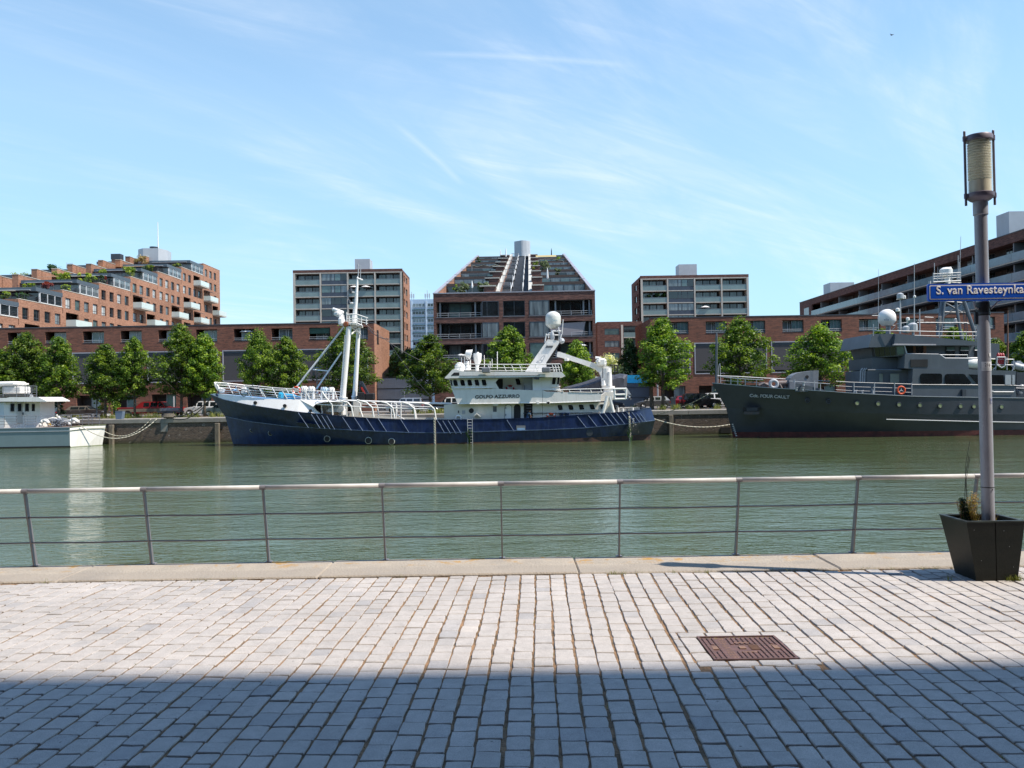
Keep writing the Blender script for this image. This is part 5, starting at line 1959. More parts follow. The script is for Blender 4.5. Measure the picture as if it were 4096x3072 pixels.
# ---- distant pale blue block
def far_block():
 root = thing('distant_block', 'distant pale blue high rise between the left tower and the stepped building', 'building', (-33, 311, 0))
 mb = MB()
 mb.box(-44, -20, 312, 330, 0, 39.0)
 mb.build('wall', mat('pale_blue_cladding', (0.36, 0.47, 0.60), .5, var=.05), root)
 k = 0
 pr = win_proto('window_frame', 4.6, 1.4, [M_GLASSD, M_GLASSC], frame=.12, mull=(1.1, 2.2, 3.3), fm=mat('pale_blue_trim', (0.5, 0.6, 0.7), .5))
 for r_ in range(12):
  z = 38 - 2.9 * (r_ + 1)
  for c_ in range(4):
   x = -42.6 + c_ * 5.6
   add_win(pr, root, (x, 311.8, z + 1.0), 0, r_ + c_)
   rl_ = MB()
   rl_.box(x, x + 4.6, 311.3, 311.34, z + .9, z + .96)
   for q in range(12):
    rl_.box(x + q * .4, x + q * .4 + .05, 311.3, 311.34, z + .1, z + .9)
   rl_.build('balcony_rail', M_LGREY, root)
   s = MB()
   s.box(x - .1, x + 4.7, 311.3, 312, z - .1, z + .1)
   s.build('balcony_slab', mat('teal_band', (.06, .14, .14), .5), root)
 for x in (-43.5, -37.4, -31.8, -26.2, -20.6):
  c = MB()
  c.box(x - .3, x + .3, 311.4, 312, 0, 38.4)
  c.build('column', MATS['pale_blue_trim'], root)
 an = MB()
 rnd = random.Random(3)
 for i in range(9):
  x = -41 + i * .8 + (3.6 if i > 5 else 0)
  an.tube((x, 316, 39), (x, 316, 41.2 + rnd.random() * 2), .12, 5)
  an.box(x - .25, x + .25, 315.8, 316.2, 40.2, 41.6)
 an.build('antenna', M_LGREY, root)
far_block()
# ---- long gallery building at the right, facade facing left
def right_big():
 XF, XB = 74.7, 92.0
 Y0, Y1 = 112.0, 214.0
 H = 24.8
 root = thing('gallery_building', 'long dark brick gallery building with blue glass balconies running away behind the street sign', 'building', (80, 160, 0))
 pitch = 2.95
 c = MB()
 c.box(XF, XB, Y0, Y1, H - 1.4, H)
 c.build('roof_fascia', M_BRICK_D, root)
 c = MB()
 c.box(XF - .06, XB, Y0, Y1 + .05, H, H + .12)
 c.build('coping', M_DGREY, root)
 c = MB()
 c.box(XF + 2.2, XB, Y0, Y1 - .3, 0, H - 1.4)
 c.build('inner_wall', M_ENTR, root)  # shade inside the galleries is put into this dark wall colour
 c = MB()
 c.box(XF, XB, Y1 - .4, Y1, 0, H - 1.4)
 c.box(XF, XF + .4, Y1 - 8.5, Y1 - .4, 0, H - 1.4)
 c.build('end_wall', M_BRICK_D, root)
 pr = win_proto('window_frame', 2.6, 1.6, [M_GLASSC, M_GLASSD], frame=.1, mull=(.9, 1.7))
 rnd = random.Random(6)
 me_w = None
 nw = 0
 for k in range(8):
  zt = H - 1.4 - k * pitch
  z = zt - pitch + .25
  if z < -.5:
   break
  s = MB()
  s.box(XF - .1, XF + 2.2, Y0, Y1 - 8.5, z - .28, z - .02)
  s.build('gallery_slab', M_CONCL, root)
  s = MB()
  s.box(XF - .06, XF + 2.1, Y0, Y1 - 8.5, z - .55, z - .28)
  s.build('gallery_beam', M_DARK, root)
  ns = 17
  for q in range(ns):
   ya = Y0 + q * (Y1 - 8.5 - Y0) / ns
   yb = Y0 + (q + 1) * (Y1 - 8.5 - Y0) / ns
   g = MB()
   g.box(XF - .16, XF - .11, ya + .03, yb - .03, z - .12, z + 1.12)
   g.build('glass_panel', M_GALG, root)
   if q % 2 == 0:
    d = MB()
    d.box(XF + .3, XF + 2.2, ya, ya + .2, z, zt)
    d.build('divider', M_MGREY, root)
   xx = XF + 2.16
   ob_ = inst(pr[0], 'window', root, (xx, yb - .4, z + .95), -PI / 2)
   pn = bpy.data.objects.new('pane', pr[1][rnd.choice([0, 1, 1])])
   link(pn, ob_)
 ws = MB()
 for k in range(4):
  z = H - 1.4 - (k + 1) * pitch + .6
  ws.box(XF - .03, XF, Y1 - 6.6, Y1 - 3.2, z, z + 1.9)
 ws.build('end_window', M_GLASSC, root)
 for (ya, yb, h, x0) in ((207, 211.5, 29.0, 80.0), (129, 132.4, 29.4, 78.0)):
  l = MB()
  l.box(x0, x0 + 6, ya, yb, H, h)
  l.build('lift_house', M_LGREY, root)
 return root
M_GALG = mat('gallery_glass_blue', (0.16, 0.25, 0.30), .15, var=.2, vscale=.25, spec=.8)
right_big()
# ================================================================== ships
def interp(pts, u):
 if u <= pts[0][0]:
  return pts[0][1]
 for (a, va), (b, vb) in zip(pts, pts[1:]):
  if u <= b:
   return va + (vb - va) * (u - a) / (b - a)
 return pts[-1][1]
class Hull:
 """rows of the hull side, top to bottom; each row is (control points (u, v), half breadth function of t)"""
 def __init__(s, Yc, n=40):
  s.Yc = Yc
  s.n = n
  s.rows = []
 def row(s, pts, bf, z=None):
  u0, u1 = pts[0][0], pts[-1][0]
  out = []
  for i in range(s.n + 1):
   t = i / s.n
   t = t * t * 0.35 + t * 0.65 if t < 1 else 1.0     # finer at the bow
   u = u0 + (u1 - u0) * t
   Y = s.Yc - bf(t)
   p = W(u, interp(pts, u), Y)
   if z is not None:
    p = Vector((p.x, p.y, z))
   out.append(p)
  s.rows.append(out)
  return out
 def far(s, r):
  return [Vector((p.x, 2 * s.Yc - p.y, p.z)) for p in r]
 def skin(s, mb, a, b, both=True):
  n = len(a)
  vs = list(a) + list(b)
  fs = [(n + i, n + i + 1, i + 1, i) for i in range(n - 1)]
  mb.add(vs, fs)
  if both:
   vs = s.far(a) + s.far(b)
   mb.add(vs, [tuple(reversed(f)) for f in fs])
  # transom
  mb.add([a[-1], b[-1], s.far(b)[-1], s.far(a)[-1]], [(0, 1, 2, 3)])
 def deck(s, mb, row, dz, inset=0.06, i0=0, i1=None):
  i1 = len(row) if i1 is None else i1
  r = row[i0:i1]
  a = [Vector((p.x, p.y + inset, p.z - dz)) for p in r]
  b = [Vector((p.x, 2 * s.Yc - p.y - inset, p.z - dz)) for p in r]
  n = len(r)
  mb.add(a + b, [(i, i + 1, n + i + 1, n + i) for i in range(n - 1)])
def strip(mb, row, w, out=0.03):
 """a rubbing band following a row on the near and the side it stands on"""
 for p, q in zip(row, row[1:]):
  d = Vector((0, -out, 0))
  up = Vector((0, 0, w))
  mb.add([p + d, q + d, q + d + up, p + d + up, p, q, q + up, p + up], [(0, 1, 2, 3), (3, 2, 6, 7), (4, 5, 1, 0)])
def poly(R, pts, Y):
 return [(lambda p: (p.x, p.z))(R(x, y, Y)) for x, y in pts]
def P3(R, x, y, Y):
 return R(x, y, Y)
YC = 79.2
YN = YC - 4.2
r1 = reg(840, 1500, 4.424)
r2 = reg(1240, 1480, 4.254)
r3 = reg(1740, 1380, 4.424)
r4 = reg(2180, 1380, 3.95)
r5 = reg(1300, 1040, 5.528)
r6 = reg(2120, 1220, 5.924)
def build_blue():
 c = W(1500, 1770, YC)
 root = thing('trawler', 'navy blue hulled ship with white wheelhouse and twin mast, named GOLFO AZZURRO', 'ship', (c.x, YC, -2.5))
 B = 4.2
 def bd(t):
  a = min(1, t / .26)
  b = B * (1 - (1 - a) ** 2.3)
  if t > .95:
   b *= 1 - .22 * ((t - .95) / .05) ** 2
  return max(b, .02)
 def bk(t):
  a = min(1, t / .34)
  b = B * (1 - (1 - a) ** 2.0) * 1.0
  if t > .93:
   b *= 1 - .22 * ((t - .93) / .07) ** 2
  return max(b, .02)
 def bw(t):
  a = min(1, t / .45)
  b = B * (1 - (1 - a) ** 1.9) * .975
  if t > .85:
   b *= 1 - .45 * ((t - .85) / .15) ** 2
  return max(b, .02)
 H = Hull(YC, 46)
 top = H.row([(840, 1578), (894, 1599.5), (998, 1621), (1111, 1638), (1202, 1650), (1326, 1661), (1357, 1665.7), (1475, 1673), (1592, 1678.6), (1760, 1680.3), (1966, 1678), (2180, 1671), (2306, 1661),
 (2433, 1653.4), (2534, 1644.6), (2603, 1631)], bd)
 knu = H.row([(901, 1667), (998, 1687.6), (1156, 1706.8), (1340, 1718), (1475, 1724.5), (1640, 1731.5), (1760, 1733), (2180, 1720.5), (2344, 1713), (2509, 1697), (2620, 1682)], bk)
 low = H.row([(932, 1757), (1300, 1777), (1760, 1784), (2200, 1770), (2605, 1745)], bw, z=None)
 wl = H.row([(936, 1770), (2602, 1770)], bw, z=-2.55)
 kl = H.row([(960, 1770), (2590, 1770)], lambda t: bw(t) * .75, z=-3.9)
 # the painted band near the water has its upper edge a little above the surface
 for i, p in enumerate(low):
  p.z = -2.5 + .10 + (.42 * max(0, (i / 46 - .62) / .38))
 mb = MB()
 H.skin(mb, top, knu)
 H.skin(mb, knu, low)
 mb.build('hull', M_NAVY, root, autos=True)
 mb = MB()
 H.skin(mb, low, wl)
 H.skin(mb, wl, kl)
 mb.build('hull_bottom', M_RUST, root)
 mb = MB()
 strip(mb, knu, .07, .07)
 mb.build('rubbing_strake', M_NAVYL, root)
 mb = MB()
 strip(mb, [p - Vector((0, 0, .0)) for p in top], .05, .05)
 mb.build('gunwale', M_NAVY, root)
 dk = MB()
 H.deck(dk, top, .95, .08, 12)
 dk.build('main_deck', mat('deck_green_grey', (.16, .17, .16), .8), root)
 # inner face of the far bulwark
 fb = MB()
 f = H.far(top)
 a = [Vector((p.x, p.y - .06, p.z)) for p in f[12:]]
 b = [p - Vector((0, 0, .95)) for p in a]
 n = len(a)
 fb.add(a + b, [(i, n + i, n + i + 1, i + 1) for i in range(n - 1)])
 fb.build('bulwark_inside', M_CREAM, root)
 # slanting frames on the bulwark plating
 for (x, y, x2, y2, R) in [(1550, 665, 1735, 935, r1), (1790, 695, 1945, 945, r1), (1885, 705, 2035, 950, r1), (1975, 715, 2125, 958, r1), (2065, 722, 2205, 962, r1)] + \
   [(x, 800 + .03 * (x - 500), x + 150, 1025 + .04 * (x - 500), r2) for x in (552, 750, 955, 1155, 1535)] + [(2165, 860, 2290, 1075, r2)] + \
   [(38, 1338, 110, 1438, r3)] + [(x, 1340, x + 140, 1572, r3) for x in (135, 232, 325)] + [(1270, 1325, 1400, 1530, r3)] + \
   [(x, 1130 - .11 * (x - 510), x + 145, 1312 - .1 * (x - 510), r4) for x in (510, 680, 855, 940, 1025, 1115, 1205, 1355, 1410, 1465, 1280)]:
  m = MB()
  p, q = R(x, y, YN - .04), R(x2, y2, YN - .04)
  uu = (p.x / YN * FOC + 2048)
  tt = (uu - 840) / 1763
  dy = B - bd(tt)
  if tt > .9:
   dy = B - bk(tt) + .02
  p.y += dy
  q.y += dy
  m.tube(p, q, .035, 5)
  m.build('bulwark_frame', M_NAVYL, root)
 # forecastle: white whaleback plating
 FH = Hull(YC, 26)
 def bf(t):
  a = min(1, t / 1.0)
  return max(.02, B * (1 - (1 - a) ** 2.3) * .93 - .05)
 def bfl(t):
  return max(.02, bd(t * (1292 - 840) / 1763))
 fl = []
 ft = []
 for i in range(27):
  t = i / 26
  u = 841 + (1296 - 841) * t
  tt = (u - 840) / 1763
  p = W(u, interp([(840, 1576.5), (894, 1598), (998, 1619.5), (1111, 1636.5), (1202, 1648.5), (1326, 1660)], u), YC - bd(tt))
  fl.append(p)
  u2 = 858 + (1300 - 858) * t
  tt2 = (u2 - 840) / 1763
  p2 = W(u2, interp([(840, 1573.5), (874, 1574.8), (919, 1580), (1061, 1594.5), (1179, 1597.2), (1340, 1602)], u2), YC - bd(tt2) * .94 + .25 * min(1, t * 3))
  ft.append(p2)
 m = MB()
 n = 21
 FH.skin(m, ft[:n], fl[:n])
 m.build('forecastle', M_WHITE, root, autos=True)
 # aft end of the plating with the swooping cut
 cut_top = [(1830, 560), (1850, 520), (1910, 495), (2010, 480), (2212, 470)]
 m = MB()
 u_lo = fl[n - 1]
 tp = [ft[n - 1]] + [W(840 + x / 4.424, 1500 + y / 4.424, YN + .5) for x, y in ((1900, 440), (2050, 445), (2212, 450))] + [r2(520, 505, YN + .1), r2(560, 512, YN + .1)]
 lo = [W(840 + x / 4.424, 1500 + y / 4.424, YN + .05) for x, y in ((1826, 560), (1880, 508), (2010, 480), (2212, 472))] + [r2(500, 545, YN + .05), r2(560, 550, YN + .05)]
 k = min(len(tp), len(lo))
 m.add(tp[:k] + lo[:k], [(k + i, k + i + 1, i + 1, i) for i in range(k - 1)])
 # triangular remainder down to the sheer
 c0 = ft[n - 1]
 c1 = fl[n - 1]
 e = W(840 + 1990 / 4.424, 1500 + 700 / 4.424, YN + .02)
 e2 = W(840 + 1900 / 4.424, 1500 + 635 / 4.424, YN + .03)
 m.add([c0, lo[0], e2, e, c1], [(4, 3, 2, 1, 0)])
 m.build('forecastle_side', M_WHITE, root)
 dkm = MB()
 a = [p + Vector((0, 0, -.04)) for p in ft] + [r2(560, 512, YN + .2)]
 b = [Vector((p.x, 2 * YC - p.y, p.z)) for p in a]
 nn = len(a)
 dkm.add(a + b, [(i, i + 1, nn + i + 1, nn + i) for i in range(nn - 1)])
 dkm.build('foredeck', M_DECKB, root)
 # bulkhead under the foredeck, with door opening
 m = MB()
 p0, p1 = r2(75, 600, YN + 1.6), r2(555, 770, YN + 1.6)
 m.box(p0.x, p1.x, YN + 1.6, YN + 1.8, p1.z - .6, p0.z + .45)
 m.build('deckhouse_front', M_CREAM, root)
 m = MB()
 p0, p1 = r2(90, 600, YN + 1.5), r2(200, 745, YN + 1.5)
 m.box(p0.x, p1.x, YN + 1.5, YN + 1.6, p1.z, p0.z)
 m.build('doorway', M_DARK, root)
 m = MB()
 p0, p1 = r2(275, 650, YN + .8), r2(590, 790, YN + .8)
 m.bevbox(p0.x, p1.x, YN + .8, YN + 1.7, p1.z, p0.z, .15)
 m.build('winch_housing', M_WHITE, root, autos=True)
 for x in (335, 425):
  m = MB()
  p = r2(x, 755, YN + .7)
  m.box(p.x - .3, p.x + .3, YN + .6, YN + .78, p.z - .3, p.z + .2)
  m.build('wooden_box', mat('box_wood', (.35, .2, .1), .8), root)
 m = MB()
 p = r2(510, 655, YN + .6)
 m.lathe((p.x, YN + .7, p.z), [(.0, -.3), (.36, -.28), (.36, 0), (.28, .05)], 14, 'y')
 m.build('floodlight', M_LGREY, root)
 # ports in forecastle and hull
 for (x, y, R, r, mm) in ((800, 492, r1, .13, M_DARK), (1322, 545, r1, .13, M_DARK), (1778, 630, r1, .11, M_DARK)):
  u = 840 + x / 4.424
  tt = (u - 840) / 1763
  Y = YC - bd(tt) - .0
  p = R(x, y, Y)
  mbp = MB()
  mbp.lathe((p.x, p.y + .02 + .12, p.z), [(r * 1.25, -.22), (r * 1.25, -.05)], 16, 'y')
  mbp.build('porthole', mm, root)
 for (x, y, R, r) in ((748, 972, r1, .19), (1073, 1027, r1, .2), (2073, 1130, r1, .25), (293, 1170, r2, .25), (995, 1200, r2, .27), (1388, 1217, r2, .26)):
  u = R(x, y, YN).x / YN * FOC + 2048
  # x position on the hull side: between strake and waterline
  t = (u - 915) / 1690
  Y = YC - (bk(t) + bw(t)) / 2
  p = R(x, y, Y)
  o = MB()
  o.torus((p.x, Y - .01, p.z), r, .05, 'y', 18, 6)
  ring = o.build('porthole', mat('port_ring', (.48, .5, .46), .5, var=.2), root, smooth=True)
  o = MB()
  o.lathe((p.x, Y - .06, p.z), [(r * .98, 0), (r * .98, .2)], 18, 'y')
  o.build('port_glass', M_DARK, ring)
  OFF.setdefault('x', Vector())
 # railing round the foredeck: top rail, three wires, raking stanchions
 tops = [(75, 128), (330, 150), (650, 176), (900, 198), (1150, 218), (1460, 243)]
 # far rail as seen: highest line; near rail runs lower aft
 def nearY(x):
  u = 840 + x / 4.424
  return YC - bd((u - 840) / 1763) * .9 + .1
 near_top = [(110, 150), (440, 184), (640, 205), (890, 235), (1270, 258), (1440, 270), (1680, 272), (1965, 287), (2212, 297)]
 near_bot = [(180, 320), (540, 355), (740, 375), (985, 398), (1365, 420), (1505, 425), (1780, 448), (2080, 450), (2260, 455)]
 def linepts(pts, f0, f1, other):
  return [P3(r1, a[0] * (1 - f0) + b[0] * f0, a[1] * (1 - f0) + b[1] * f0, nearY(a[0] * (1 - f0) + b[0] * f0)) for a, b in zip(pts, other)]
 for f in (0, .33, .62, .85):
  m = MB()
  m.path(linepts(near_top, f, 0, near_bot), .035 if f == 0 else .022, 6)
  m.build('rail', M_WHITE, root)
 for a, b in zip(near_top, near_bot):
  m = MB()
  m.tube(P3(r1, *a, nearY(a[0])), P3(r1, *b, nearY(b[0])), .04, 6)
  m.build('stanchion', M_WHITE, root)
 def farY(x):
  u = 840 + x / 4.424
  return YC + bd((u - 840) / 1763) * .9
 far_top = [(85, 128), (310, 145), (600, 178), (850, 195), (1100, 222), (1350, 240), (1460, 243), (1900, 280), (2300, 300)]
 for f in (0, 45, 90, 135):
  m = MB()
  m.path([P3(r1, a[0] + f * .45, a[1] + f, farY(a[0])) for a in far_top], .035 if f == 0 else .022, 6)
  m.build('rail', M_WHITE, root)
 for a in far_top:
  m = MB()
  m.tube(P3(r1, a[0], a[1], farY(a[0])), P3(r1, a[0] + 95, a[1] + 185, farY(a[0])), .04, 6)
  m.build('stanchion', M_WHITE, root)
 # pulpit casting and anchor davit at the stem
 m = MB()
 m.prism(poly(r1, [(85, 128), (120, 170), (230, 310), (180, 320), (100, 200)], YC), YC - .25, YC + .25)
 m.prism(poly(r1, [(190, 230), (260, 250), (240, 310), (170, 310)], YC), YC - .4, YC + .2)
 m.build('bow_fitting', M_WHITE, root)
 m = MB()
 m.path([r1(150, 345, YC - .5), r1(155, 280, YC - .5)], .05, 6)
 m.prism(poly(r1, [(98, 335), (120, 330), (150, 375), (110, 372)], YC - .6), YC - .7, YC - .4)
 m.build('fairlead', M_NAVY, root)
 # rounded bow plating above the gunwale
 # foredeck gear
 for (x, y, w, h, mm) in ((560, 290, 90, 60, M_WHITE),):
  p, q = r1(x, y, YC - 1), r1(x + w, y - h, YC - 1)
  m = MB()
  m.bevbox(p.x, q.x, YC - 1.2, YC - .4, p.z - .2, q.z, .05)
  m.build('deck_locker', mm, root)
 # white frames over the working deck (hoops and rails)
 def bl(pts, r, name, Y=YN + .15, mm=M_WHITE):
  m = MB()
  m.path([P3(r2, x, y, Y) for x, y in pts], r, 7)
  return m.build(name, mm, root)
 bl([(560, 512), (1000, 530), (1500, 545), (2100, 562), (2400, 566)], .07, 'top_rail', YN + 1.5)
 bl([(640, 520), (1200, 540), (2212, 575), (2420, 578)], .05, 'top_rail', YN + 1.2)
 bl([(100, 583), (700, 618), (1150, 640), (1750, 658), (2115, 667)], .05, 'side_rail')
 bl([(900, 580), (1500, 610), (2120, 632), (2400, 640)], .045, 'side_rail', YC + 3.2)
 for (pts, Y) in (([(205, 370), (260, 455), (375, 590), (385, 770)], YN + .12), ([(520, 520), (640, 550), (705, 625), (735, 790)], YN + .12),
 ([(760, 520), (850, 560), (860, 690), (895, 800)], YN + 2.0),
 ([(800, 510), (960, 550), (1060, 640), (1085, 805)], YN + .12), ([(1000, 525), (1110, 565), (1145, 620), (1170, 790)], YC + 3.4),
 ([(1200, 535), (1310, 565), (1410, 645), (1440, 825)], YN + .12), ([(1400, 545), (1470, 580), (1480, 770), (1640, 860)], YC + 3.4),
 ([(1560, 545), (1680, 580), (1770, 655), (1795, 835)], YN + .12), ([(1640, 560), (1760, 610), (1790, 700), (1815, 830)], YC + 3.2),
 ([(1900, 560), (2030, 590), (2115, 665), (2145, 845)], YN + .12)):
  bl(pts, .07, 'hoop', Y)
 for x in (1383, 1465, 1547):
  bl([(x, 555), (x, 825)], .06, 'post', YN + 1.0)
 bl([(840, 640), (895, 800)], .07, 'ramp_rail', YN + .5)
 bl([(195, 600), (205, 745)], .07, 'post', YN + .6)
 bl([(620, 570), (625, 790)], .06, 'post', YN + .6)
 # twin mast
 def F(u, v, Y):
  return W(u, v, Y)
 m = MB()
 m.path([F(1369, 1635, YC - 1.6), F(1373, 1560, YC - 1.6), F(1393, 1340, YC - 1.6), F(1396, 1305, YC - 1.6)], .3, 18, [.29, .28, .25, .24])
 m.build('mast', M_WHITE, root, smooth=False, autos=True)
 m = MB()
 m.path([F(1417, 1600, YC + 1.6), F(1421, 1560, YC + 1.6), F(1433, 1340, YC + 1.6), F(1436, 1300, YC + 1.6)], .3, 18, [.24, .23, .19, .18])
 m.build('mast', M_WHITE, root, autos=True)
 for (u, v, Y, r) in ((1373, 1592, YC - 1.6, .40), (1421, 1586, YC + 1.6, .38)):
  m = MB()
  p = F(u, v, Y)
  m.lathe(p, [(r, -.06), (r, .06)], 18)
  m.build('mast_collar', M_WHITE, root)
 m = MB()
 for dx in (-3, 4):
  m.path([F(1368 + dx - 5, 1600, YC - 2.0), F(1388 + dx - 6, 1340, YC - 2.0)], .025, 5)
 for k in range(26):
  f_ = k / 25
  u, v = 1361 + 20 * f_, 1600 - 258 * f_
  m.tube(F(u, v, YC - 2.0), F(u + 7, v, YC - 2.0), .018, 4)
 m.build('mast_ladder', M_LGREY, root)
 m = MB()   # triangular mast feet
 m.prism(poly(r2, [(735, 530), (860, 545), (900, 560), (800, 790), (750, 780)], YC), YC - .1, YC + .1)
 m.build('mast_bracket', M_CREAM, root)
 m = MB()   # yoke between the masts and crow's nest
 m.prism(poly(r5, [(505, 1380), (560, 1430), (780, 1430), (770, 1410), (620, 1400)], YC), YC - 1.5, YC + 1.5)
 m.build('crows_nest_floor', M_WHITE, root)
 m = MB()
 a_ = [r5(300, 1300, YC), r5(505, 1385, YC), r5(780, 1400, YC), r5(960, 1385, YC)]
 p, q = r5(450, 1440, YC), r5(900, 1500, YC)
 m.box(p.x, q.x - .6, YC - 1.9, YC + 1.9, p.z - .12, p.z + .02)
 m.path([r5(540, 1440, YC - 1.6), r5(780, 1640, YC + 1.4)], .1, 6)
 m.path([r5(800, 1440, YC + 1.6), r5(580, 1640, YC - 1.4)], .1, 6)
 m.build('mast_yoke', M_CREAM, root)
 m = MB()
 for k in range(7):
  p, q = r5(730 + k * 22, 1455, YC - 1.4), r5(730 + k * 22, 1455, YC + 1.4)
  m.tube(p, q, .03, 4)
 m.build('grating', M_LGREY, root)
 for (zs, rr) in ((1195, .055), (1290, .04), (1345, .04)):
  for Y in (YC - 1.9, YC + 1.2):
   m = MB()
   m.path([r5(480, zs + 10, Y), r5(620, zs, Y), r5(700, zs + 5, Y), r5(950, zs + (90 if zs < 1250 else 60), Y)], rr, 6)
   m.build('nest_rail', M_WHITE, root)
 for (x, y0, y1) in ((480, 1150, 1380), (540, 1230, 1380), (610, 1200, 1395), (710, 1210, 1405), (805, 1270, 1420), (915, 1285, 1435)):
  for Y in (YC - 1.9, YC + 1.2):
   m = MB()
   m.tube(r5(x, y0 if Y < YC else y0 + 10, Y), r5(x, y1, Y), .05, 6)
   m.build('nest_post', M_WHITE, root)
 m = MB()
 m.path([r5(655, 1405, YC), r5(665, 1120, YC), r5(690, 900, YC), r5(712, 520, YC), r5(720, 400, YC), r5(725, 350, YC)], .3, 14, [.22, .20, .16, .11, .08, .03])
 m.build('topmast', M_WHITE, root, autos=True)
 m = MB()
 m.tube(r5(735, 350, YC), r5(737, 85, YC), .05, 6)
 m.tube(r5(783, 410, YC), r5(787, 110, YC), .035, 6)
 m.tube(r5(700, 125, YC), r5(790, 125, YC), .02, 4)
 m.build('whip_antenna', M_LGREY, root)
 m = MB()
 m.tube(r5(705, 398, YC), r5(835, 445, YC), .09, 6)
 m.tube(r5(540, 712, YC), r5(680, 715, YC), .07, 6)
 m.tube(r5(500, 950, YC), r5(650, 950, YC), .09, 6)
 m.build('cross_arm', M_WHITE, root)
 m = MB()
 p = r5(570, 672, YC)
 m.lathe(p, [(.15, -.3), (.17, -.1), (.15, .12), (.02, .2)], 10)
 p = r5(533, 915, YC)
 m.lathe(p, [(.13, -.3), (.14, -.1), (.12, .1), (.02, .18)], 10)
 m.build('mast_lamp', M_DGREY, root)
 m = MB()
 m.tube(r5(640, 1060, YC - .25), r5(690, 700, YC - .2), .02, 4)
 for k in range(12):
  m.tube(r5(655 + k * 4, 1080 - k * 33, YC - .3), r5(680 + k * 4, 1080 - k * 33, YC - .3), .02, 4)
 m.build('mast_rungs', M_LGREY, root)
 # radar
 m = MB()
 p, q = r5(195, 1095, YC), r5(375, 1160, YC)
 m.tube(p, q, .19, 10)
 m.ball(p, .19, 10)
 m.ball(q, .19, 10)
 m.build('radar_scanner', M_WHITE, root, smooth=True)
 m = MB()
 p = r5(290, 1190, YC)
 m.lathe(p, [(.1, -.3), (.42, -.1), (.42, .1), (.2, .2)], 12)
 m.path([r5(330, 1210, YC), r5(380, 1320, YC)], .2, 8)
 m.build('radar_mount', M_GREYW, root)
 m = MB()
 p, q = r5(300, 1290, YC), r5(440, 1460, YC)
 m.bevbox(p.x + .15, q.x, YC - 1.0, YC + .2, q.z, p.z, .12)
 m.path([r5(310, 1300, YC - .5), r5(320, 1240, YC - .5), r5(370, 1200, YC - .5), r5(410, 1220, YC - .5), r5(420, 1310, YC - .5)], .05, 6)
 m.build('winch_box', M_GREYW, root)
 m = MB()
 p = r5(470, 1420, YC - 1.7)
 m.lathe((p.x, YC - 2.0, p.z), [(.2, 0), (.26, .1), (.26, .4), (.2, .5)], 10, 'y')
 m.build('rusty_drum', mat('orange_rust', (.40, .12, .05), .7, var=.4, vscale=3), root)
 # forestays: stout raking tubes
 m = MB()
 m.tube(r5(420, 1480, YC - 1), W(1188, 1546, YC - 1.2), .085, 8)
 m.build('forestay_tube', M_GREYW, root)
 m = MB()
 m.tube(W(1367, 1408, YC + 1.4), W(1265, 1556, YC + 1.0), .075, 8)
 m.build('forestay_tube', M_GREYW, root)
 m = MB()
 m.tube(W(1251, 1478, YC), W(1313, 1484, YC + .6), .06, 6)
 m.build('spreader', M_WHITE, root)
 for (a, b, r) in ((r5(940, 1500, YC + 1), W(1555, 1356, YC - 1), .035), ((r5(900, 1420, YC)), W(1700, 1450, YC), .02), (r5(940, 1370, YC), W(2010, 1363, YC), .012), (W(1555, 1356, YC), W(2010, 1363, YC), .016), (W(1545, 1350, YC), W(1735, 1600, YC - 2), .018), (r5(420, 1500, YC - 1.2), W(1190, 1535, YC - 1.5), .012)):
  m = MB()
  m.path(sag(a, b, .3, 8), r, 5)
  m.build('stay_wire', M_DGREY, root)
 # ---------------- superstructure
 YA, YB = YN + .75, 2 * YC - YN - .75
 m = MB()
 m.prism(poly(r3, [(160, 1062), (400, 1043), (1900, 1030), (1900, 1400), (160, 1400)], YA), YA, YB)
 m.prism([(lambda p: (p.x, p.z))(q) for q in (r3(1905, 1030, YA), r4(985, 905, YA), r4(1010, 1010, YA), r4(1035, 1075, YA), r4(700, 1300, YA), r3(1905, 1400, YA))], YA + .003, YB)
 m.build('deckhouse', M_CREAM, root)
 # dark passage recess (ladder bay)
 m = MB()
 p, q = r3(1570, 1033, YA), r3(1728, 1290, YA)
 m.box(p.x, q.x, YA - .02, YA + .01, q.z - .4, p.z)
 m.build('ladder_bay', M_DARK, root)
 for k in range(6):
  m = MB()
  z = p.z - .2 - k * .26
  m.box(p.x + .25, q.x - .1, YA - .22, YA - .03, z, z + .03)
  m.build('stair_step', M_MGREY, root)
 # doors
 def arch(x0, x1, yt, yb, n=8):
  r_ = (x1 - x0) / 2
  cx = (x0 + x1) / 2
  return [(x0, yb)] + [(cx - r_ * math.cos(PI * i / n), yt + r_ - r_ * math.sin(PI * i / n)) for i in range(n + 1)] + [(x1, yb)]
 m = MB()
 m.prism(poly(r3, arch(1232, 1362, 1048, 1340), YA), YA - .02, YA + .01)
 m.build('door_frame', M_DGREY, root)
 m = MB()
 m.prism(poly(r3, arch(1240, 1355, 1056, 1340), YA), YA - .06, YA)
 d = m.build('door', M_WHITE, root)
 m = MB()
 for y in (1115, 1235):
  p = r3(1252, y, YA)
  m.box(p.x - .02, p.x + .03, YA - .1, YA - .06, p.z - .08, p.z + .08)
 m.build('handle', M_DGREY, d)
 m = MB()
 m.prism(poly(r3, arch(1395, 1515, 1048, 1340), YA), YA - .025, YA + .01)
 m.build('doorway', M_DARK, root)
 def rect(R, x0, y0, x1, y1, Y, name, mm, th=.03, sl=0, parent=None):
  m = MB()
  m.prism(poly(R, [(x0, y0), (x1, y0), (x1 + sl, y1), (x0 + sl, y1)], Y), Y - th, Y + .005)
  return m.build(name, mm, parent or root)
 rect(r3, 1028, 1085, 1090, 1182, YA, 'vent_grille', M_MGREY)
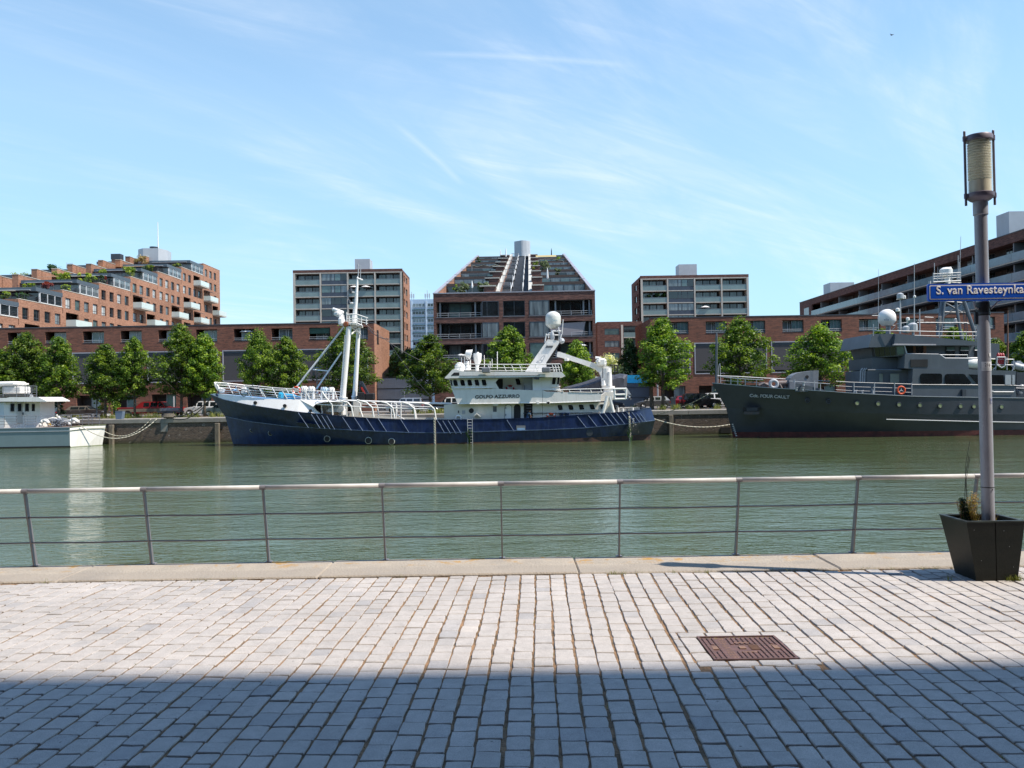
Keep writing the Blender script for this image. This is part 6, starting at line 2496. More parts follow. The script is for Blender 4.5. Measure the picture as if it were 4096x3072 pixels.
 for k in range(5):
  rect(r3, 1030, 1092 + k * 18, 1088, 1100 + k * 18, YA - .03, 'vent_slat', M_DGREY, .01)
 rect(r3, 1008, 1205, 1108, 1330, YA, 'locker', M_CREAM, .12)
 rect(r3, 405, 1160, 425, 1205, YA, 'notice', M_DGREY)
 rect(r3, 480, 1158, 535, 1215, YA, 'hatch', M_LGREY)
 m = MB()
 p = r3(643, 1163, YA)
 m.lathe((p.x, YA - .03, p.z), [(.23, 0), (.23, .05)], 18, 'y')
 m.build('porthole', M_DARK, root)
 m = MB()
 p = r3(410, 1300, YA - .2)
 m.torus((p.x, YA - .08, p.z), .24, .07, 'y', 18, 8)
 m.build('hawse_ring', M_WHITE, root, smooth=True)
 m = MB()
 m.prism(poly(r3, [(700, 1240), (738, 1200), (812, 1265), (800, 1270), (738, 1225), (690, 1262)], YA - .3), YA - .5, YA - .1)
 m.build('davit_bracket', M_CREAM, root)
 # louvre / ladder rail line along the house
 m = MB()
 m.tube(r3(1560, 1208, YA - .1), r4(1010, 1068, YA - .05), .03, 5)
 m.build('handrail', M_DGREY, root)
 m = MB()
 m.prism(poly(r3, [(1015, 1040), (1145, 1040), (1110, 1068), (1045, 1068)], YA), YA - .35, YA)
 m.build('scupper', M_WHITE, root)
 # inclined windows aft
 def rwin(R, x0, y0, x1, y1, Y, sl, name='window', cut=.22, mm=M_GLASSD):
  w = x1 - x0
  h = y1 - y0
  c = w * cut
  def pl(g):
   a0, a1, b0, b1 = x0 - g, x1 + g, y0 - g, y1 + g
   q = []
   for (x, y) in ((a0 + c, b0), (a1 - c, b0), (a1 - c * .3, b0 + c * .3), (a1, b0 + c), (a1, b1 - c), (a1 - c * .3, b1 - c * .3), (a1 - c, b1), (a0 + c, b1), (a0 + c * .3, b1 - c * .3), (a0, b1 - c), (a0, b0 + c), (a0 + c * .3, b0 + c * .3)):
    q.append((x + sl * (y - y0) / h, y))
   return q
  m = MB()
  m.prism(poly(R, pl(w * .1), Y), Y - .03, Y + .01)
  f_ = m.build(name, M_GREYW, root)
  m = MB()
  m.prism(poly(R, pl(0), Y), Y - .045, Y - .0)
  g_ = m.build('pane', mm, f_)
  return f_
 for i, x in enumerate((195, 362, 530, 698, 865)):
  rwin(r4, x, 948 - i * 3, x + 72, 1028 - i * 4, YA, 20)
 # the wide bulwark band with the name
 YS, YSB = YN + .35, 2 * YC - YN - .35
 m = MB()
 m.prism(poly(r3, [(290, 762), (400, 1043), (1900, 1030), (1900, 795), (1700, 798), (1400, 790), (1140, 778), (990, 768)], YS), YS, YSB)
 m.prism([(lambda p: (p.x, p.z))(q) for q in (r3(1905, 795, YS), r4(20, 735, YS), r4(890, 768, YS), r4(880, 885, YS), r4(600, 900, YS), r4(0, 918, YS), r3(1905, 1030, YS))], YS + .003, YSB)
 m.build('upper_bulwark', M_GREYW, root)
 m = MB()
 m.tube(r3(400, 1043, YS - .02), r3(2200, 1022, YS - .02), .04, 6)
 m.tube(r4(0, 918, YS - .02), r4(880, 888, YS - .02), .04, 6)
 m.build('band_edge', M_WHITE, root)
 m = MB()
 m.tube(r3(330, 768, YS - .03), r3(1000, 757, YS - .03), .05, 6)
 m.build('window_ledge', M_WHITE, root)
 for (x, R) in ((1820, r3), (2005, r3), (55, r4)):
  y = 1025 if R is r3 else 912
  rect(R, x - 20, y - 20, x + 20, y + 22, YS, 'bollard_box', M_WHITE, .12)
 l0 = r3(712, 948, YS - .02)
 text('GOLFO AZZURRO', 'lettering', root, M_BLACK, (l0.x, YS - .012, l0.z), r3(1498, 940, YS - .02).x, ang=.004 + ROLL * 0, size_h=(r3(712, 888, YS).z - r3(712, 948, YS).z), bold=.028, space=1.04)
 # wheelhouse
 m = MB()
 sidepts = [(250, 595), (292, 765), (1135, 778), (1070, 660), (1120, 603), (1120, 590)]
 m.prism(poly(r3, sidepts, YS), YS, YS + .12)
 m.prism(poly(r3, sidepts, YS), YSB - .12, YSB)
 m.prism(poly(r3, [(252, 595), (294, 765), (420, 765), (420, 595)], YS), YS + .121, YSB - .121)
 m.build('wheelhouse_side', M_GREYW, root)
 m = MB()
 p, q = r3(1100, 598, YS + 1.3), r3(1740, 800, YS + 1.3)
 a = r3(420, 598, YS + 1.3)
 m.box(a.x, q.x, YS + 1.3, YSB - 1.3, q.z - .2, p.z + .15)
 m.build('wheelhouse_back', M_WHITE, root)
 rect(r3, 1080, 600, 1200, 800, YS + 1.29, 'doorway', M_DARK, .02)
 rwin(r3, 1420, 595, 1495, 705, YS + 1.28, 25)
 rect(r3, 1568, 590, 1724, 800, YS + .9, 'recess_panel', M_LGREY, .02)
 m = MB()
 for x in (1580, 1718):
  m.tube(r3(x, 710, YS + .8), r3(x, 795, YS + .8), .03, 5)
 m.build('door_rail', M_DGREY, root)
 m = MB()
 m.prism(poly(r3, [(1728, 590), (2065, 565), (2040, 800), (1728, 800)], YS + .25), YS + .25, YSB - .25)
 m.prism([(lambda p: (p.x, p.z))(q_) for q_ in (r3(2066, 565, YS + .25), r4(245, 505, YS + .25), r4(215, 650, YS + .25), r4(270, 735, YS + .25), r3(2041, 800, YS + .25))], YS + .252, YSB - .25)
 m.build('wheelhouse_aft', M_WHITE, root)
 rwin(r4, 122, 515, 175, 620, YS + .25, -14)
 rwin(r4, 202, 512, 232, 620, YS + .25, -14)
 m = MB()
 m.tube(r4(90, 660, YS + .2), r4(240, 655, YS + .2), .05, 5)
 m.build('window_ledge', M_WHITE, root)
 for x in (315, 442, 568, 695, 822):
  rwin(r3, x, 618 - (x - 315) * .01, x + 72, 722 - (x - 315) * .01, YS, 22)
 rwin(r3, 268, 618, 292, 722, YS, 20)
 # roof with visor
 YR, YRB = YN - .0, 2 * YC - YN
 def XZ(q):
  return (q.x, q.z)
 roof = [XZ(r3(165, 590, YR)), XZ(r3(310, 430, YR)), XZ(r3(500, 466, YR)), XZ(r3(1800, 476, YR)), XZ(r4(40, 425, YR)), XZ(r4(265, 425, YR)), XZ(r4(325, 492, YR)), XZ(r4(250, 510, YR)), XZ(r3(1840, 565, YR)), XZ(r3(900, 580, YR))]
 m = MB()
 m.prism(roof, YR, YRB)
 m.build('wheelhouse_roof', M_GREYW, root)
 m = MB()
 m.prism(poly(r3, [(280, 545), (335, 488), (430, 486), (430, 541)], YR), YR - .01, YR + .02)
 m.build('visor_opening', M_DARK, root)
 m = MB()
 m.tube(r3(440, 543, YR - .02), r3(1850, 535, YR - .02), .02, 5)
 m.build('roof_seam', M_MGREY, root)
 # rail on the roof
 for (pts, r_) in (([(388, 318), (480, 335), (900, 342), (1500, 345), (2212, 335)], .045), ([(350, 378), (480, 395), (900, 400), (1500, 405), (2212, 398)], .035), ([(330, 430), (500, 440), (900, 450), (1500, 452)], .03)):
  for Y in (YR + .1, YRB - .1):
   m = MB()
   m.path([P3(r3, x, y, Y) for x, y in pts] + [r4(240, 300 + (pts[1][1] - 335) * .87, Y)], r_, 6)
   m.build('roof_rail', M_WHITE, root)
 for x in (388, 470, 930, 1210, 1350, 1490, 1770, 2070):
  for Y in (YR + .1, YRB - .1):
   m = MB()
   m.tube(r3(x, 338, Y), r3(x + (48 if x > 500 else -55), 468, Y), .035, 5)
   m.build('roof_stanchion', M_WHITE, root)
 for k in range(4):
  m = MB()
  m.tube(r4(110 + k * 45, 300, YR + .1), r4(140 + k * 45, 420, YR + .1), .035, 5)
  m.build('roof_stanchion', M_WHITE, root)
 # roof gear
 m = MB()
 p, q = r3(575, 450, YC - 1), r3(575, 285, YC - 1)
 m.lathe((p.x, YC - 1, p.z), [(.28, 0), (.2, .4), (.16, q.z - p.z)], 12)
 m.build('searchlight_pedestal', M_WHITE, root)
 m = MB()
 a, b = r3(540, 140, YC - 1), r3(640, 170, YC - 1)
 m.tube(a, b, .28, 16, .5)
 m.path([r3(540, 180, YC - 1), r3(572, 270, YC - 1), r3(605, 215, YC - 1)], .05, 6)
 m.build('searchlight', M_WHITE, root, autos=True)
 m = MB()
 p = r3(752, 240, YC)
 m.lathe(p, [(.12, -.75), (.36, -.2), (.4, .3), (.38, .5), (.06, .52)], 14)
 m.ball(r3(758, 150, YC), .15, 8)
 m.path([r3(745, 460, YC), r3(745, 330, YC)], .16, 8)
 m.build('satcom_dome', M_WHITE, root, autos=True)
 m = MB()
 p = r3(440, 400, YC - 2)
 m.ball(p, .5, 14, 1.0)
 m.build('radome', M_WHITE, root, smooth=True)
 m = MB()
 for (x, y0, y1) in ((470, 440, 220), (522, 430, 205), (625, 440, 260)):
  m.tube(r3(x, y0, YC - .5), r3(x, y1, YC - .5), .06, 6)
 for (x, y) in ((455, 178), (510, 185)):
  p = r3(x, y, YC - .5)
  m.lathe(p, [(.25, -.05), (.3, .02), (.1, .1)], 10)
 m.build('antenna_post', M_WHITE, root)
 m = MB()
 for (x, y0, y1, r_) in ((873, 390, 180, .03), (1103, 430, 115, .035), (1010, 380, 245, .03), (975, 390, 290, .03), (710, 230, 150, .02)):
  m.tube(r3(x, y0, YC), r3(x, y1, YC), r_, 5)
 m.build('whip_antenna', M_GREYW, root)
 for (R, x, y) in ((r3, 905, 445), (r3, 1965, 440)):
  m = MB()
  p = R(x, y, YR - .2)
  m.bevbox(p.x - .38, p.x + .38, YR - .5, YR - .1, p.z - .25, p.z + .25, .08)
  m.build('floodlight', M_MGREY, root)
 rect(r3, 1740, 575, 1842, 610, YR + .3, 'floodlight', M_DGREY, .3)
 # raked funnel mast
 fpoly = [(2101, 1486), (2191, 1357), (2236, 1363), (2238, 1370), (2184, 1452), (2188, 1488)]
 m = MB()
 m.prism([XZ(W(u, v, YC - 1.1)) for u, v in fpoly], YC - 1.1, YC + 1.1)
 m.build('funnel_mast', M_GREYW, root)
 m = MB()
 m.prism([XZ(W(u, v, YC - 1.0)) for u, v in ((2183, 1453), (2238, 1371), (2241, 1372), (2212, 1428), (2204, 1450), (2184, 1456))], YC - .9, YC + .9)
 m.build('exhaust_trunk', M_BLACK, root)
 rect(r6, 385, 965, 545, 1020, YC - 1.1, 'louvre', M_MGREY, .02, -20)
 m = MB()
 m.prism(poly(r6, [(392, 960), (420, 905), (580, 905), (560, 965)], YC - 1.1), YC - 1.25, YC - 1.1)
 m.build('louvre_hood', M_GREYW, root)
 # the emblem on the funnel: an upright outline block with two openings
 for (q) in (([(135, 1370), (175, 1320), (310, 1318), (275, 1368)], M_LGREY, .012), ([(195, 1360), (225, 1325), (270, 1325), (250, 1362)], M_WHITE, .02),
    ([(225, 1310), (270, 1235), (330, 1195), (360, 1200), (310, 1312)], M_LGREY, .012), ([(245, 1295), (280, 1245), (320, 1215), (330, 1225), (295, 1300)], M_WHITE, .02)):
  m = MB()
  m.prism(poly(r6, q[0], YC - 1.1), YC - 1.1 - q[2], YC - 1.1)
  m.build('emblem', q[1], root)
 # frame with winch and horns on the mast head
 m = MB()
 for pts in ([(355, 890), (385, 675)], [(440, 790), (440, 665)], [(385, 710), (700, 712)], [(500, 620), (740, 618)], [(440, 665), (560, 662)], [(500, 790), (515, 620)], [(700, 860), (745, 690)], [(760, 690), (785, 340)]):
  m.path([P3(r6, x, y, YC - .5) for x, y in pts], .07 if pts[0] != (760, 690) else .04, 6)
 m.build('mast_head_frame', M_GREYW, root)
 m = MB()
 p = r6(600, 740, YC)
 m.lathe((p.x, YC - .5, p.z), [(.38, 0), (.38, 1.2)], 14, 'y')
 m.build('cable_drum', M_BLACK, root)
 m = MB()
 p = r6(670, 700, YC)
 m.torus((p.x, YC - .6, p.z), .62, .05, 'x', 16, 6)
 p = r6(530, 745, YC - .8)
 m.ball(p, .22, 10, 2.2)
 m.ball(r6(750, 850, YC - .6), .3, 8)
 m.build('mast_head_gear', M_LGREY, root)
 m = MB()
 p = r6(548, 300, YC)
 R_ = (r6(735, 300, YC).x - r6(370, 300, YC).x) / 2
 zt = r6(548, 148, YC).z - p.z
 prof = [(.28, r6(548, 562, YC).z - p.z), (.40, r6(548, 548, YC).z - p.z), (R_ * .98, r6(548, 475, YC).z - p.z), (R_, r6(548, 455, YC).z - p.z), (R_, 0)]
 for i in range(1, 9):
  a = PI / 2 * i / 8
  prof.append((max(.01, R_ * math.cos(a)), zt * math.sin(a)))
 m.lathe(p, prof, 26)
 m.build('radar_dome', mat('dirty_dome_white', (.70, .70, .66), .3, var=.1, vscale=1.0, streak=.9, dirt=(.30, .31, .27)), root, smooth=True)
 l0 = r6(525, 440, YC)
 text('Sea', 'lettering', root, mat('faded_blue', (.3, .5, .58), .5), (l0.x, YC - R_ * .98 - .01, r6(525, 405, YC).z), r6(640, 400, YC).x, size_h=.26)
 # ---------------- crane
 YK = YC - 1.2
 boom = [(198, 108), (236, 108), (520, 205), (820, 298), (940, 322), (1045, 362), (1048, 440), (905, 560), (895, 500), (860, 430), (790, 375), (560, 290), (345, 222), (250, 190), (190, 182)]
 m = MB()
 m.prism(poly(r4, boom, YK - .35), YK - .35, YK + .35)
 m.build('crane_boom', M_WHITE, root)
 m = MB()
 a, b = r4(975, 650, YK), r4(975, 370, YK)
 m.lathe((a.x, YK, a.z), [(.52, 0), (.50, 1), (.48, b.z - a.z)], 22)
 m.build('crane_column', M_WHITE, root, autos=True)
 m = MB()
 a = r4(1000, 685, YK)
 m.lathe((a.x, YK, a.z), [(.62, 0), (.62, .2)], 24)
 a = r4(1000, 760, YK)
 m.lathe((a.x, YK, a.z), [(.46, 0), (.46, .55)], 20)
 m.build('crane_base', M_WHITE, root, autos=True)
 m = MB()
 p, q = r4(815, 300, YK), r4(945, 215, YK)
 m.bevbox(p.x, q.x, YK - .8, YK + .3, p.z - .2, q.z, .12)
 m.path([r4(795, 200, YK - .4), r4(860, 205, YK - .4)], .12, 8)
 m.path([r4(850, 215, YK - .6), r4(960, 260, YK - .6)], .16, 8)
 m.prism(poly(r4, [(925, 230), (975, 270), (960, 330), (1040, 350), (1045, 362), (930, 322)], YK), YK - .3, YK + .3)
 m.path([r4(835, 240, YK - .9), r4(835, 270, YK - .9)], .2, 10)
 m.build('crane_winch', M_WHITE, root, autos=True)
 m = MB()
 m.tube(r4(1015, 650, YK - .55), r4(1015, 425, YK - .55), .13, 10)
 m.tube(r4(930, 640, YK - .55), r4(930, 560, YK - .55), .2, 8, .1)
 m.build('crane_ram', M_WHITE, root)
 rect(r4, 902, 370, 916, 520, YK - .8, 'slot', M_MGREY, .3)
 m = MB()
 m.tube(r4(345, 215, YK - .3), r4(345, 250, YK - .3), .22, 8)
 m.build('hook_block', M_WHITE, root)
 m = MB()
 for pts in ([(1100, 690), (1100, 318)], [(1020, 318), (1140, 318)], [(1150, 318), (1150, 420)], [(1075, 425), (1150, 425)], [(1130, 490), (1150, 680)], [(1100, 560), (1160, 560)], [(1100, 600), (1160, 600)], [(1100, 640), (1160, 640)]):
  m.path([P3(r4, x, y, YC + .5) for x, y in pts], .06, 6)
 m.build('gantry_ladder', M_BLACK, root)
 # deck edge under the crane, outrigger platform and legs
 m = MB()
 m.prism(poly(r4, [(820, 860), (890, 800), (975, 740), (1080, 740), (1095, 860), (1060, 880), (940, 885), (880, 888)], YA + .2), YA + .2, YB)
 m.build('crane_platform', M_CREAM, root)
 m = MB()
 m.prism(poly(r4, [(985, 840), (1050, 830), (1055, 1065), (1000, 1065)], YA), YA + .1, YA + .8)
 m.build('crane_leg', M_CREAM, root)
 m = MB()
 m.tube(r4(985, 810, YN + .2), r4(915, 1085, YN + .1), .15, 8)
 m.tube(r4(1025, 815, YN + .2), r4(1085, 1070, YN + .1), .13, 8)
 m.prism(poly(r4, [(862, 1080), (900, 1045), (925, 1085)], YN + .1), YN + .05, YN + .3)
 m.build('crane_strut', M_WHITE, root)
 for pts in ([(1090, 692), (1285, 690), (1275, 850), (1100, 855)], [(1100, 785), (1280, 780)], [(1100, 692), (1100, 855)]):
  m = MB()
  m.path([P3(r4, x, y, YN + .1) for x, y in pts], .1, 6)
  m.build('platform_frame', M_WHITE, root)
  m = MB()
  m.path([P3(r4, x, y, YC + 2) for x, y in pts], .08, 6)
  m.build('platform_frame', M_WHITE, root)
 m = MB()
 a, b = r4(1100, 860, YN + .3), r4(1280, 850, YN + .3)
 m.box(a.x, b.x, YN + .3, YC + 2, a.z - .02, a.z + .12)
 m.build('outrigger_platform', M_WHITE, root)
 m = MB()
 m.path([P3(r4, x, y, YS) for x, y in ((0, 712), (560, 698), (900, 690), (1100, 688))], .045, 6)
 m.path([P3(r4, x, y, YS) for x, y in ((380, 740), (730, 748), (920, 742))], .035, 6)
 for (x, y) in ((270, 735), (380, 740), (555, 745), (720, 748), (880, 742)):
  m.tube(r4(x, 700, YS), r4(x + 15, y + 10, YS), .035, 5)
 m.build('boat_deck_rail', M_WHITE, root)
 # bollards on the side deck and stern fittings
 for x in (258, 350):
  m = MB()
  p = r4(x, 1118, YN + .4)
  q = r4(x, 1075, YN + .4)
  m.lathe((p.x, YN + .4, p.z - .3), [(.18, 0), (.18, q.z - p.z + .25), (.28, q.z - p.z + .27), (.28, q.z - p.z + .34)], 12)
  m.build('bollard', M_NAVY, root)
 m = MB()
 for (x, y) in ((1150, 1020), (1225, 1035), (1382, 1020)):
  p = r4(x, y, YC)
  m.lathe((p.x, YC, p.z - .4), [(.14, 0), (.14, .6)], 8)
 m.build('stern_bollard', M_WHITE, root)
 m = MB()
 for (x, y) in ((1295, 1000), (1310, 1010), (1130, 960)):
  m.tube(r4(x, y, YC - 1), r4(x, 1060, YC - 1), .05, 6)
 m.build('stern_post', M_MGREY, root)
 # painted freeing-port panel on the stern quarter: white bars
 for k in range(4):
  for j in range(6):
   if (k + j) % 7 == 3:
    continue
   x = 1265 + j * 25
   y = 1160 + k * 24
   rect(r4, x, y, x + 20, y + 15, YN - .02 + .12, 'freeing_port', M_WHITE, .03, -4)
 rect(r3, 1440, 1425, 1600, 1510, YN, 'freeing_port', M_MGREY, .02)
 rect(r3, 1455, 1470, 1590, 1508, YN - .02, 'freeing_port', mat('port_lightblue', (.25, .4, .6), .5), .03)
 m = MB()
 p = r4(705, 1388, YN)
 m.lathe((p.x, YN + .02, p.z), [(.3, 0), (.3, .1)], 16, 'y')
 m.build('discharge_port', M_DGREY, root)
 # pilot ladder over the side
 m = MB()
 for x in (573, 657):
  m.tube(r3(x, 1305, YN - .12), W(1740 + x / 4.424 + 2, 1775, YN - .12), .025, 5)
 for k in range(9):
  z = r3(573, 1320, YN).z - k * .26
  a, b = r3(573, 1320, YN - .12), r3(657, 1320, YN - .12)
  m.tube((a.x, a.y, z), (b.x, b.y, z), .02, 4)
 m.build('side_ladder', M_LGREY, root)
 return root, bd
blue, blue_bd = build_blue()
def torus_thing(name, label, p, R, r, m, cat, axis='y', bands=True):
 root = thing(name, label, cat, p)
 MB().torus(p, R, r, axis, 24, 10).build('ring', m, root, smooth=True)
 if bands:
  b = MB()
  for k in range(4):
   a = PI / 4 + k * PI / 2
   q = (p[0] + R * math.cos(a), p[1], p[2] + R * math.sin(a))
   b.lathe(q, [(.001, -.0), (r * 1.15, 0), (r * 1.15, .001)], 6)
   d = Vector((-math.sin(a), 0, math.cos(a))) * .07
   b.tube(Vector(q) - d, Vector(q) + d, r * 1.12, 8)
  b.build('band', M_WHITE, root)
 return root
# loose gear on the blue ship
def gear(name, label, cat, p):
 return thing(name, label, cat, p)
p = r1(1527, 275, YC - 2.6)
torus_thing('lifebuoy', 'orange lifebuoy on the bow rail of the blue ship, beside the stay foot', p, .33, .075, M_ORANGE, 'lifebuoy')
p = r1(1935, 270, YC + 1.5)
torus_thing('lifebuoy', 'dark red lifebuoy between the two canister pairs on the blue ship', p, .3, .07, mat('dark_red', (.35, .03, .04), .5), 'lifebuoy')
p = r3(1330, 785, YN + 1.55)
torus_thing('lifebuoy', 'red lifebuoy hanging in the side opening of the white wheelhouse', p, .34, .075, mat('buoy_red', (.45, .02, .04), .5), 'lifebuoy')
p = r3(2055, 1285, YN + .65)
torus_thing('lifebuoy', 'orange lifebuoy half hidden behind the bulwark aft of the crewman', p, .36, .085, M_ORANGE, 'lifebuoy')
def canister(label, x0, y0, x1, y1, Y, m, R=r1):
 a, b = R(x0, y0, Y), R(x1, y1, Y)
 root = thing('life_raft', label, 'life raft', ((a.x + b.x) / 2, Y, b.z))
 cx, cz = (a.x + b.x) / 2, (a.z + b.z) / 2
 L = abs(b.x - a.x)
 r = abs(a.z - b.z) / 2
 mb = MB()
 k = 9
 prof = [(.02, -L / 2), (r * .7, -L / 2 + .02), (r * .93, -L / 2 + .14), (r, -L / 2 + .3), (r, -.12), (r * .93, -.06), (r * .93, .06), (r, .12), (r, L / 2 - .3), (r * .93, L / 2 - .14), (r * .7, L / 2 - .02), (.02, L / 2)]
 mb.lathe((cx, Y, cz), prof, 16, 'x', cap=False)
 mb.build('canister', m, root, smooth=True)
 s = MB()
 for t in (-.3, .3):
  s.lathe((cx + t * L, Y, cz), [(r * 1.02, -.03), (r * 1.02, .03)], 16, 'x', cap=False)
 s.build('strap', M_LGREY, root)
 c = MB()
 for t in (-.3, .3):
  c.box(cx + t * L - .05, cx + t * L + .05, Y - r, Y + r, cz - r - .5, cz - r + .12)
 c.build('cradle', M_WHITE, root)
 return root
M_RAFTB = mat('pale_blue_raft', (.45, .62, .74), .4, var=.06)
canister('left white life raft canister on the foredeck of the blue ship', 1605, 195, 1730, 335, YC - 2.2, M_WHITE)
canister('second white life raft canister, touching the first on the foredeck', 1735, 200, 1858, 335, YC - 2.1, M_WHITE)
canister('pale blue life raft canister on the foredeck nearest the mast', 1960, 212, 2085, 335, YC - 2.1, M_RAFTB)
canister('white ended life raft canister directly against the twin mast', 2090, 216, 2205, 335, YC - 2.05, M_WHITE)
def crumple(name, label, cat, R, pts, Y, dy, m, seed=0, amp=.06):
 q = poly(R, pts, Y)
 cx = sum(a for a, _ in q) / len(q)
 root = thing(name, label, cat, (cx, Y, min(b for _, b in q)))
 rs = random.Random(seed)
 mb = MB()
 n = len(q)
 rows = 5
 vs = []
 for r in range(rows):
  f = r / (rows - 1)
  k = 1 - .25 * (abs(f - .5) * 2) ** 2
  for (a, b) in q:
   zz = b if b == min(t for _, t in q) else b * k + (1 - k) * min(t for _, t in q)
   vs.append((cx + (a - cx) * k + rs.uniform(-amp, amp), Y - dy / 2 + dy * f, zz + rs.uniform(-amp, amp)))
 fs = [tuple(range(n)), tuple(range(rows * n - 1, rows * n - n - 1, -1))]
 for r in range(rows - 1):
  for i in range(n):
   j = (i + 1) % n
   fs.append((r * n + j, r * n + i, r * n + n + i, r * n + n + j))
 mb.add(vs, fs)
 mb.build('cover', m, root)
 return root
crumple('tarpaulin', 'bright blue upright plastic tank on the foredeck by the rail gate', 'tank', r1, [(1240, 300), (1290, 300), (1288, 410), (1238, 410), (1225, 385)], YC - 2.6, 1.0, mat('turquoise_plastic', (.02, .42, .70), .5, var=.15), 1, .02)
crumple('tarpaulin', 'crumpled bright blue tarpaulin on the foredeck below the lifebuoy', 'tarpaulin', r1, [(1330, 330), (1400, 325), (1480, 350), (1650, 400), (1660, 430), (1420, 430), (1330, 380)], YC - 1.6, 1.4, M_BLUE, 2, .06)
crumple('tarpaulin', 'small blue cover near the bow of the blue ship', 'tarpaulin', r1, [(385, 280), (400, 258), (450, 245), (470, 268), (420, 285)], YC - .8, .8, M_DECKB, 3, .03)
crumple('boat_cover', 'long low rescue boat under a dark tarpaulin behind the wheelhouse of the blue ship', 'boat', r4, [(262, 690), (300, 665), (600, 590), (880, 490), (900, 480), (1000, 470), (1090, 475), (1180, 458), (1260, 456), (1296, 470), (1300, 560), (1288, 640), (1200, 690), (1150, 720), (1150, 755), (500, 745)], YC + .6, 3.0, M_TARP, 4, .05)
m = MB()
ob = gear('outboard_motor', 'white and grey outboard motor hanging behind the covered rescue boat', 'outboard motor', r4(1330, 830, YC))
m.prism(poly(r4, [(1240, 650), (1285, 670), (1355, 780), (1320, 785), (1230, 700)], YC), YC - .25, YC + .25)
m.build('cowling', M_LGREY, ob)
m = MB()
for k in range(4):
 a = k * PI / 2 + .4
 q = r4(1330, 825, YC)
 m.add([q, q + Vector((math.cos(a) * .3, .05, math.sin(a) * .3)), q + Vector((math.cos(a + .6) * .3, -.05, math.sin(a + .6) * .3))], [(0, 1, 2)])
m.ball(r4(1330, 825, YC), .12, 8)
m.tube(r4(1300, 760, YC), r4(1330, 825, YC), .06, 6)
m.build('propeller', M_RIM, ob)
def bicycle(label, p, L=1.75, sx=1):
 root = thing('bicycle', label, 'bicycle', p)
 x0, y0, z0 = p
 R = .33
 for x in (-.52, .52):
  t = MB()
  t.torus((x0 + x * sx, y0, z0 + R), R, .028, 'y', 20, 6)
  w = t.build('wheel', M_TYRE, root, smooth=True)
  s = MB()
  for k in range(8):
   a = k * PI / 8
   s.tube((x0 + x * sx - R * math.cos(a), y0, z0 + R - R * math.sin(a)), (x0 + x * sx + R * math.cos(a), y0, z0 + R + R * math.sin(a)), .004, 3)
  s.build('spoke', M_LGREY, w)
 f = MB()
 P_ = lambda x, z: (x0 + x * sx, y0, z0 + z)
 for a, b in (((-.52, .33), (-.1, .3)), ((-.1, .3), (-.2, .85)), ((-.52, .33), (-.18, .78)), ((-.18, .78), (.34, .8)), ((-.1, .3), (.36, .7)), ((.52, .33), (.33, .9))):
  f.tube(P_(*a), P_(*b), .022, 6)
 f.build('frame', M_DGREY, root)
 h = MB()
 h.tube((x0 + .3 * sx, y0 - .28, z0 + 1.0), (x0 + .3 * sx, y0 + .28, z0 + 1.0), .018, 6)
 h.tube(P_(.33, .9), P_(.3, 1.0), .02, 6)
 h.build('handlebar', M_DGREY, root)
 s = MB()
 s.bevbox(x0 - .22 * sx - .13, x0 - .22 * sx + .13, y0 - .08, y0 + .08, z0 + .86, z0 + .92, .03)
 s.build('saddle', M_BLACK, root)
 return root
q = r1(700, 372, YC - 2.0)
bicycle('bicycle standing on the foredeck nearest the bow of the blue ship', (q.x, YC - 2.0, q.z))
q = r1(820, 350, YC - 1.2)
bicycle('second bicycle behind the first on the foredeck of the blue ship', (q.x, YC - 1.2, q.z), sx=-1)
# folding loader crane on deck abaft the mast
lc = thing('loader_crane', 'small black folding loader crane with red links behind the twin mast', 'crane', r2(900, 500, YC + 1))
m = MB()
a, b = r2(820, 495, YC + 1), r2(940, 375, YC + 1)
m.bevbox(a.x, b.x, YC + .5, YC + 1.6, a.z - .4, b.z, .08)
m.path([r2(985, 470, YC + 1), r2(1000, 420, YC + 1)], .25, 8)
m.bevbox(b.x, b.x + .9, YC + .6, YC + 1.4, a.z - .1, a.z + .55, .08)
m.build('base', M_BLACK, lc)
m = MB()
m.prism(poly(r2, [(850, 190), (895, 195), (1000, 395), (985, 425), (955, 415), (870, 240), (860, 370), (835, 370)], YC + 1), YC + .8, YC + 1.2)
m.build('jib', M_DGREY, lc)
m = MB()
m.prism(poly(r2, [(868, 290), (892, 290), (950, 405), (930, 410), (880, 330)], YC + .9), YC + .7, YC + .82)
m.build('link', mat('crane_red', (.5, .03, .02), .5), lc)
# ropes, weed and the crewman
def rope(label, pts, r, m, name='mooring_rope', group=None):
 root = thing(name, label, 'rope', pts[0], group)
 MB().path(pts, r, 7).build('strand', m, root, smooth=True)
 return root
def twisted(label, top, bot, R, r, m):
 root = thing('fender_rope', label, 'rope fender', top)
 for ph in (0, PI):
  mb = MB()
  n = 60
  pts = []
  for i in range(n + 1):
   f = i / n
   a = ph + f * 34
   pts.append((top.x + (bot.x - top.x) * f + R * math.cos(a), top.y + R * math.sin(a) - .1, top.z + (bot.z - top.z) * f))
  mb.path(pts, r, 5)
  mb.build('strand', m, root)
 return root
a, b = r2(2120, 815, YN - .1), r2(2130, 1290, YN - .1)
b.z = -2.7
twisted('thick twisted pale rope fender hanging amidships down the blue hull', a, b, .055, .055, M_ROPE)
a, b = r4(1330, 1130, YN + .05), r4(1345, 1530, YN + .05)
b.z = -2.6
twisted('twisted pale rope fender with green weed near the stern of the blue hull', a, b, .05, .05, M_ROPE)
rope('thin cord holding the stern rope fender', [r4(1325, 1062, YN + .02), r4(1330, 1130, YN)], .03, M_ROPE, 'cord')
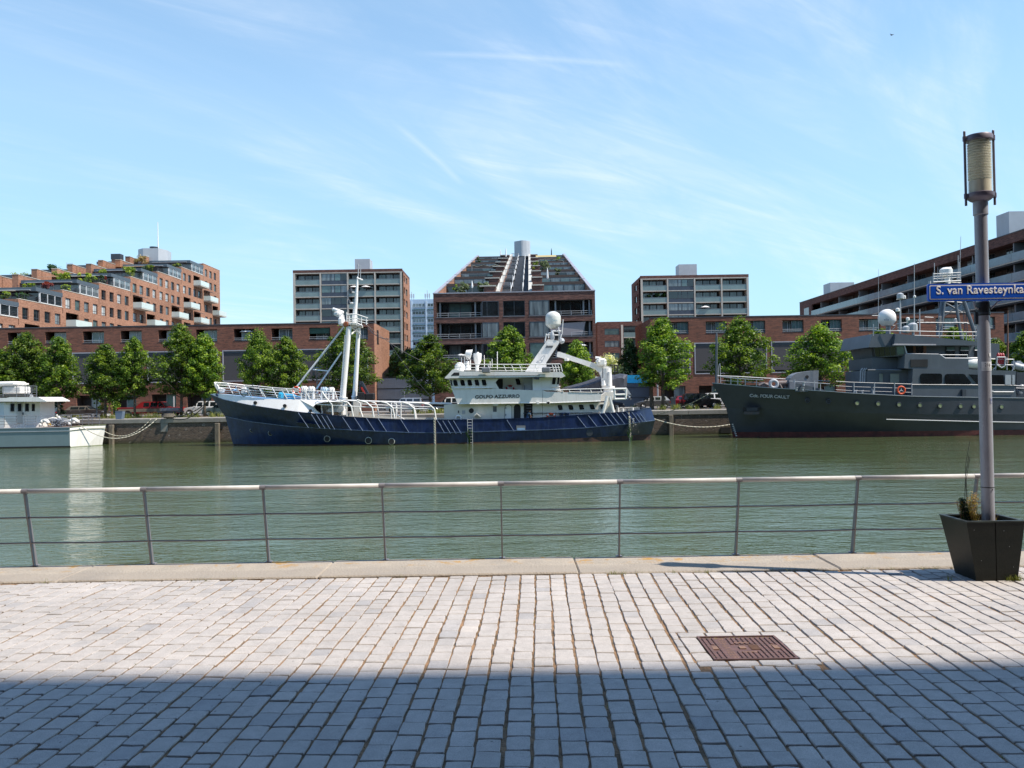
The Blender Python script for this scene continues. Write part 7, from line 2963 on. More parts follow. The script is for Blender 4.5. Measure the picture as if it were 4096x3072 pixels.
def weed(label, R, x, y, Y, h, seed):
 p = R(x, y, Y)
 p.z = -2.5
 root = thing('water_weed', label, 'weed', p)
 blades('leaves', M_LEAFD, root, [(p.x + random.Random(seed + k).uniform(-.25, .25), p.y - .1, -2.5 + k * h / 8) for k in range(8)], .6, 14, .12, .018, seed)
 return root
weed('green weed growing on the stern rope fender', r4, 1340, 1480, YN, 1.3, 5)
weed('green weed at the foot of the side ladder on the blue hull', r3, 612, 1700, YN - .1, 1.2, 9)
def person():
 b = r3(1640, 1290, YN + .55)
 root = thing('person', 'crewman in blue overalls bending forward over the bulwark by the dark ladder bay', 'person', (b.x, b.y, b.z - .8))
 x, y, z = b.x, b.y, b.z - .85
 me = bpy.data.meshes.new('body')
 V = [(0, 0, .92), (0.0, 0, 1.12), (.05, 0, 1.32), (.10, -.03, 1.42), (.14, -.06, 1.47), (.17, -.10, 1.56), (.18, -.12, 1.63),
 (.16, .20, 1.33), (.24, .22, 1.08), (.28, .18, .84), (.30, .16, .76), (.16, -.18, 1.33), (.24, -.24, 1.08), (.28, -.22, .84), (.30, -.22, .76),
 (-.02, .11, .88), (-.01, .12, .48), (-.05, .12, .08), (.06, .12, .03), (-.02, -.11, .88), (-.01, -.12, .48), (-.05, -.12, .08), (.06, -.12, .03)]
 R_ = [.155, .14, .17, .09, .06, .095, .085, .07, .05, .038, .045, .07, .05, .038, .045, .10, .07, .045, .045, .10, .07, .045, .045]
 E = [(0, 1), (1, 2), (2, 3), (3, 4), (4, 5), (5, 6), (2, 7), (7, 8), (8, 9), (9, 10), (2, 11), (11, 12), (12, 13), (13, 14), (0, 15), (15, 16), (16, 17), (17, 18), (0, 19), (19, 20), (20, 21), (21, 22)]
 me.from_pydata([(a - .0, c, d) for a, c, d in V], E, [])
 o = bpy.data.objects.new('body', me)
 COL.objects.link(o)
 o.modifiers.new('skin', 'SKIN')
 for i, v in enumerate(me.skin_vertices[0].data):
  v.radius = (R_[i], R_[i])
  v.use_root = (i == 0)
 s = o.modifiers.new('sub', 'SUBSURF')
 s.levels = 1
 s.render_levels = 1
 bpy.context.view_layer.update()
 m2 = bpy.data.meshes.new_from_object(o.evaluated_get(bpy.context.evaluated_depsgraph_get()))
 COL.objects.unlink(o)
 bpy.data.objects.remove(o)
 m2.materials.clear()
 m2.materials.append(mat('overall_blue', (.04, .10, .24), .8, var=.15))
 m2.materials.append(mat('skin_tone', (.42, .24, .17), .6, var=.05))
 m2.materials.append(mat('hair_brown', (.05, .03, .02), .8))
 m2.materials.append(mat('shirt_paleblue', (.25, .36, .52), .8))
 for pl_ in m2.polygons:
  c = pl_.center
  if c.z > 1.47 and c.x > .08:
   pl_.material_index = 2 if c.z > 1.58 or c.x < .12 else 1
  elif (abs(c.y) > .14 and c.z < 1.12 and c.x > .17):
   pl_.material_index = 1
  elif abs(c.y) > .16 and c.z > 1.1:
   pl_.material_index = 3
  pl_.use_smooth = True
 ob_ = bpy.data.objects.new('body', m2)
 link(ob_, root)
 ob_.location = (0, 0, -.05)
 # bending forward from the hip towards the rail
 for v in m2.vertices:
  if v.co.z > .92:
   d = v.co.z - .92
   a = min(.75, d * 1.6)
   v.co = Vector((v.co.x + .02, v.co.y - d * math.sin(a), .92 + d * math.cos(a * .8)))
 return root
person()
# mooring lines
r47 = reg(400, 1520, 4.424)
r24 = reg(2420, 1500, 4.608)
bol = r47(1215, 690, QY + .3)
rope('dark mooring rope from the bow of the blue ship to the quay bollard, upper one', sag(W(846, 1593, YC), (bol.x + .4, QY + .3, .25), .5), .045, M_ROPED)
rope('dark mooring rope from the bow of the blue ship to the quay bollard, lower one', sag(W(842, 1594, YC + .2), (bol.x + .2, QY + .2, .12), .9), .045, M_ROPED)
e1 = r47(905, 725, QY - .1)
e2 = r47(1010, 715, QY - .1)
a1 = r47(10, 860, 84)
rope('pale mooring rope sagging from the white stern to the quay edge, upper line', sag(W(386, 1702, 84.0), (e1.x, QY - .1, .02), 1.4, 20), .04, M_ROPE)
rope('pale mooring rope sagging from the white stern to the quay edge, lower line', sag(W(322, 1703, 80.6), (e2.x, QY - .1, .02), 1.6, 22), .04, M_ROPE)
s1 = W(2606, 1672, YC + .8)
rope('pale mooring rope from the blue stern running low along the quay wall', sag(s1, W(2925, 1697, 84), .55, 20), .05, M_ROPE)
rope('pale green mooring rope rising from the quay to the bow of the grey ship', sag(W(2614, 1660, QY - .1), W(2862, 1560, 80), .35, 18), .04, mat('olive_rope', (.3, .3, .22), .8))
# ------------------------------------------------------------------ grey ship
g7 = reg(2820, 1380, 3.95)
g8 = reg(3400, 1180, 3.178)
g5 = reg(3096, 850, 1.659)
def build_grey():
 Yc = 79.3
 B = 4.6
 yn = Yc - B
 root = thing('survey_ship', 'dark grey former naval ship moored at the right, white name Cdt. FOURCAULT on its bow', 'ship', (45, Yc, -2.5))
 def bd(t):
  return max(.03, B * (1 - (1 - min(1, t / .30)) ** 2.2))
 def bw(t):
  return max(.03, B * .97 * (1 - (1 - min(1, t / .5)) ** 1.8))
 H = Hull(Yc, 44)
 top = H.row([(2849, 1533), (3073, 1552), (3320, 1567), (3400, 1573), (3652, 1586), (3911, 1590.5), (4096, 1593), (5150, 1600)], bd)
 mid = H.row([(2905, 1650), (5150, 1700)], lambda t: bd(t) * .62 + bw(t) * .4 if t < .5 else bd(t))
 for i, p in enumerate(mid):
  p.z = (top[i].z + -1.9) / 2 - .1
 stripe = H.row([(2928, 1728), (5140, 1728)], bw, z=-2.02)
 wl = H.row([(2934, 1751), (5140, 1751)], bw, z=-2.56)
 kl = H.row([(2960, 1751), (5130, 1751)], lambda t: bw(t) * .8, z=-4.2)
 m = MB()
 H.skin(m, top, mid)
 H.skin(m, mid, stripe)
 m.build('hull', M_HULLG, root, smooth=True)
 m = MB()
 H.skin(m, stripe, wl)
 H.skin(m, wl, kl)
 m.build('boot_stripe', M_RED, root, smooth=True)
 m = MB()
 strip(m, top, .06, .05)
 m.build('gunwale', M_LGREY, root)
 m = MB()
 H.deck(m, top, .04, .05)
 m.build('deck', M_SHIPG, root)
 m = MB()
 pts = [g5(x, y, yn - .03) for x, y in ((745, 1373), (1000, 1379), (1355, 1388), (1659, 1393), (2100, 1400))]
 m.path(pts, .05, 6)
 m.build('fender_bar', M_LGREY, root)
 def sideY(u, lo=0.0):
  t = (u - 2849) / 2301
  return Yc - (bd(t) * (1 - lo) + (bd(t) * .62 + bw(t) * .4) * lo)
 # name, letter by letter so that each lies on the flare
 for ch, x0, x1, h in (('Cdt.', 697, 840, 50), ('FOUR', 865, 1072, 52), ('CAULT', 1085, 1328, 52)):
  ua, ub = 2820 + x0 / 3.95, 2820 + x1 / 3.95
  ya, yb = sideY(ua, .35) - .04, sideY(ub, .35) - .04
  pa = g7(x0, 822 + (x0 - 697) * .044, ya)
  pb = g7(x1, 822 + (x1 - 697) * .044, yb)
  o = text(ch, 'lettering', root, M_WHITE, (pa.x, pa.y, pa.z), pb.x, ang=math.atan2(pb.z - pa.z, pb.x - pa.x), size_h=h / 3.95 / FOC * ya, bold=.03)
  for v in o.data.vertices:
   f = (v.co.x + OFF[o.name].x - pa.x) / (pb.x - pa.x)
   v.co.y = pa.y + (pb.y - pa.y) * f - OFF[o.name].y - .12 + .0
 for k in range(7):
  p = g7(425 + k * 10, 1252 + k * 30, 0)
  u = 2820 + (425 + k * 10) / 3.95
  Y = Yc - .35
  a = g7(418 + k * 9.5, 1252 + k * 30, Y)
  m = MB()
  m.box(a.x, a.x + .13, Y - .25, Y - .1, a.z - .03, a.z + .03)
  m.build('draught_mark', M_WHITE, root)
 # anchor pocket
 Y = sideY(2820 + 740 / 3.95, .55)
 m = MB()
 m.prism(poly(g7, [(625, 980), (860, 980), (852, 1052), (620, 1052)], Y), Y - .05, Y + .5)
 m.build('anchor_pocket', M_BLACK, root)
 m = MB()
 m.prism(poly(g7, [(650, 990), (825, 990), (820, 1040), (655, 1045)], Y), Y - .10, Y - .04)
 m.build('anchor', M_HULLG, root)
 m = MB()
 m.prism(poly(g7, [(620, 1053), (852, 1053), (850, 1095), (618, 1098)], Y), Y - .15, Y)
 m.build('rusty_plate', mat('rust_streak', (.10, .07, .06), .7, var=.4, vscale=3, col2=(.05, .06, .07)), root)
 # portholes
 mport = mat('port_pale_green', (.34, .37, .20), .3, var=.2)
 for i, (R, x, y) in enumerate(((g7, 1617, 880), (g7, 1950, 895), (g8, 88, 1375), (g8, 356, 1383), (g8, 622, 1393), (g8, 887, 1400), (g8, 1143, 1408), (g8, 1405, 1412), (g8, 1575, 1416), (g8, 1925, 1421))):
  u = (2820 + x / 3.95) if R is g7 else 3400 + x / 3.178
  Y = sideY(u, .3)
  p = R(x, y, Y)
  m = MB()
  m.torus((p.x, Y - .05, p.z), .19, .04, 'y', 16, 6)
  rg = m.build('porthole', M_HULLG, root)
  m = MB()
  m.lathe((p.x, Y - .07, p.z), [(.17, 0), (.17, .1)], 16, 'y')
  m.build('port_glass', M_BLACK if i < 2 else mport, rg)
 # bow jackstaff, rails
 m = MB()
 m.path([g7(178, 600, Yc), g7(182, -140, Yc), g7(184, -200, Yc)], .09, 8, [.12, .10, .05])
 m.build('jackstaff', M_SHIPG, root)
 m = MB()
 m.path([g7(205, 600, Yc + .3), g7(215, 330, Yc + .3), g7(235, 290, Yc + .3), g7(248, 610, Yc + .3)], .03, 5)
 m.build('bow_stay', M_LGREY, root)
 def rail(pts, R, Yf, r, name='rail', mm=M_LGREY):
  m = MB()
  m.path([P3(R, x, y, Yf(x, R)) for x, y in pts], r, 6)
  return m.build(name, mm, root)
 def nY(x, R):
  u = (2820 + x / 3.95) if R is g7 else 3400 + x / 3.178
  return sideY(u) + .15
 fY = lambda x, R: 2 * Yc - nY(x, R)
 near = [(160, 488), (520, 512), (920, 545), (1420, 552), (1975, 570)]
 near = [(250, 500), (410, 518), (635, 538), (920, 550)]
 rail(near, g7, nY, .04)
 rail([(250, 560), (410, 570), (520, 575), (920, 600)], g7, nY, .025)
 for x, y0, y1 in ((408, 520, 628), (518, 520, 635), (636, 538, 643), (815, 545, 660), (1418, 545, 700), (1730, 565, 718), (1822, 620, 720)):
  rail([(x, y0), (x, y1)], g7, nY, .035, 'stanchion')
 rail([(160, 485), (520, 498), (920, 522), (1420, 545), (1975, 572)], g7, fY, .045)
 rail([(1330, 570), (1975, 615)], g7, nY, .035)
 m = MB()
 for Y_ in (lambda x: nY(x, g8),):
  for (a, b, c, r) in ((1108, 1133, 0, .045), (1165, 1188, 0, .03), (1215, 1238, 0, .03)):
   m.path([g8(-180, a - 12, Y_(0)), g8(0, a, Y_(0)), g8(785, b, Y_(700))], r * .7, 5)
 m.build('rail', M_MGREY, root)
 for x in (50, 310, 568, 785):
  rail([(x, 1115), (x, 1268)], g8, nY, .035, 'stanchion')
 # gear on the foredeck
 m = MB()
 p = g7(1085, 618, Yc - 2)
 m.torus((p.x, Yc - 2, p.z), .34, .16, 'y', 20, 8)
 m.build('winch_drum', M_LGREY, root, smooth=True)
 m = MB()
 p = g7(1130, 610, Yc - 1)
 m.tube(p, g7(1300, 600, Yc - 1), .26, 12)
 m.lathe(g7(1250, 610, Yc - .8), [(.3, -.3), (.34, 0), (.3, .3)], 12)
 m.path([g7(1180, 620, Yc - 1.6), g7(1215, 690, Yc - 1.6)], .1, 6)
 m.path([g7(850, 640, Yc - 1), g7(930, 600, Yc - 1), g7(1010, 640, Yc - 1)], .1, 6)
 m.bevbox(g7(840, 650, Yc).x, g7(960, 650, Yc).x, Yc - 1, Yc, g7(840, 670, Yc).z, g7(840, 600, Yc).z, .08)
 m.build('windlass', mat('rusty_brown', (.16, .08, .06), .7, var=.4, vscale=5, col2=(.2, .2, .2)), root)
 ck = [(1335, 700), (1338, 570), (1352, 520), (1390, 480), (1450, 445), (1520, 430), (1700, 405), (1798, 400), (1785, 690)]
 m = MB()
 m.prism(poly(g7, ck, Yc - 1.6), Yc - 1.6, Yc - .2)
 m.build('ventilator', M_MGREY, root)
 m = MB()
 p = g7(1612, 503, Yc - 1.6)
 m.lathe((p.x, Yc - 1.64, p.z), [(.15, 0), (.15, .1)], 14, 'y')
 m.build('porthole', M_BLACK, root)
 m = MB()
 m.prism(poly(g7, [(1430, 600), (1860, 700), (1895, 740), (1430, 740)], yn + .9), yn + .8, yn + .95)
 m.build('breakwater', M_SHIPG, root)
 for (R, x, y, h) in ((g7, 1443, 700, 25), (g7, 1543, 702, 25), (g8, 75, 1250, 40), (g8, 155, 1250, 38), (g8, 290, 1255, 60), (g7, 1560, 630, 40)):
  m = MB()
  p, q = R(x, y, yn + .6), R(x, y - h, yn + .6)
  m.lathe((p.x, yn + .6, p.z - .1), [(.09, 0), (.09, q.z - p.z + .05), (.15, q.z - p.z + .07), (.15, q.z - p.z + .12)], 10)
  m.build('bollard', M_LGREY, root)
 # superstructure blocks
 def blk(R, pts, y0, y1, name, mm=M_SHIPG):
  m = MB()
  m.prism(poly(R, pts, y0), y0, y1)
  return m.build(name, mm, root)
 def win(R, pts, Y, name='window', mm=M_GLASSD, th=.05):
  m = MB()
  m.prism(poly(R, pts, Y), Y - th, Y + .01)
  return m.build(name, mm, root)
 def rr(x0, y0, x1, y1, c, sl=0):
  return [(x0 + c, y0), (x1 - c + sl * 0, y0), (x1 - c * .3 + sl * .05, y0 + c * .3), (x1 + sl * .1, y0 + c), (x1 + sl, y1 - c), (x1 + sl - c * .3, y1 - c * .3), (x1 + sl - c, y1), (x0 + c, y1), (x0 + c * .3, y1 - c * .3), (x0, y1 - c), (x0, y0 + c), (x0 + c * .3, y0 + c * .3)]
 yb = 2 * Yc - yn
 # rounded front house
 a, b = g8(185, 1270, yn + 1.5), g8(795, 950, yn + 1.5)
 plan = [(a.x, Yc - 1.2), (a.x + .5, yn + 2.6), (a.x + 1.6, yn + 1.7), (a.x + 3.0, yn + 1.3), (b.x, yn + 1.2), (b.x, yb - 1.2), (a.x + 3, yb - 1.3), (a.x + 1.6, yb - 1.7), (a.x + .5, yb - 2.6), (a.x, Yc + 1.2)]
 m = MB()
 m.prism(plan, a.z - .6, b.z, 'z')
 m.build('front_house', M_SHIPG, root, autos=True)
 for (x0, x1) in ((372, 415), (512, 622)):
  win(g8, rr(x0, 1000, x1, 1118, 6), yn + 1.25 + (.4 if x0 < 400 else 0), mm=mat('blind_grey', (.22, .25, .22), .6))
 m = MB()
 m.path([g8(225, 955, yn + 1.4), g8(480, 955, yn + 1.1), g8(650, 958, yn + 1.0)], .09, 6)
 m.build('spray_rail', M_SHIPG, root)
 m = MB()
 for x in (130, 160, 185):
  m.path([g8(x, 1120, yn + 2.5), g8(x + 5, 960, yn + 2.5), g8(x + 30, 930, yn + 2.5)], .06, 5)
 m.build('hanging_hose', M_LGREY, root)
 # main lower house
 blk(g8, [(800, 935), (1500, 940), (1640, 950), (2110, 965), (2100, 1160), (2115, 1300), (780, 1300)], yn + .35, yb - .35, 'main_house')
 y_ = yn + .35
 win(g8, rr(893, 998, 1168, 1134, 28), y_)
 win(g8, rr(1205, 1003, 1462, 1138, 28, 75), y_)
 win(g8, [(1512, 1010), (1950, 1018), (1958, 1140), (1622, 1140)], y_)
 for (x0, x1) in ((1970, 2045), (2060, 2090)):
  win(g8, rr(x0, 1015, x1, 1140, 10), y_ - .02, 'door', M_LGREY)
 m = MB()
 m.path([g8(780, 1138, y_ - .03), g8(1960, 1145, y_ - .03), g8(2110, 1150, y_ - .03)], .04, 5)
 m.build('ledge', M_MGREY, root)
 m = MB()
 m.path([g8(1780, 1215, y_ - .1), g8(1830, 1232, y_ - .1), g8(2080, 1232, y_ - .1), g8(2095, 1218, y_ - .1)], .05, 5)
 m.build('handrail', M_LGREY, root)
 blk(g8, [(1430, 1200), (1478, 1200), (1478, 1295), (1430, 1295)], yn + .1, yn + .35, 'locker', M_DGREY)
 # second level
 blk(g8, [(280, 800), (700, 800), (700, 945), (290, 945)], yn + 1.9, yb - 1.9, 'bridge_base')
 blk(g8, [(700, 745), (1130, 752), (1160, 765), (1200, 805), (1505, 812), (1508, 944), (790, 940), (690, 930)], yn + .5, yb - .5, 'upper_house')
 win(g8, [(768, 820), (985, 818), (985, 915), (768, 915)], yn + .5, 'opening', M_DARK)
 # bridge with raked windows
 p = g8(245, 660, yn + 2)
 m = MB()
 A = [g8(262, 655, yn + 3.2), g8(300, 650, yn + 1.9), g8(580, 640, yn + .8), g8(685, 632, yn + .6)]
 Bp = [g8(285, 800, yn + 3.3), g8(320, 800, yn + 2.2), g8(590, 780, yn + 1.1), g8(715, 765, yn + .75)]
 m.add(A + Bp, [(4 + i, 5 + i, i + 1, i) for i in range(3)])
 A2 = [Vector((q.x, 2 * Yc - q.y, q.z)) for q in A]
 B2 = [Vector((q.x, 2 * Yc - q.y, q.z)) for q in Bp]
 m.add([A[0], Bp[0], B2[0], A2[0]], [(0, 3, 2, 1)])
 m.add(A2 + B2, [(i, i + 1, 5 + i, 4 + i) for i in range(3)])
 m.build('bridge_front', M_SHIPG, root)
 for (i, f0, f1) in ((0, .1, .9), (1, .03, .22), (1, .26, .46), (1, .50, .70), (1, .74, .97), (2, .12, .88)):
  a0, a1 = A[i].lerp(A[i + 1], f0), A[i].lerp(A[i + 1], f1)
  b0, b1 = Bp[i].lerp(Bp[i + 1], f0), Bp[i].lerp(Bp[i + 1], f1)
  d = Vector((-.03, -.06, 0))
  m = MB()
  q = [a0.lerp(b0, .1) + d, a1.lerp(b1, .1) + d, a1.lerp(b1, .88) + d, a0.lerp(b0, .88) + d]
  q2 = [v - d * 1.2 for v in q]
  m.add(q + q2, [(0, 1, 2, 3), (7, 6, 5, 4), (0, 4, 5, 1), (1, 5, 6, 2), (2, 6, 7, 3), (3, 7, 4, 0)])
  m.build('bridge_window', M_GLASSD if i < 2 else M_GLASST, root)
 blk(g8, [(690, 632), (1090, 640), (1625, 600), (1900, 620), (1900, 800), (1200, 800), (1130, 752), (725, 748)], yn + 1.8, yb - 1.8, 'chart_house')
 win(g8, [(800, 648), (830, 648), (830, 742), (800, 742)], yn + 1.75, 'door_post', mat('varnished_wood', (.25, .09, .04), .4))
 win(g8, [(930, 648), (968, 648), (968, 744), (930, 744)], yn + 1.75, 'door_post', MATS['varnished_wood'])
 win(g8, [(830, 655), (930, 655), (930, 742), (830, 742)], yn + 1.78, 'door_glass')
 win(g8, [(700, 645), (800, 645), (800, 745), (735, 745)], yn + 1.77, 'opening', M_DARK)
 m = MB()
 m.path([g8(690, 632, yn + .6), g8(722, 748, yn + .7), g8(1120, 755, yn + .6), g8(1160, 770, yn + .6), g8(1205, 803, yn + .6), g8(1620, 806, yn + .6)], .06, 6)
 m.path([g8(1140, 760, yn + .6), g8(1495, 762, yn + .6), g8(1495, 800, yn + .6)], .035, 5)
 m.build('wing_edge', M_LGREY, root)
 for (x0, x1) in ((1218, 1335), (1398, 1512), (1580, 1690)):
  f_ = win(g8, rr(x0, 652, x1, 792, 10), yn + 1.78, 'window', M_DGREY)
  win(g8, [(x0 + 8, 662), (x1 - 8, 662), (x1 - 8, 698), (x0 + 8, 698)], yn + 1.72, 'pane', M_GLASST)
  win(g8, [(x0 + 8, 708), (x1 - 8, 708), (x1 - 8, 785), (x0 + 8, 785)], yn + 1.72, 'pane', M_GLASSD)
  m = MB()
  m.tube(g8(x0 + 5, 703, yn + 1.68), g8(x1 - 5, 703, yn + 1.68), .04, 5)
  m.build('window_bar', M_LGREY, root)
 # visor and monkey island wall
 blk(g8, [(285, 495), (580, 492), (565, 660), (235, 665)], yn + 1.3, yb - 1.3, 'bridge_roof_wall')
 blk(g8, [(580, 492), (800, 510), (1135, 545), (1625, 592), (1625, 640), (1090, 640), (1095, 625), (560, 625)], yn + .9, yb - .9, 'bridge_roof_side')
 m = MB()
 a = [g8(540, 630, yn + .5), g8(1095, 632, yn + .5), g8(1095, 618, yn + 1.2), g8(600, 610, yn + 1.2)]
 m.add(a + [q - Vector((0, 0, .08)) for q in a], [(0, 1, 2, 3), (7, 6, 5, 4), (0, 4, 5, 1), (1, 5, 6, 2), (3, 7, 4, 0)])
 m.build('visor', M_MGREY, root)
 # rails on top
 m = MB()
 m.path([g8(300, 455, yn + 2), g8(420, 455, yn + 1.2), g8(600, 455, yn + 1), g8(1100, 465, yn + 1), g8(1620, 470, yn + 1)], .035, 5)
 m.path([g8(820, 512, yn + 1), g8(1140, 520, yn + 1), g8(1620, 518, yn + 1)], .025, 5)
 for x, yy in ((298, 520), (640, 490), (815, 510), (1140, 545), (1318, 560), (1480, 575), (1560, 580), (1600, 585), (1440, 570)):
  m.tube(g8(x, 460, yn + 1), g8(x, yy, yn + 1), .03, 5)
 m.tube(g8(298, 370, yn + 2), g8(298, 520, yn + 2), .04, 5)
 m.build('top_rail', M_LGREY, root)
 # white radome
 m = MB()
 p = g8(470, 283, Yc - 1)
 R_ = 1.02 * (g8(575, 290, Yc - 1).x - g8(365, 290, Yc - 1).x) / 2
 prof = [(.35, -.80), (.5, -.76), (R_ * .93, -.45), (R_, -.38), (R_, 0)]
 zt = g8(470, 180, Yc - 1).z - p.z
 for i in range(1, 9):
  a = PI / 2 * i / 8
  prof.append((max(.01, R_ * math.cos(a)), zt * math.sin(a)))
 m.lathe(p, prof, 26)
 m.build('radome', M_WHITE, root, smooth=True)
 l0 = g8(385, 335, Yc - 1)
 text('elian', 'lettering', root, M_NAVYL, (l0.x, Yc - 1 - R_ * .97, l0.z), g8(412, 335, Yc - 1).x + .45, size_h=.2)
 m = MB()
 m.path([g8(485, 390, Yc - 1), g8(485, 500, Yc - 1)], .22, 10)
 m.tube(g8(430, 388, Yc - 1), g8(575, 388, Yc - 1), .05, 6)
 m.path([g8(575, 400, Yc - 1), g8(510, 470, Yc - 1)], .05, 5)
 m.build('radome_pedestal', M_MGREY, root)
 # posts, lamps and whips on the roof
 for (x, y0, y1, r, mm) in ((638, 0, 490, .10, M_LGREY), (817, -400, 460, .05, M_LGREY), (886, 180, 610, .07, M_LGREY), (362, -330, 450, .025, M_LGREY), (797, 470, 605, .14, M_LGREY), (1060, -60, 60, .03, M_LGREY)):
  m = MB()
  m.tube(g8(x, y1, yn + 1.4), g8(x, y0, yn + 1.4), r, 6, r * .5)
  m.build('aerial_post', mm, root)
 for (x, y, r) in ((638, 15, .3), (690, 25, .14), (735, 305, .16), (820, 20, .12), (712, 440, .35), (797, 410, .42), (605, 190, .18)):
  m = MB()
  p = g8(x, y, yn + 1.4)
  m.lathe(p, [(r * .5, -r), (r, -r * .7), (r, r * .6), (r * .4, r)], 10)
  m.build('lamp', M_LGREY if r > .2 else M_WHITE, root)
 m = MB()
 for a, b in (((580, 370), (735, 345)), ((840, 320), (935, 320)), ((590, 60), (710, 45)), ((850, 350), (1500, 350)), ((950, 280), (1060, 285)), ((280, 262), (370, 262))):
  m.tube(g8(*a, yn + 1.8), g8(*b, yn + 1.8), .032, 5)
 m.build('cross_arm', M_LGREY, root)
 # lattice mast
 K = lambda x, y, o=0: g5(x, y, Yc + o)
 for (a, b, r) in (((1085, 820), (1115, 590), .16), ((1105, 820), (1145, 470), .14), ((1245, 840), (1205, 590), .13), ((1350, 850), (1260, 590), .17), ((1205, 590), (1190, 470), .1), ((1260, 590), (1225, 470), .1)):
  for o in (-1.3, 1.3):
   m = MB()
   m.tube(K(*a, o), K(*b, o * .6), r, 8)
   m.build('mast_leg', M_SHIPG, root)
 m = MB()
 for (a, b) in (((1120, 590), (1265, 600)), ((950, 730), (1300, 738)), ((1130, 520), (1240, 525)), ((1110, 660), (1290, 665)), ((1120, 590), (1240, 660)), ((1110, 700), (1250, 600)), ((1060, 460), (1240, 468))):
  m.tube(K(*a), K(*b), .09, 6)
 for k in range(16):
  y = 600 + k * 15
  m.tube(K(1250 + k * 1.2, y, -.9), K(1268 + k * 1.2, y, -.9), .025, 4)
  m.tube(K(1092, 690 + k * 9, -1.3), K(1112, 690 + k * 9, -1.3), .03, 4)
 m.tube(K(1250, 600, -.9), K(1270, 840, -.9), .03, 4)
 m.tube(K(1268, 600, -.9), K(1290, 840, -.9), .03, 4)
 m.build('mast_bracing', M_SHIPG, root)
 m = MB()
 for (y, r) in ((408, .04), (425, .03), (440, .03), (462, .06)):
  for o in (-1, 1):
   m.tube(K(1057, y, o), K(1240, y - 10, o), r, 5)
 for x in (1057, 1085, 1115, 1150, 1180, 1215, 1238):
  for o in (-1, 1):
   m.tube(K(x, 400, o), K(x, 465, o), .035, 5)
 m.build('masthead_basket', M_LGREY, root)
 m = MB()
 p = K(1142, 400)
 m.lathe(p, [(.3, -.4), (.55, -.2), (.58, .3), (.3, .5), (.1, .52)], 14)
 m.tube(K(1110, 380), K(1175, 368), .12, 8)
 m.lathe(K(1150, 440), [(.25, -.5), (.25, .4)], 10)
 m.build('radar', M_WHITE, root, autos=True)
 for (x, y0, y1, r) in ((1064, 335, 465, .03), (1240, 160, 330, .025), (1222, 285, 460, .035), (1232, 330, 460, .05), (1178, 420, 465, .05), (1033, 455, 480, .12)):
  m = MB()
  m.tube(K(x - (y0 < 200) * 6, y1), K(x, y0), r, 5)
  m.build('whip_antenna', M_LGREY, root)
 m = MB()
 p = K(1205, 735)
 m.lathe(p, [(.5, -.1), (.6, 0), (.5, .06), (.1, .1)], 12)
 m.lathe(p, [(.14, .1), (.16, .4), (.02, .5)], 10)
 m.build('dish_platform', M_LGREY, root)
 # aft details seen right of the lamp post
 m = MB()
 for pts in ([(1435, 972), (1590, 975)], [(1435, 1010), (1590, 1012)], [(1470, 1045), (1480, 960)], [(1545, 1045), (1545, 960)], [(1590, 1045), (1590, 970)], [(1455, 1045), (1490, 1000)], [(1580, 1050), (1595, 1020)]):
  m.path([P3(g5, x, y, yn + .8) for x, y in pts], .045, 5)
 m.build('aft_rail', M_LGREY, root)
 m = MB()
 m.path([g5(1548, 1000, Yc), g5(1550, 905, Yc), g5(1552, 650, Yc)], .09, 7, [.12, .1, .03])
 m.build('ensign_staff', mat('brown_staff', (.2, .09, .05), .6), root)
 m = MB()
 for (y, r) in ((1150, .3), (1165, .2)):
  m.path([g5(1605, y, yn + 1), g5(1720, y + 5, yn + 1)], .06, 6)
 m.ball(g5(1640, 1162, yn + 1.5), .35, 10)
 m.ball(g5(1625, 1195, yn + 1.5), .3, 10)
 m.build('aft_deck_gear', M_MGREY, root)
 blk(g5, [(1610, 1060), (1800, 1060), (1800, 1225), (1610, 1225)], yn + 3, yb - 3, 'aft_house', M_DGREY)
 return root, yn, Yc
grey, gyn, gYc = build_grey()
p = g8(652, 1210, gyn + .1)
torus_thing('lifebuoy', 'orange lifebuoy with white emblem on the rail of the grey ship', p, .33, .075, M_ORANGE, 'lifebuoy', bands=False)
em_ = bpy.data.objects['lifebuoy.004' if 'lifebuoy.004' in bpy.data.objects else 'lifebuoy']
m = MB()
for k in range(3):
 a = PI / 2 + k * 2 * PI / 3
 m.tube(p, (p.x + .33 * math.cos(a), p.y, p.z + .33 * math.sin(a)), .04, 5, .015)
m.build('emblem', M_WHITE, em_)
lr = thing('life_raft', 'white life raft canister on its cradle on the grey ship, half behind the lamp post', 'life raft', g8(1565, 925, gyn + .9))
m = MB()
a, b = g8(1502, 870, gyn + 1), g8(1660, 870, gyn + 1)
r = .55
m.lathe(((a.x + b.x) / 2, gyn + 1, a.z), [(.05, -1), (.4, -.98), (.53, -.8), (.56, -.3), (.56, .3), (.53, .8), (.4, .98), (.05, 1)], 18, 'x')
m.build('canister', M_WHITE, lr, smooth=True)
rk = thing('gas_bottle_rack', 'rack of red bottles with white frame on the aft house of the grey ship', 'rack', g5(1505, 1030, gyn + .9))
for k in range(3):
 m = MB()
 p = g5(1490 + k * 15, 1015, gyn + .9)
 m.lathe(p, [(.12, 0), (.14, .1), (.14, 1.0), (.05, 1.15)], 10)
 m.build('bottle', mat('bottle_red', (.4, .03, .04), .4), rk)
m = MB()
m.path([g5(1477, 1010, gyn + .7), g5(1480, 960, gyn + .7), g5(1535, 960, gyn + .7), g5(1530, 1020, gyn + .7), g5(1510, 1030, gyn + .7), g5(1477, 1010, gyn + .7)], .06, 6)
m.build('frame', M_LGREY, rk)
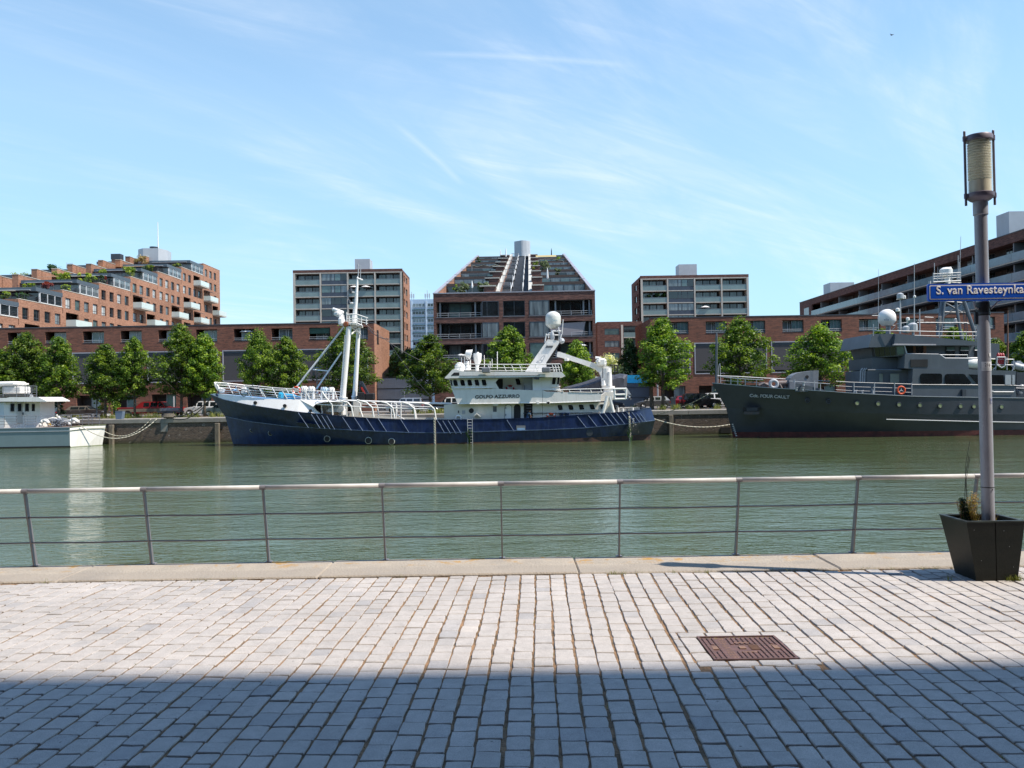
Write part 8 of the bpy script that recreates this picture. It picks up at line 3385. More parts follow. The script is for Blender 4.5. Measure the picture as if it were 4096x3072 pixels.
db = thing('rigid_dinghy', 'white inflatable dinghy on the aft deck of the grey ship at the right edge', 'boat', g5(1640, 1030, gyn + 2))
m = MB()
m.path([g5(1592, 1015, gyn + 1.5), g5(1640, 1028, gyn + 1.4), g5(1760, 1035, gyn + 1.4)], .3, 12)
m.prism(poly(g5, [(1598, 1005), (1605, 985), (1625, 985), (1650, 1005), (1660, 1020), (1600, 1022)], gyn + 2), gyn + 1.8, gyn + 2.6)
m.build('hull', M_LGREY, db, autos=True)
# ------------------------------------------------------------------ left workboat
def build_left():
 R = reg(0, 1500, 5.183)
 yn, yf = 79.9, 84.6
 root = thing('workboat', 'pale grey and white motor vessel at the left edge with white cabin and square stern', 'boat', (-32, 82, -2.5))
 c0 = R(1447, 1085, yn)
 c1 = R(1452, 1500, yn)
 far = R(2130, 1050, yf)
 farb = R(1995, 1435, yf)
 zt = c0.z
 xl = -62.0
 m = MB()
 # side, slightly curved transom
 tr = [(c0.x, yn, zt), (c0.x + .95, yn + 1.4, zt + .12), (c0.x + 1.9, yn + 3.2, zt + .1), (far.x, yf, far.z)]
 trb = [(c1.x, yn, -2.62), (c1.x + .8, yn + 1.4, -2.62), (c1.x + 1.5, yn + 3.2, -2.62), (farb.x, yf, -2.62)]
 m.add([(xl, yn, zt), (xl, yn, -2.62), trb[0], tr[0]], [(0, 1, 2, 3)])
 m.add([(xl, yf, zt), (xl, yf, -2.62), trb[-1], tr[-1]], [(3, 2, 1, 0)])
 m.build('hull', mat('pale_teal_hull', (.17, .235, .25), .35, var=.08, vscale=.5, streak=.15, dirt=(.3, .36, .38), coat=.3), root)
 m = MB()
 m.add(tr + trb, [(4 + i, 5 + i, i + 1, i) for i in range(3)])
 m.build('transom', M_WHITE, root)
 m = MB()
 m.add([(xl, yn, zt - .0), *tr, (xl, yf, zt)], [(0, 1, 2, 3, 4, 5)])
 m.build('deck', mat('brown_deck', (.17, .11, .09), .8, var=.1), root)
 m = MB()
 m.box(xl, c0.x, yn - .06, yn, zt - .38, zt - .32)
 m.box(xl, c0.x, yn - .05, yn + .05, zt - .03, zt + .04)
 m.build('hull_rib', M_LGREY, root)
 m = MB()
 m.box(xl, c1.x + .02, yn - .02, yn + .3, -2.9, -2.36)
 m.build('waterline_band', M_BLACK, root)
 m = MB()
 for i in range(3):
  a, b = Vector(tr[i]), Vector(tr[i + 1])
  d = Vector((.04, -.03, -.32))
  m.tube(a + d, b + d, .03, 5)
  m.tube(a, b, .05, 5)
  m.tube(Vector(trb[i]) + Vector((.04, -.03, .12)), Vector(trb[i + 1]) + Vector((.04, -.03, .12)), .06, 5)
 m.build('transom_trim', mat('green_algae', (.12, .14, .07), .7), root)
 # cabin
 a, b = R(160, 1070, yn + 1.1), R(780, 555, yn + 1.1)
 m = MB()
 m.box(xl, a.x, yn + .5, yf - .5, zt, b.z)
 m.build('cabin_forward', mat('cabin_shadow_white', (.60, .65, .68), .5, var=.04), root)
 m = MB()
 m.prism([(a.x + .003, yn + .5), (b.x, yn + 1.5), (b.x, yf - .6), (a.x + .003, yf - .6)], zt, b.z, 'z')
 m.build('cabin', M_WHITE, root)
 def face(x, y, o=.03):
  # point on the slanted cabin side at region x, y
  f = (x - 160) / 620
  Y = yn + .5 + f * 1.0 - o
  return R(x, y, Y)
 for (x0, x1) in ((220, 288), (372, 440), (525, 592), (660, 722)):
  for (g, nm, mm, o) in ((10, 'window', M_LGREY, .03), (0, 'pane', M_GLASSD, .06)):
   m = MB()
   y0, y1 = 598 - g, 750 + g
   q = [face(x0 - g, y0, o), face(x1 + g, y0, o), face(x1 + g, y1, o), face(x0 - g, y1, o)]
   m.add(q + [v + Vector((0, .04, 0)) for v in q], [(3, 2, 1, 0), (0, 1, 5, 4), (1, 2, 6, 5), (2, 3, 7, 6), (3, 0, 4, 7)])
   ob_ = m.build(nm, mm, root if nm == 'window' else last)
   last = ob_
 m = MB()
 q = [face(345, 565, .015), face(465, 560, .015), face(470, 1000, .015), face(347, 1005, .015)]
 m.add(q + [v + Vector((0, .02, 0)) for v in q], [(3, 2, 1, 0), (0, 1, 5, 4), (1, 2, 6, 5), (2, 3, 7, 6), (3, 0, 4, 7)])
 d_ = m.build('door', mat('door_grey_white', (.55, .53, .50), .5, var=.04), root)
 m = MB()
 h = face(470, 800, .08)
 m.box(h.x - .03, h.x + .08, h.y - .03, h.y + .03, h.z - .12, h.z + .12)
 m.build('handle', M_DGREY, d_)
 rf = [R(-700, 475, yn), R(100, 475, yn), R(180, 458, yn), R(770, 458, yn), R(935, 535, yn), R(935, 552, yn), R(-700, 552, yn)]
 m = MB()
 m.prism([(v.x, v.z) for v in rf], yn + .2, yf - .2)
 m.build('cabin_roof', M_WHITE, root)
 a, b = R(80, 385, yn + 1.5), R(455, 240, yn + 1.5)
 m = MB()
 m.bevbox(a.x, b.x, yn + 1.2, yn + 3, a.z, b.z, .06)
 a2, b2 = R(-300, 240, yn + 1.5), R(465, 130, yn + 1.5)
 m.bevbox(a2.x, b2.x - .3, yn + 1.0, yn + 3.4, a2.z, b2.z, .3)
 m.build('life_raft_box', M_WHITE, root, autos=True)
 m = MB()
 p = R(645, 410, yn + 1)
 m.ball(p, .1, 8)
 m.ball(R(650, 445, yn + 1), .17, 10)
 m.tube(R(605, 400, yn + 1), R(600, 350, yn + 1), .03, 5)
 m.build('searchlight', M_LGREY, root)
 for yy in (222, 262, 290, 320, 350, 398, 430):
  for Y in (yn + .4, yf - .4):
   m = MB()
   m.path([R(-300, yy + (10 if yy > 222 else 22), Y), R(460, yy + 2, Y), R(770, yy + 10, Y)], .022 if yy > 222 else .035, 5)
   m.build('roof_rail', M_MGREY, root)
 for x in (-120, 65, 345, 520, 577, 660, 760):
  m = MB()
  m.tube(R(x, 230, yn + .4), R(x, 455, yn + .4), .03, 5)
  m.build('roof_stanchion', M_MGREY, root)
 # deck rails
 for yy in (850, 910, 965, 1022):
  m = MB()
  m.path([R(-300, yy, yn + .1), R(365, yy, yn + .1)], .022 if yy > 850 else .035, 5)
  m.path([R(430, yy, yn + .1), R(1230, yy - 6, yn + .1), R(1475, yy - 10, yn + .1)] if yy < 900 else [R(515, yy, yn + .1), R(745, yy, yn + .1)], .03, 5)
  m.build('deck_rail', M_MGREY, root)
 for x in (90, 335, 515, 745, 1475):
  m = MB()
  m.tube(R(x, 848, yn + .1), R(x, 1080, yn + .1), .03, 5)
  m.build('deck_stanchion', M_MGREY, root)
 m = MB()
 for (yy) in (808, 865, 925, 985):
  m.path([R(790, yy + 14, yf - .1), R(1150, yy + 15, yf - .1)], .03, 5)
  m.path([R(1230, yy + 15, yf - .1), R(1480, yy + 20, yf - .1), R(1830, yy, yf - .1), R(2080, yy + 8, yf - .1)], .03, 5)
 m.build('deck_rail', M_MGREY, root)
 for x in (940, 1140, 1290, 1480, 1640, 1710, 1840, 1910, 2060):
  m = MB()
  m.tube(R(x, 815, yf - .1), R(x, 1030, yf - .1), .035, 5)
  m.build('deck_stanchion', M_MGREY, root)
 for (x, Y) in ((920, yn + .6), (1520, yn + 1.2)):
  m = MB()
  p = R(x, 1070 if x < 1000 else 1040, Y)
  q = R(x, 945 if x < 1000 else 925, Y)
  m.path([p + Vector((-.35, 0, 0)), Vector((p.x - .35, Y, q.z - .25)), Vector((p.x - .1, Y, q.z)), Vector((p.x + .25, Y, q.z)), Vector((p.x + .4, Y, q.z - .3))], .17, 8)
  m.build('mooring_bitt', M_WHITE, root, smooth=True)
 m = MB()
 m.path([R(980, 1010, yn + 2), R(1000, 920, yn + 2), R(1080, 895, yn + 2), R(1160, 900, yn + 2), R(1240, 950, yn + 2)], .1, 7)
 m.path([R(1210, 850, yn + 3), R(1270, 950, yn + 3)], .1, 6)
 m.path([R(1170, 830, yn + 3), R(1290, 960, yn + 3)], .1, 6)
 m.bevbox(R(1350, 990, yn + 3).x, R(1640, 990, yn + 3).x, yn + 2.5, yn + 3.4, R(1350, 1000, yn + 3).z, R(1350, 930, yn + 3).z, .3)
 m.build('passerelle', M_WHITE, root, autos=True)
 m = MB()
 rs = random.Random(4)
 c = R(1180, 985, yn + 1.6)
 for k in range(46):
  pts = []
  a0 = rs.random() * 6
  rr_ = rs.uniform(.2, .75)
  cx = c.x + rs.uniform(-.5, .5)
  for i in range(7):
   an = a0 + i * .5
   pts.append((cx + rr_ * math.cos(an), c.y + rs.uniform(-.3, .3), max(zt + .05, c.z + rr_ * .6 * math.sin(an))))
  m.path(pts, .03, 4)
 o = m.build('rope_heap', mat('blue_white_rope', (.5, .55, .6), .8, var=.5, vscale=6, col2=(.06, .07, .12)), root, kind='stuff')
 m = MB()
 m.tube(R(790, 1025, yn + 3), R(1050, 1025, yn + 3), .12, 8)
 m.build('yellow_hose', mat('yellow_hose', (.7, .42, .02), .6), root)
 return root
build_left()
# ================================================================== street: cars, trees, furniture
def car(label, u0, u1, Y, kind, paint, face=1, cat='car', low=None, vroof=None):
 """kind: outline table; face 1 = bonnet to the right"""
 x0, x1 = W(u0, 1660, Y).x, W(u1, 1660, Y).x
 L = x1 - x0
 KI = {
  'sedan': ([(0, .42), (0, .82), (.02, .92), (.2, .96), (.69, .97), (.86, .93), (.99, .80), (1, .45), (.97, .28), (.03, .28)], [(.19, .95), (.28, 1.38), (.33, 1.42), (.56, 1.42), (.60, 1.38), (.72, .96)], [(.30, .47), (.485, .60)], .19, .80, .31),
  'pickup': ([(0, .62), (0, 1.16), (.3, 1.16), (.66, 1.16), (.8, 1.14), (.985, 1.1), (1, .65), (.97, .45), (.03, .45)], [(.28, 1.15), (.37, 1.74), (.41, 1.80), (.66, 1.80), (.69, 1.74), (.755, 1.15)], [(.41, .50), (.525, .63)], .17, .82, .40),
  'suv': ([(0, .45), (0, 1.0), (.01, 1.1), (.66, 1.1), (.78, 1.08), (.96, .95), (1, .6), (.97, .35), (.02, .35)], [(.0, 1.08), (.045, 1.68), (.09, 1.76), (.52, 1.76), (.57, 1.72), (.72, 1.09)], [(.07, .23), (.27, .42), (.45, .6)], .18, .80, .37),
  'hatch': ([(0, .4), (.0, .9), (.03, 1.0), (.66, .98), (.78, .93), (.96, .78), (1, .5), (.97, .27), (.03, .27)], [(.02, .98), (.12, 1.42), (.2, 1.48), (.5, 1.48), (.56, 1.44), (.77, .95)], [(.14, .26), (.29, .44), (.47, .62)], .17, .80, .32),
 }
 body, cab, wins, w0, w1, wr = KI[kind]
 Wd = 1.85 if kind != 'pickup' else 2.0
 root = thing('parked_car' if kind != 'pickup' else 'pickup_truck', label, cat, ((x0 + x1) / 2, Y + Wd / 2, 0), 'vehicles parked along the far quay')
 def X(t):
  return x0 + t * L if face > 0 else x1 - t * L
 ya, yb = Y, Y + Wd
 m = MB()
 p = [(X(a), b) for a, b in body]
 cy = [(X(.5 + (a - .5) * .985), .28 + (b - .28) * .97 if b > .5 else b) for a, b in body]
 m.prism(cy, ya, ya + .08, 'y', p)
 m.prism(p, ya + .08, yb - .08)
 m.prism(p, yb - .08, yb, 'y', cy)
 m.build('body', paint if low is None else paint, root, autos=True)
 m = MB()
 top = [(X(a), b) for a, b in cab]
 # tumblehome: sides lean in towards the roof
 n = len(cab)
 vs = []
 zb, zt = cab[0][1], max(b for _, b in cab)
 for s, yy in ((1, ya + .05), (-1, yb - .05)):
  for a, b in cab:
   vs.append((X(a), yy + s * .22 * (b - zb) / (zt - zb), b))
 fs = [tuple(range(n)), tuple(range(2 * n - 1, n - 1, -1))] + [((i + 1) % n, i, n + i, n + (i + 1) % n) for i in range(n)]
 m.add(vs, fs)
 m.build('cabin', vroof or paint, root, autos=True)
 def sidew(t0, t1, name):
  mb = MB()
  zl, zh = zb + .06, zt - .12
  # follow the cabin outline
  def cx(t, z):
   return t
  lo0, lo1 = t0, t1
  def lim(z, side):
   pts = cab[:3] if side < 0 else cab[-3:]
   seg = pts if side < 0 else pts
   for (a, b), (c, d) in zip(seg, seg[1:]):
    if min(b, d) <= z <= max(b, d) and abs(d - b) > 1e-6:
     return a + (c - a) * (z - b) / (d - b)
   return seg[-1][0] if side < 0 else seg[0][0]
  q = []
  for z, ta, tb in ((zl, t0, t1), (zh, t0, t1)):
   ta = max(ta, lim(z, -1) + .012)
   tb = min(tb, lim(z, 1) - .012)
   q.append((ta, tb, z))
  for s, yy in ((1, ya + .05), (-1, yb - .05)):
   k = []
   for (ta, tb, z) in q:
    y = yy + s * .22 * (z - zb) / (zt - zb) - s * .012
    k += [(X(ta), y, z), (X(tb), y, z)]
   mb.add([k[0], k[1], k[3], k[2]], [(0, 1, 2, 3)])
  return mb.build(name, M_GLASSD, root)
 sp = [cab[0][0]] + [a for w in wins for a in w] + [cab[-1][0]]
 for (a, b) in wins:
  sidew(a, b, 'window')
 sidew(wins[-1][1] + .02, cab[-1][0], 'window')
 # windscreen and rear screen
 for (i, j, nm, dx) in ((n - 2, n - 1, 'windscreen', .012), (1, 0, 'rear_window', -.012)):
  a, b = cab[i], cab[j]
  m = MB()
  k = []
  for f in (.08, .9):
   t, z = a[0] + (b[0] - a[0]) * f, a[1] + (b[1] - a[1]) * f
   ins = .22 * (z - zb) / (zt - zb) + .14
   k.append([(X(t + dx * .6), ya + ins, z + .012), (X(t + dx * .6), yb - ins, z + .012)])
  m.add([k[0][0], k[0][1], k[1][1], k[1][0]], [(0, 1, 2, 3)])
  m.build(nm, M_GLASSD, root)
 for t in (w0, w1):
  for yy, s in ((ya, -1), (yb, 1)):
   m = MB()
   c = (X(t), yy + (-.03 if s < 0 else .03), wr)
   m.lathe((c[0], c[1] - .1, c[2]), [(wr * .98, 0), (wr, .04), (wr, .16), (wr * .98, .2)], 20, 'y')
   tw = m.build('wheel', M_TYRE, root)
   m = MB()
   m.lathe((c[0], c[1] - .115 if s < 0 else c[1] + .1, c[2]), [(wr * .62, 0), (wr * .62, .02)], 18, 'y')
   for k in range(5):
    an = k * 2 * PI / 5
    m.tube((c[0], c[1] - .12, c[2]), (c[0] + wr * .6 * math.cos(an), c[1] - .12, c[2] + wr * .6 * math.sin(an)), .035, 4)
   m.build('rim', M_RIM if kind != 'pickup' else M_DGREY, tw)
   if s < 0:
    m = MB()
    m.lathe((X(t), ya - .004, wr + .02), [(wr * 1.13, 0), (wr * 1.13, .01)], 18, 'y')
    m.build('wheel_arch', M_BLACK, root)
 for (t, nm, mm) in ((.985, 'headlight', M_RIM), (.01, 'tail_light', mat('tail_red', (.4, .01, .01), .3))):
  for yy in (ya + .05, yb - .35):
   m = MB()
   z = body[5][1] - .2 if nm == 'headlight' else body[1][1] - .12
   m.box(min(X(t - .02), X(t + .018)), max(X(t - .02), X(t + .018)), yy - .06, yy + .3, z - .07, z + .07)
   m.build(nm, mm, root)
 m = MB()
 zz = body[0][1] - .08
 for t in (-.01, .99):
  m.box(min(X(t), X(t + .02)), max(X(t), X(t + .02)), ya + .06, yb - .06, zz - .1, zz + .08)
 m.build('bumper', M_BLACK if kind != 'sedan' else M_LGREY, root)
 m = MB()
 m.tube((X(wins[-1][1] + .06), ya - .06, zb + .05), (X(wins[-1][1] + .06), ya + .04, zb + .05), .07, 6)
 m.build('mirror', paint, root)
 m = MB()
 for (a, b) in wins:
  m.box(min(X(a), X(a) + .16), max(X(a), X(a) + .16), ya - .02, ya + .01, zb - .13, zb - .10)
 m.each('door_handle', M_LGREY, root)
 m = MB()
 for t in [wins[0][1] + .015] + [wins[-1][1] + .04]:
  m.box(X(t) - .008, X(t) + .008, ya - .003, ya + .02, .38, zb)
 m.build('door_seam', M_BLACK, root)
 if low is not None:
  m = MB()
  m.box(min(X(.012), X(.80)), max(X(.012), X(.80)), ya - .006, ya + .01, .62, .98)
  m.build('side_panel', low, root)
 return root
def paint(name, c, metal=0.3):
 return mat(name, c, .28, metal=metal, var=.03, coat=.6)
car('dark brown saloon car parked behind the white stern boat', 222, 413, 98, 'sedan', paint('brown_car_paint', (.075, .055, .05)), 1, vroof=paint('bronze_roof', (.22, .19, .16)))
car('red pickup truck with beige lower side parked under the trees', 470, 720, 96.5, 'pickup', paint('red_car_paint', (.30, .02, .025)), 1, 'pickup truck', low=mat('beige_car_paint', (.33, .29, .23), .4))
car('white off-road car beside the bow of the blue ship', 730, 872, 97.5, 'suv', paint('white_car_paint', (.72, .73, .75), 0), -1)
car('pale green car mostly hidden by the navy bow', 806, 950, 94.2, 'sedan', paint('sage_car_paint', (.16, .20, .18)), -1)
car('silver blue car seen through the white deck hoops', 1539, 1690, 98, 'suv', paint('silverblue_car_paint', (.36, .40, .46)), -1)
car('black car with white roof seen through the aft end of the deck hoops', 1722, 1872, 98, 'suv', paint('black_car_paint', (.015, .016, .02)), -1, vroof=paint('white_roof', (.7, .7, .7), 0))
car('dark blue car half hidden under the crane of the blue ship', 2350, 2498, 98, 'hatch', paint('midnight_car_paint', (.02, .03, .055)), 1)
car('grey hatchback with pale roof right of the blue stern', 2546, 2684, 98, 'hatch', paint('grey_car_paint', (.13, .13, .135)), -1, vroof=paint('silver_roof', (.42, .42, .43)))
car('small red car between the litter bin and the black car', 2700, 2830, 99.5, 'hatch', paint('crimson_car_paint', (.28, .015, .03)), 1)
car('black family car right of the red car', 2738, 2888, 97.5, 'suv', MATS['black_car_paint'], 1)
car('white car just left of the grey bow', 2826, 2966, 100.5, 'suv', MATS['white_car_paint'], 1)
# ---- trees
def tree_variant(seed, h, r, zb, leaves=70):
 """crown foliage mesh and trunk mesh in local coordinates, foot at origin"""
 rs = random.Random(seed)
 cs, rr, tb = [], [], []
 mb = MB()
 mb.path([(0, 0, 0), (.04, .02, zb * .7), (rs.uniform(-.1, .1), rs.uniform(-.1, .1), h * .5), (rs.uniform(-.15, .15), rs.uniform(-.15, .15), h * .93)], .1, 9, [.17, .135, .09, .02])
 nb = 62
 for i in range(nb):
  f = (i + rs.random() * .8) / nb              # 0 bottom .. 1 top
  z = zb + (h - zb) * f ** .92
  env = r * (math.sin(PI * min(1, (f * .93 + .12)) ** .72) ** .6) * (1.0 - .12 * f)
  a = i * 2.399 + rs.uniform(-.5, .5)
  lobes = 1 + .16 * math.sin(a * 2 + seed) + .1 * math.sin(a * 3 + f * 7 + seed)
  R_ = env * rs.uniform(.72, 1.08) * lobes
  tip = (R_ * math.cos(a), R_ * math.sin(a), z + R_ * .12)
  root = (0, 0, max(zb * .85, z - R_ * .55))
  mid = tuple(root[k] + (tip[k] - root[k]) * .55 for k in range(3))
  mb.path([root, (mid[0], mid[1], mid[2] + .12), tip], .03, 4, [.045 * (1.2 - f), .028, .01])
  k = 3 if R_ > r * .55 else 2
  for j in range(k):
   g = 1 - j * .30
   c = (tip[0] * g + rs.gauss(0, .13), tip[1] * g + rs.gauss(0, .13), z + R_ * .12 * g + rs.gauss(0, .12))
   cs.append(c)
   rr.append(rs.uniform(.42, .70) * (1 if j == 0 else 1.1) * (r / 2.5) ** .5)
   tb.append(min(1, max(0, rs.gauss(.62 if j == 0 else .35, .14) + .1 * (f - .5))))
 # leader
 for j in range(4):
  cs.append((rs.gauss(0, .12), rs.gauss(0, .12), h - .2 - j * .3))
  rr.append(.26 + j * .08)
  tb.append(.6)
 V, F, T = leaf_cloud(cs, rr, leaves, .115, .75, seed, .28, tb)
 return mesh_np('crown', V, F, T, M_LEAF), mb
TV = []
for i, (h, r, zb) in enumerate(((10.0, 2.6, 2.5), (9.2, 2.3, 2.5), (8.8, 2.5, 2.4), (9.8, 3.0, 2.8))):
 cm, tm = tree_variant(20 + i * 7, h, r, zb)
 me = bpy.data.meshes.new('trunk')
 me.from_pydata(tm.v, [], tm.f)
 me.materials.append(M_BARK)
 me.update()
 me.polygons.foreach_set('use_smooth', [True] * len(me.polygons))
 TV.append((cm, me, h, r))
def tree(label, u, vtop, halfw, Y, var, rz, group='lime trees along the far quay', mcrown=None, name='lime_tree', zs=1.0):
 p = W(u, 1640, Y)
 ztop = W(u, vtop, Y).z
 hw = halfw / FOC * Y
 cm, tm, h, r = TV[var]
 root = thing(name, label, 'tree', (p.x, Y, 0), group)
 c = bpy.data.objects.new('crown', cm)
 link(c, root)
 c.scale = (hw / r * 1.02, hw / r * 1.02, ztop / h)
 c.rotation_euler = (0, 0, rz)
 if mcrown:
  c.data = cm.copy()
  c.data.materials.clear()
  c.data.materials.append(mcrown)
 t = bpy.data.objects.new('trunk', tm)
 link(t, root)
 t.scale = c.scale
 t.rotation_euler = c.rotation_euler
 return root
TR = [('leftmost lime tree, cut by the left edge behind the white boat rail', -15, 1400, 110, 93.5, 1, .3), ('broad lime tree above the cabin of the white boat', 100, 1338, 95, 93.5, 2, 1.2), ('lime tree directly behind the stern rail of the white boat', 236, 1355, 92, 93, 0, 2.2),
 ('lower yellow green lime tree left of the red pickup', 420, 1384, 92, 93, 2, .1), ('slim lime tree with trunk before the red pickup', 540, 1355, 68, 92.6, 1, 3.3), ('tallest left lime tree before the long brick block', 725, 1306, 100, 93, 0, .9),
 ('lime tree with trunk before the white off-road car', 818, 1340, 80, 92.8, 1, 5.1), ('lime tree behind the bow rail of the blue ship', 1035, 1330, 88, 93.5, 3, 2.6), ('lime tree behind the foredeck rafts, right neighbour of the bow tree', 1150, 1354, 78, 93, 2, 4.0),
 ('lime tree behind the twin white mast', 1385, 1319, 124, 94, 3, .5), ('tall lime tree behind the white deck hoops', 1722, 1345, 108, 93, 0, 3.9), ('lime tree rising behind the radar and searchlight of the wheelhouse', 2040, 1313, 92, 93.5, 1, 1.0),
 ('lime tree behind the crane boom', 2310, 1366, 76, 93.5, 2, 2.0), ('big lime tree right of the blue stern, with two trunks near it', 2652, 1281, 118, 93, 0, 4.8), ('lime tree behind the jackstaff of the grey ship', 2960, 1283, 130, 93.5, 3, 1.6),
 ('bushy lime tree behind the foredeck of the grey ship', 3285, 1306, 138, 93.5, 3, 3.1), ('lime tree hidden behind the bridge of the grey ship', 3530, 1325, 110, 94.5, 1, 0), ('lime tree behind the lattice mast of the grey ship', 3830, 1318, 105, 94.5, 2, 2.7),
 ('lime tree just right of the lamp post', 3990, 1360, 70, 95, 1, 4.4), ('lime tree at the right edge before the gallery building', 4110, 1330, 80, 93.5, 0, 5.5)]
for a in TR:
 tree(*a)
bt = thing('bare_tree', 'bare second tree trunk left of the big tree by the grey hatchback', 'tree', (W(2608, 1640, 94).x, 94, 0))
m = MB()
m.path([(bt.location.x, 94, 0), (bt.location.x - .05, 94, 2), (bt.location.x + .1, 94, 4.5)], .2, 10, [.26, .2, .14])
m.build('trunk', M_BARK, bt)
tree('dark conical garden tree in the gap right of the stepped building', 2523, 1360, 62, 112.5, 0, 1.0, None, M_LEAFD, 'garden_tree')
tree('dark garden tree in the gap left of the stepped building', 1640, 1400, 75, 117, 1, 1.0, None, M_LEAFD, 'garden_tree')
tree('second dark garden tree close to the end wall in the left gap', 1590, 1395, 55, 122, 2, 2.0, None, M_LEAFD, 'garden_tree')
p = W(2440, 1440, 111.5)
bush('pale cream flowering shrub above the cyan banner', (p.x, 111.5, 1.5), 2.4, 5.6, leaf_mat('cream_blossom', (.16, .2, .06), (.38, .4, .2), (.6, .58, .42)), 26, 110, .14, 91)
bush('green shrub beside the brown saloon', (W(500 - 80, 1640, 100).x, 100.6, 0), 1.6, 3.2, M_LEAF, 16, 80, .13, 92)
bush('ivy covered stump below the broad tree behind the white boat', (W(237, 1640, 95).x, 95, 0), .7, 2.2, M_LEAFD, 12, 70, .1, 93)
# weeds along the far quay edge: one object each clump field
rs = random.Random(77)
wd = []
for (u0, u1, n) in ((500, 545, 14), (550, 640, 24), (690, 800, 10), (840, 900, 12), (1640, 1790, 30), (2636, 2660, 10), (2690, 2720, 14), (2740, 2800, 8), (2862, 2880, 8), (150, 330, 20), (400, 470, 10), (2530, 2545, 3)):
 for _ in range(n):
  u = rs.uniform(u0, u1)
  Y = rs.uniform(89.5, 93.0)
  wd.append((W(u, 1640, Y).x, Y, 0))
blades('quay_weeds', M_GRASS, None, wd, .75, 16, .3, .018, seed=8)['kind'] = 'stuff'
dry = []
for _ in range(240):
 Y = rs.uniform(90.5, 94.5)
 dry.append((rs.uniform(-50, 40), Y, 0))
blades('dry_verge', M_LEAFB, None, dry, .16, 10, .5, .02, seed=9)['kind'] = 'stuff'
# utility box, bollards, bins, lamps, posts
r47 = reg(400, 1520, 4.424)
ux = thing('utility_box', 'slate blue metal box with wider top standing at the edge of the far quay', 'utility box', r47(325, 715, QY + .6))
x_, z_ = ux.location.x, 0
m = MB()
m.prism([(x_ - .33, 0.02), (x_ + .27, .02), (x_ + .38, .72), (x_ + .36, .84), (x_ - .38, .84)], QY + .7, QY + 1.3)
m.build('box', mat('slate_blue_box', (.12, .17, .24), .5, var=.05), ux)
m = MB()
m.box(x_ - .4, x_ + .4, QY + .67, QY + 1.33, .84, .88)
m.build('lid', M_MGREY, ux)
bx = thing('bollard', 'iron bollard wrapped with mooring ropes at the far quay edge', 'bollard', (bol.x, QY + .35, 0))
m = MB()
m.lathe((bol.x, QY + .35, 0), [(.25, 0), (.22, .35), (.4, .42), (.4, .5)], 14)
m.build('post', M_DGREY, bx)
m = MB()
for k in range(5):
 m.torus((bol.x + .05 * (k % 2), QY + .35, .1 + k * .09), .45 + .07 * ((k * 3) % 4), .06, 'z', 16, 6)
m.build('rope_coil', M_POST, bx)
tb_ = thing('trailer_bench', 'low grey flatbed trailer with timber side parked before the red pickup bonnet', 'trailer', (W(680, 1640, 92).x, 92, 0))
a, b = W(648, 1640, 92).x, W(718, 1640, 92).x
m = MB()
m.box(a, b, 91.6, 92.8, .75, 1.05)
m.build('side_board', mat('trailer_slate', (.12, .14, .17), .6), tb_)
m = MB()
m.box(a - .4, b + .2, 91.7, 92.7, .55, .72)
m.build('bed', M_DGREY, tb_)
for xx in (a + .4, b - .5):
 m = MB()
 m.lathe((xx, 91.6, .3), [(.3, 0), (.3, .2)], 14, 'y')
 m.build('wheel', M_TYRE, tb_)
lb_ = thing('litter_bin', 'grey cylindrical litter bin between the grey hatchback and the red car', 'litter bin', (W(2693, 1640, 94.5).x, 94.5, 0))
m = MB()
m.lathe((lb_.location.x, 94.5, 0), [(.28, 0), (.28, 1.15), (.30, 1.2), (.30, 1.32)], 18)
m.build('drum', M_MGREY, lb_, autos=True)
m = MB()
m.torus((lb_.location.x, 94.5, 1.33), .25, .04, 'z', 18, 6)
m.build('rim', M_LGREY, lb_)
def post(label, u, vtop, Y, r, m_, lamp=False, name='post'):
 p = W(u, 1640, Y)
 zt = W(u, vtop, Y).z
 root = thing(name, label, 'street lamp' if lamp else 'post', (p.x, Y, 0))
 m = MB()
 m.lathe((p.x, Y, 0), [(r * 1.1, 0), (r, zt)], 10)
 m.build('pole', m_, root)
 if lamp:
  m = MB()
  m.lathe((p.x + .1, Y, zt), [(.1, 0), (.5, .05), (.55, .15), (.3, .3)], 14)
  m.build('lamp_shade', M_LGREY, root, autos=True)
  m = MB()
  m.box(p.x - .5, p.x - .25, Y - .1, Y + .1, zt - .7, zt - .2)
  m.build('bracket', M_MGREY, root)
 return root
post('grey street post before the brown saloon', 387, 1588, 95, .07, M_MGREY)
post('white street post right of the red pickup', 695, 1585, 100, .09, M_LGREY)
post('street lamp with flat round shade behind the forestay of the blue ship', 1270, 1478, 95, .08, M_LGREY, True, 'street_lamp')
post('white street post left of the grey hatchback trees', 2632, 1500, 101, .09, M_LGREY)
post('thin grey street post before the louvred fence in the left gap', 1618, 1565, 101, .06, M_MGREY)
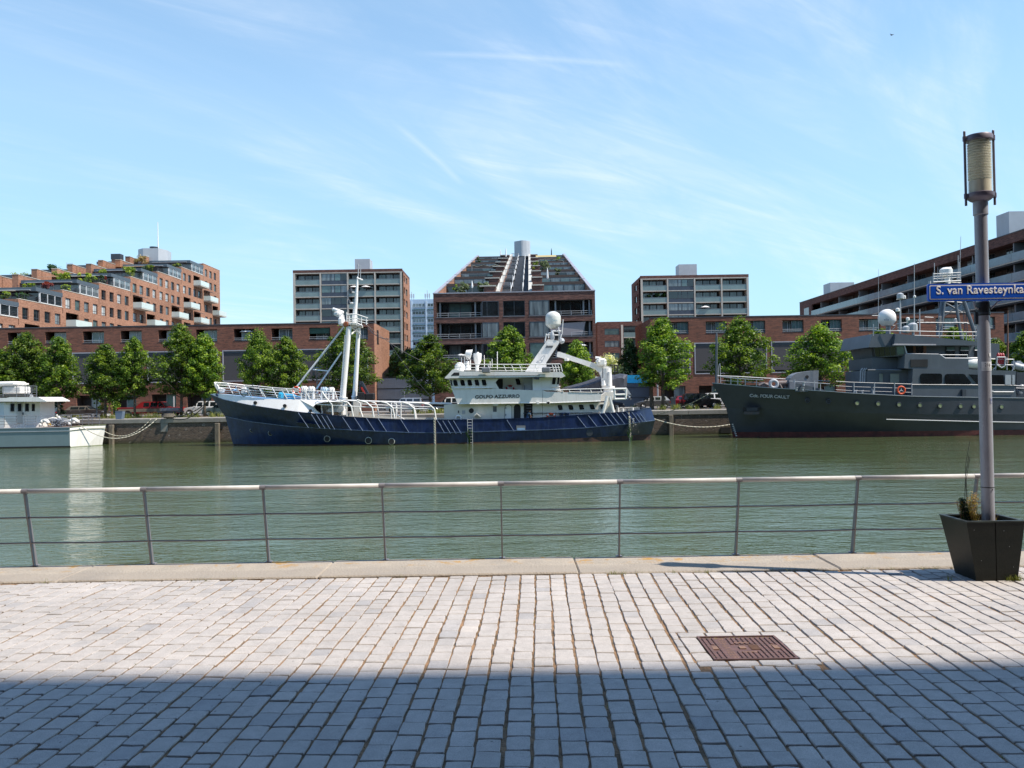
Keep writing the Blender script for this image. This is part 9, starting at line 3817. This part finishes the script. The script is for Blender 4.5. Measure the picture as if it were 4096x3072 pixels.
# parasols and laundry in the loggias of the left block
parasol('white parasol on a loggia of the left row block above the blue bow', (W(990, 1330, 109).x, 109.1, 9.3), 1.1, M_CANVASW, False, 1.9)
parasol('closed dark parasol on a loggia at the far left', (W(525, 1345, 109).x, 109.1, 9.5), .3, M_DGREY, True, 1.5)
gb = thing('roller_blind', 'dark green blind half drawn in a loggia left of the twin mast', 'blind', (W(1275, 1330, 108.2).x, 108.2, 10.2))
a, b = W(1237, 1330, 108.2).x, W(1319, 1330, 108.2).x
MB().box(a, b, 108.15, 108.22, 10.35, 11.05).build('cloth', mat('green_canvas', (.03, .08, .06), .8), gb)
p = W(3568, 140, 150)
bd_ = thing('gull', 'small dark bird gliding high in the sky at the upper right', 'bird', p)
m = MB()
m.path([p + Vector((-.28, 0, -.12)), p, p + Vector((.3, 0, .14))], .07, 8, [.02, .09, .03])
m.build('body', M_DGREY, bd_, smooth=True)
m = MB()
for a, b in ((Vector((-.55, -.5, -.02)), Vector((-.75, -.9, -.15))), (Vector((.45, .5, .35)), Vector((.8, .8, .42)))):
 q = [p + Vector((-.12, 0, 0)), p + Vector((.12, 0, .05)), p + a + Vector((.14, 0, 0)), p + b, p + a + Vector((-.1, 0, -.03))]
 m.add(q, [(0, 1, 2, 3, 4)])
m.build('wing', M_DGREY, bd_)
# phrases shared by things of one kind
for o in bpy.data.objects:
 c = o.get('category')
 if not c or o.get('group'):
  continue
 g = {'lifebuoy': 'lifebuoys on the moored ships', 'life raft': 'life raft canisters on the ships', 'parasol': 'parasols on balconies and roof terraces', 'bicycle': 'bicycles on the foredeck',
 'rope': 'mooring ropes and cords', 'rope fender': 'rope fenders on the blue hull', 'grass tuft': 'grass tufts round the planter', 'sun sail': 'sun sails on the stepped roof',
 'awning': 'awnings on roof terraces', 'post': 'street posts on the far quay'}.get(c)
 if c == 'shrub' and ('roof' in o['label'] or 'terrace' in o['label'] or 'building' in o['label']):
  g = 'shrubs on the roof terraces'
 if g:
  o['group'] = g
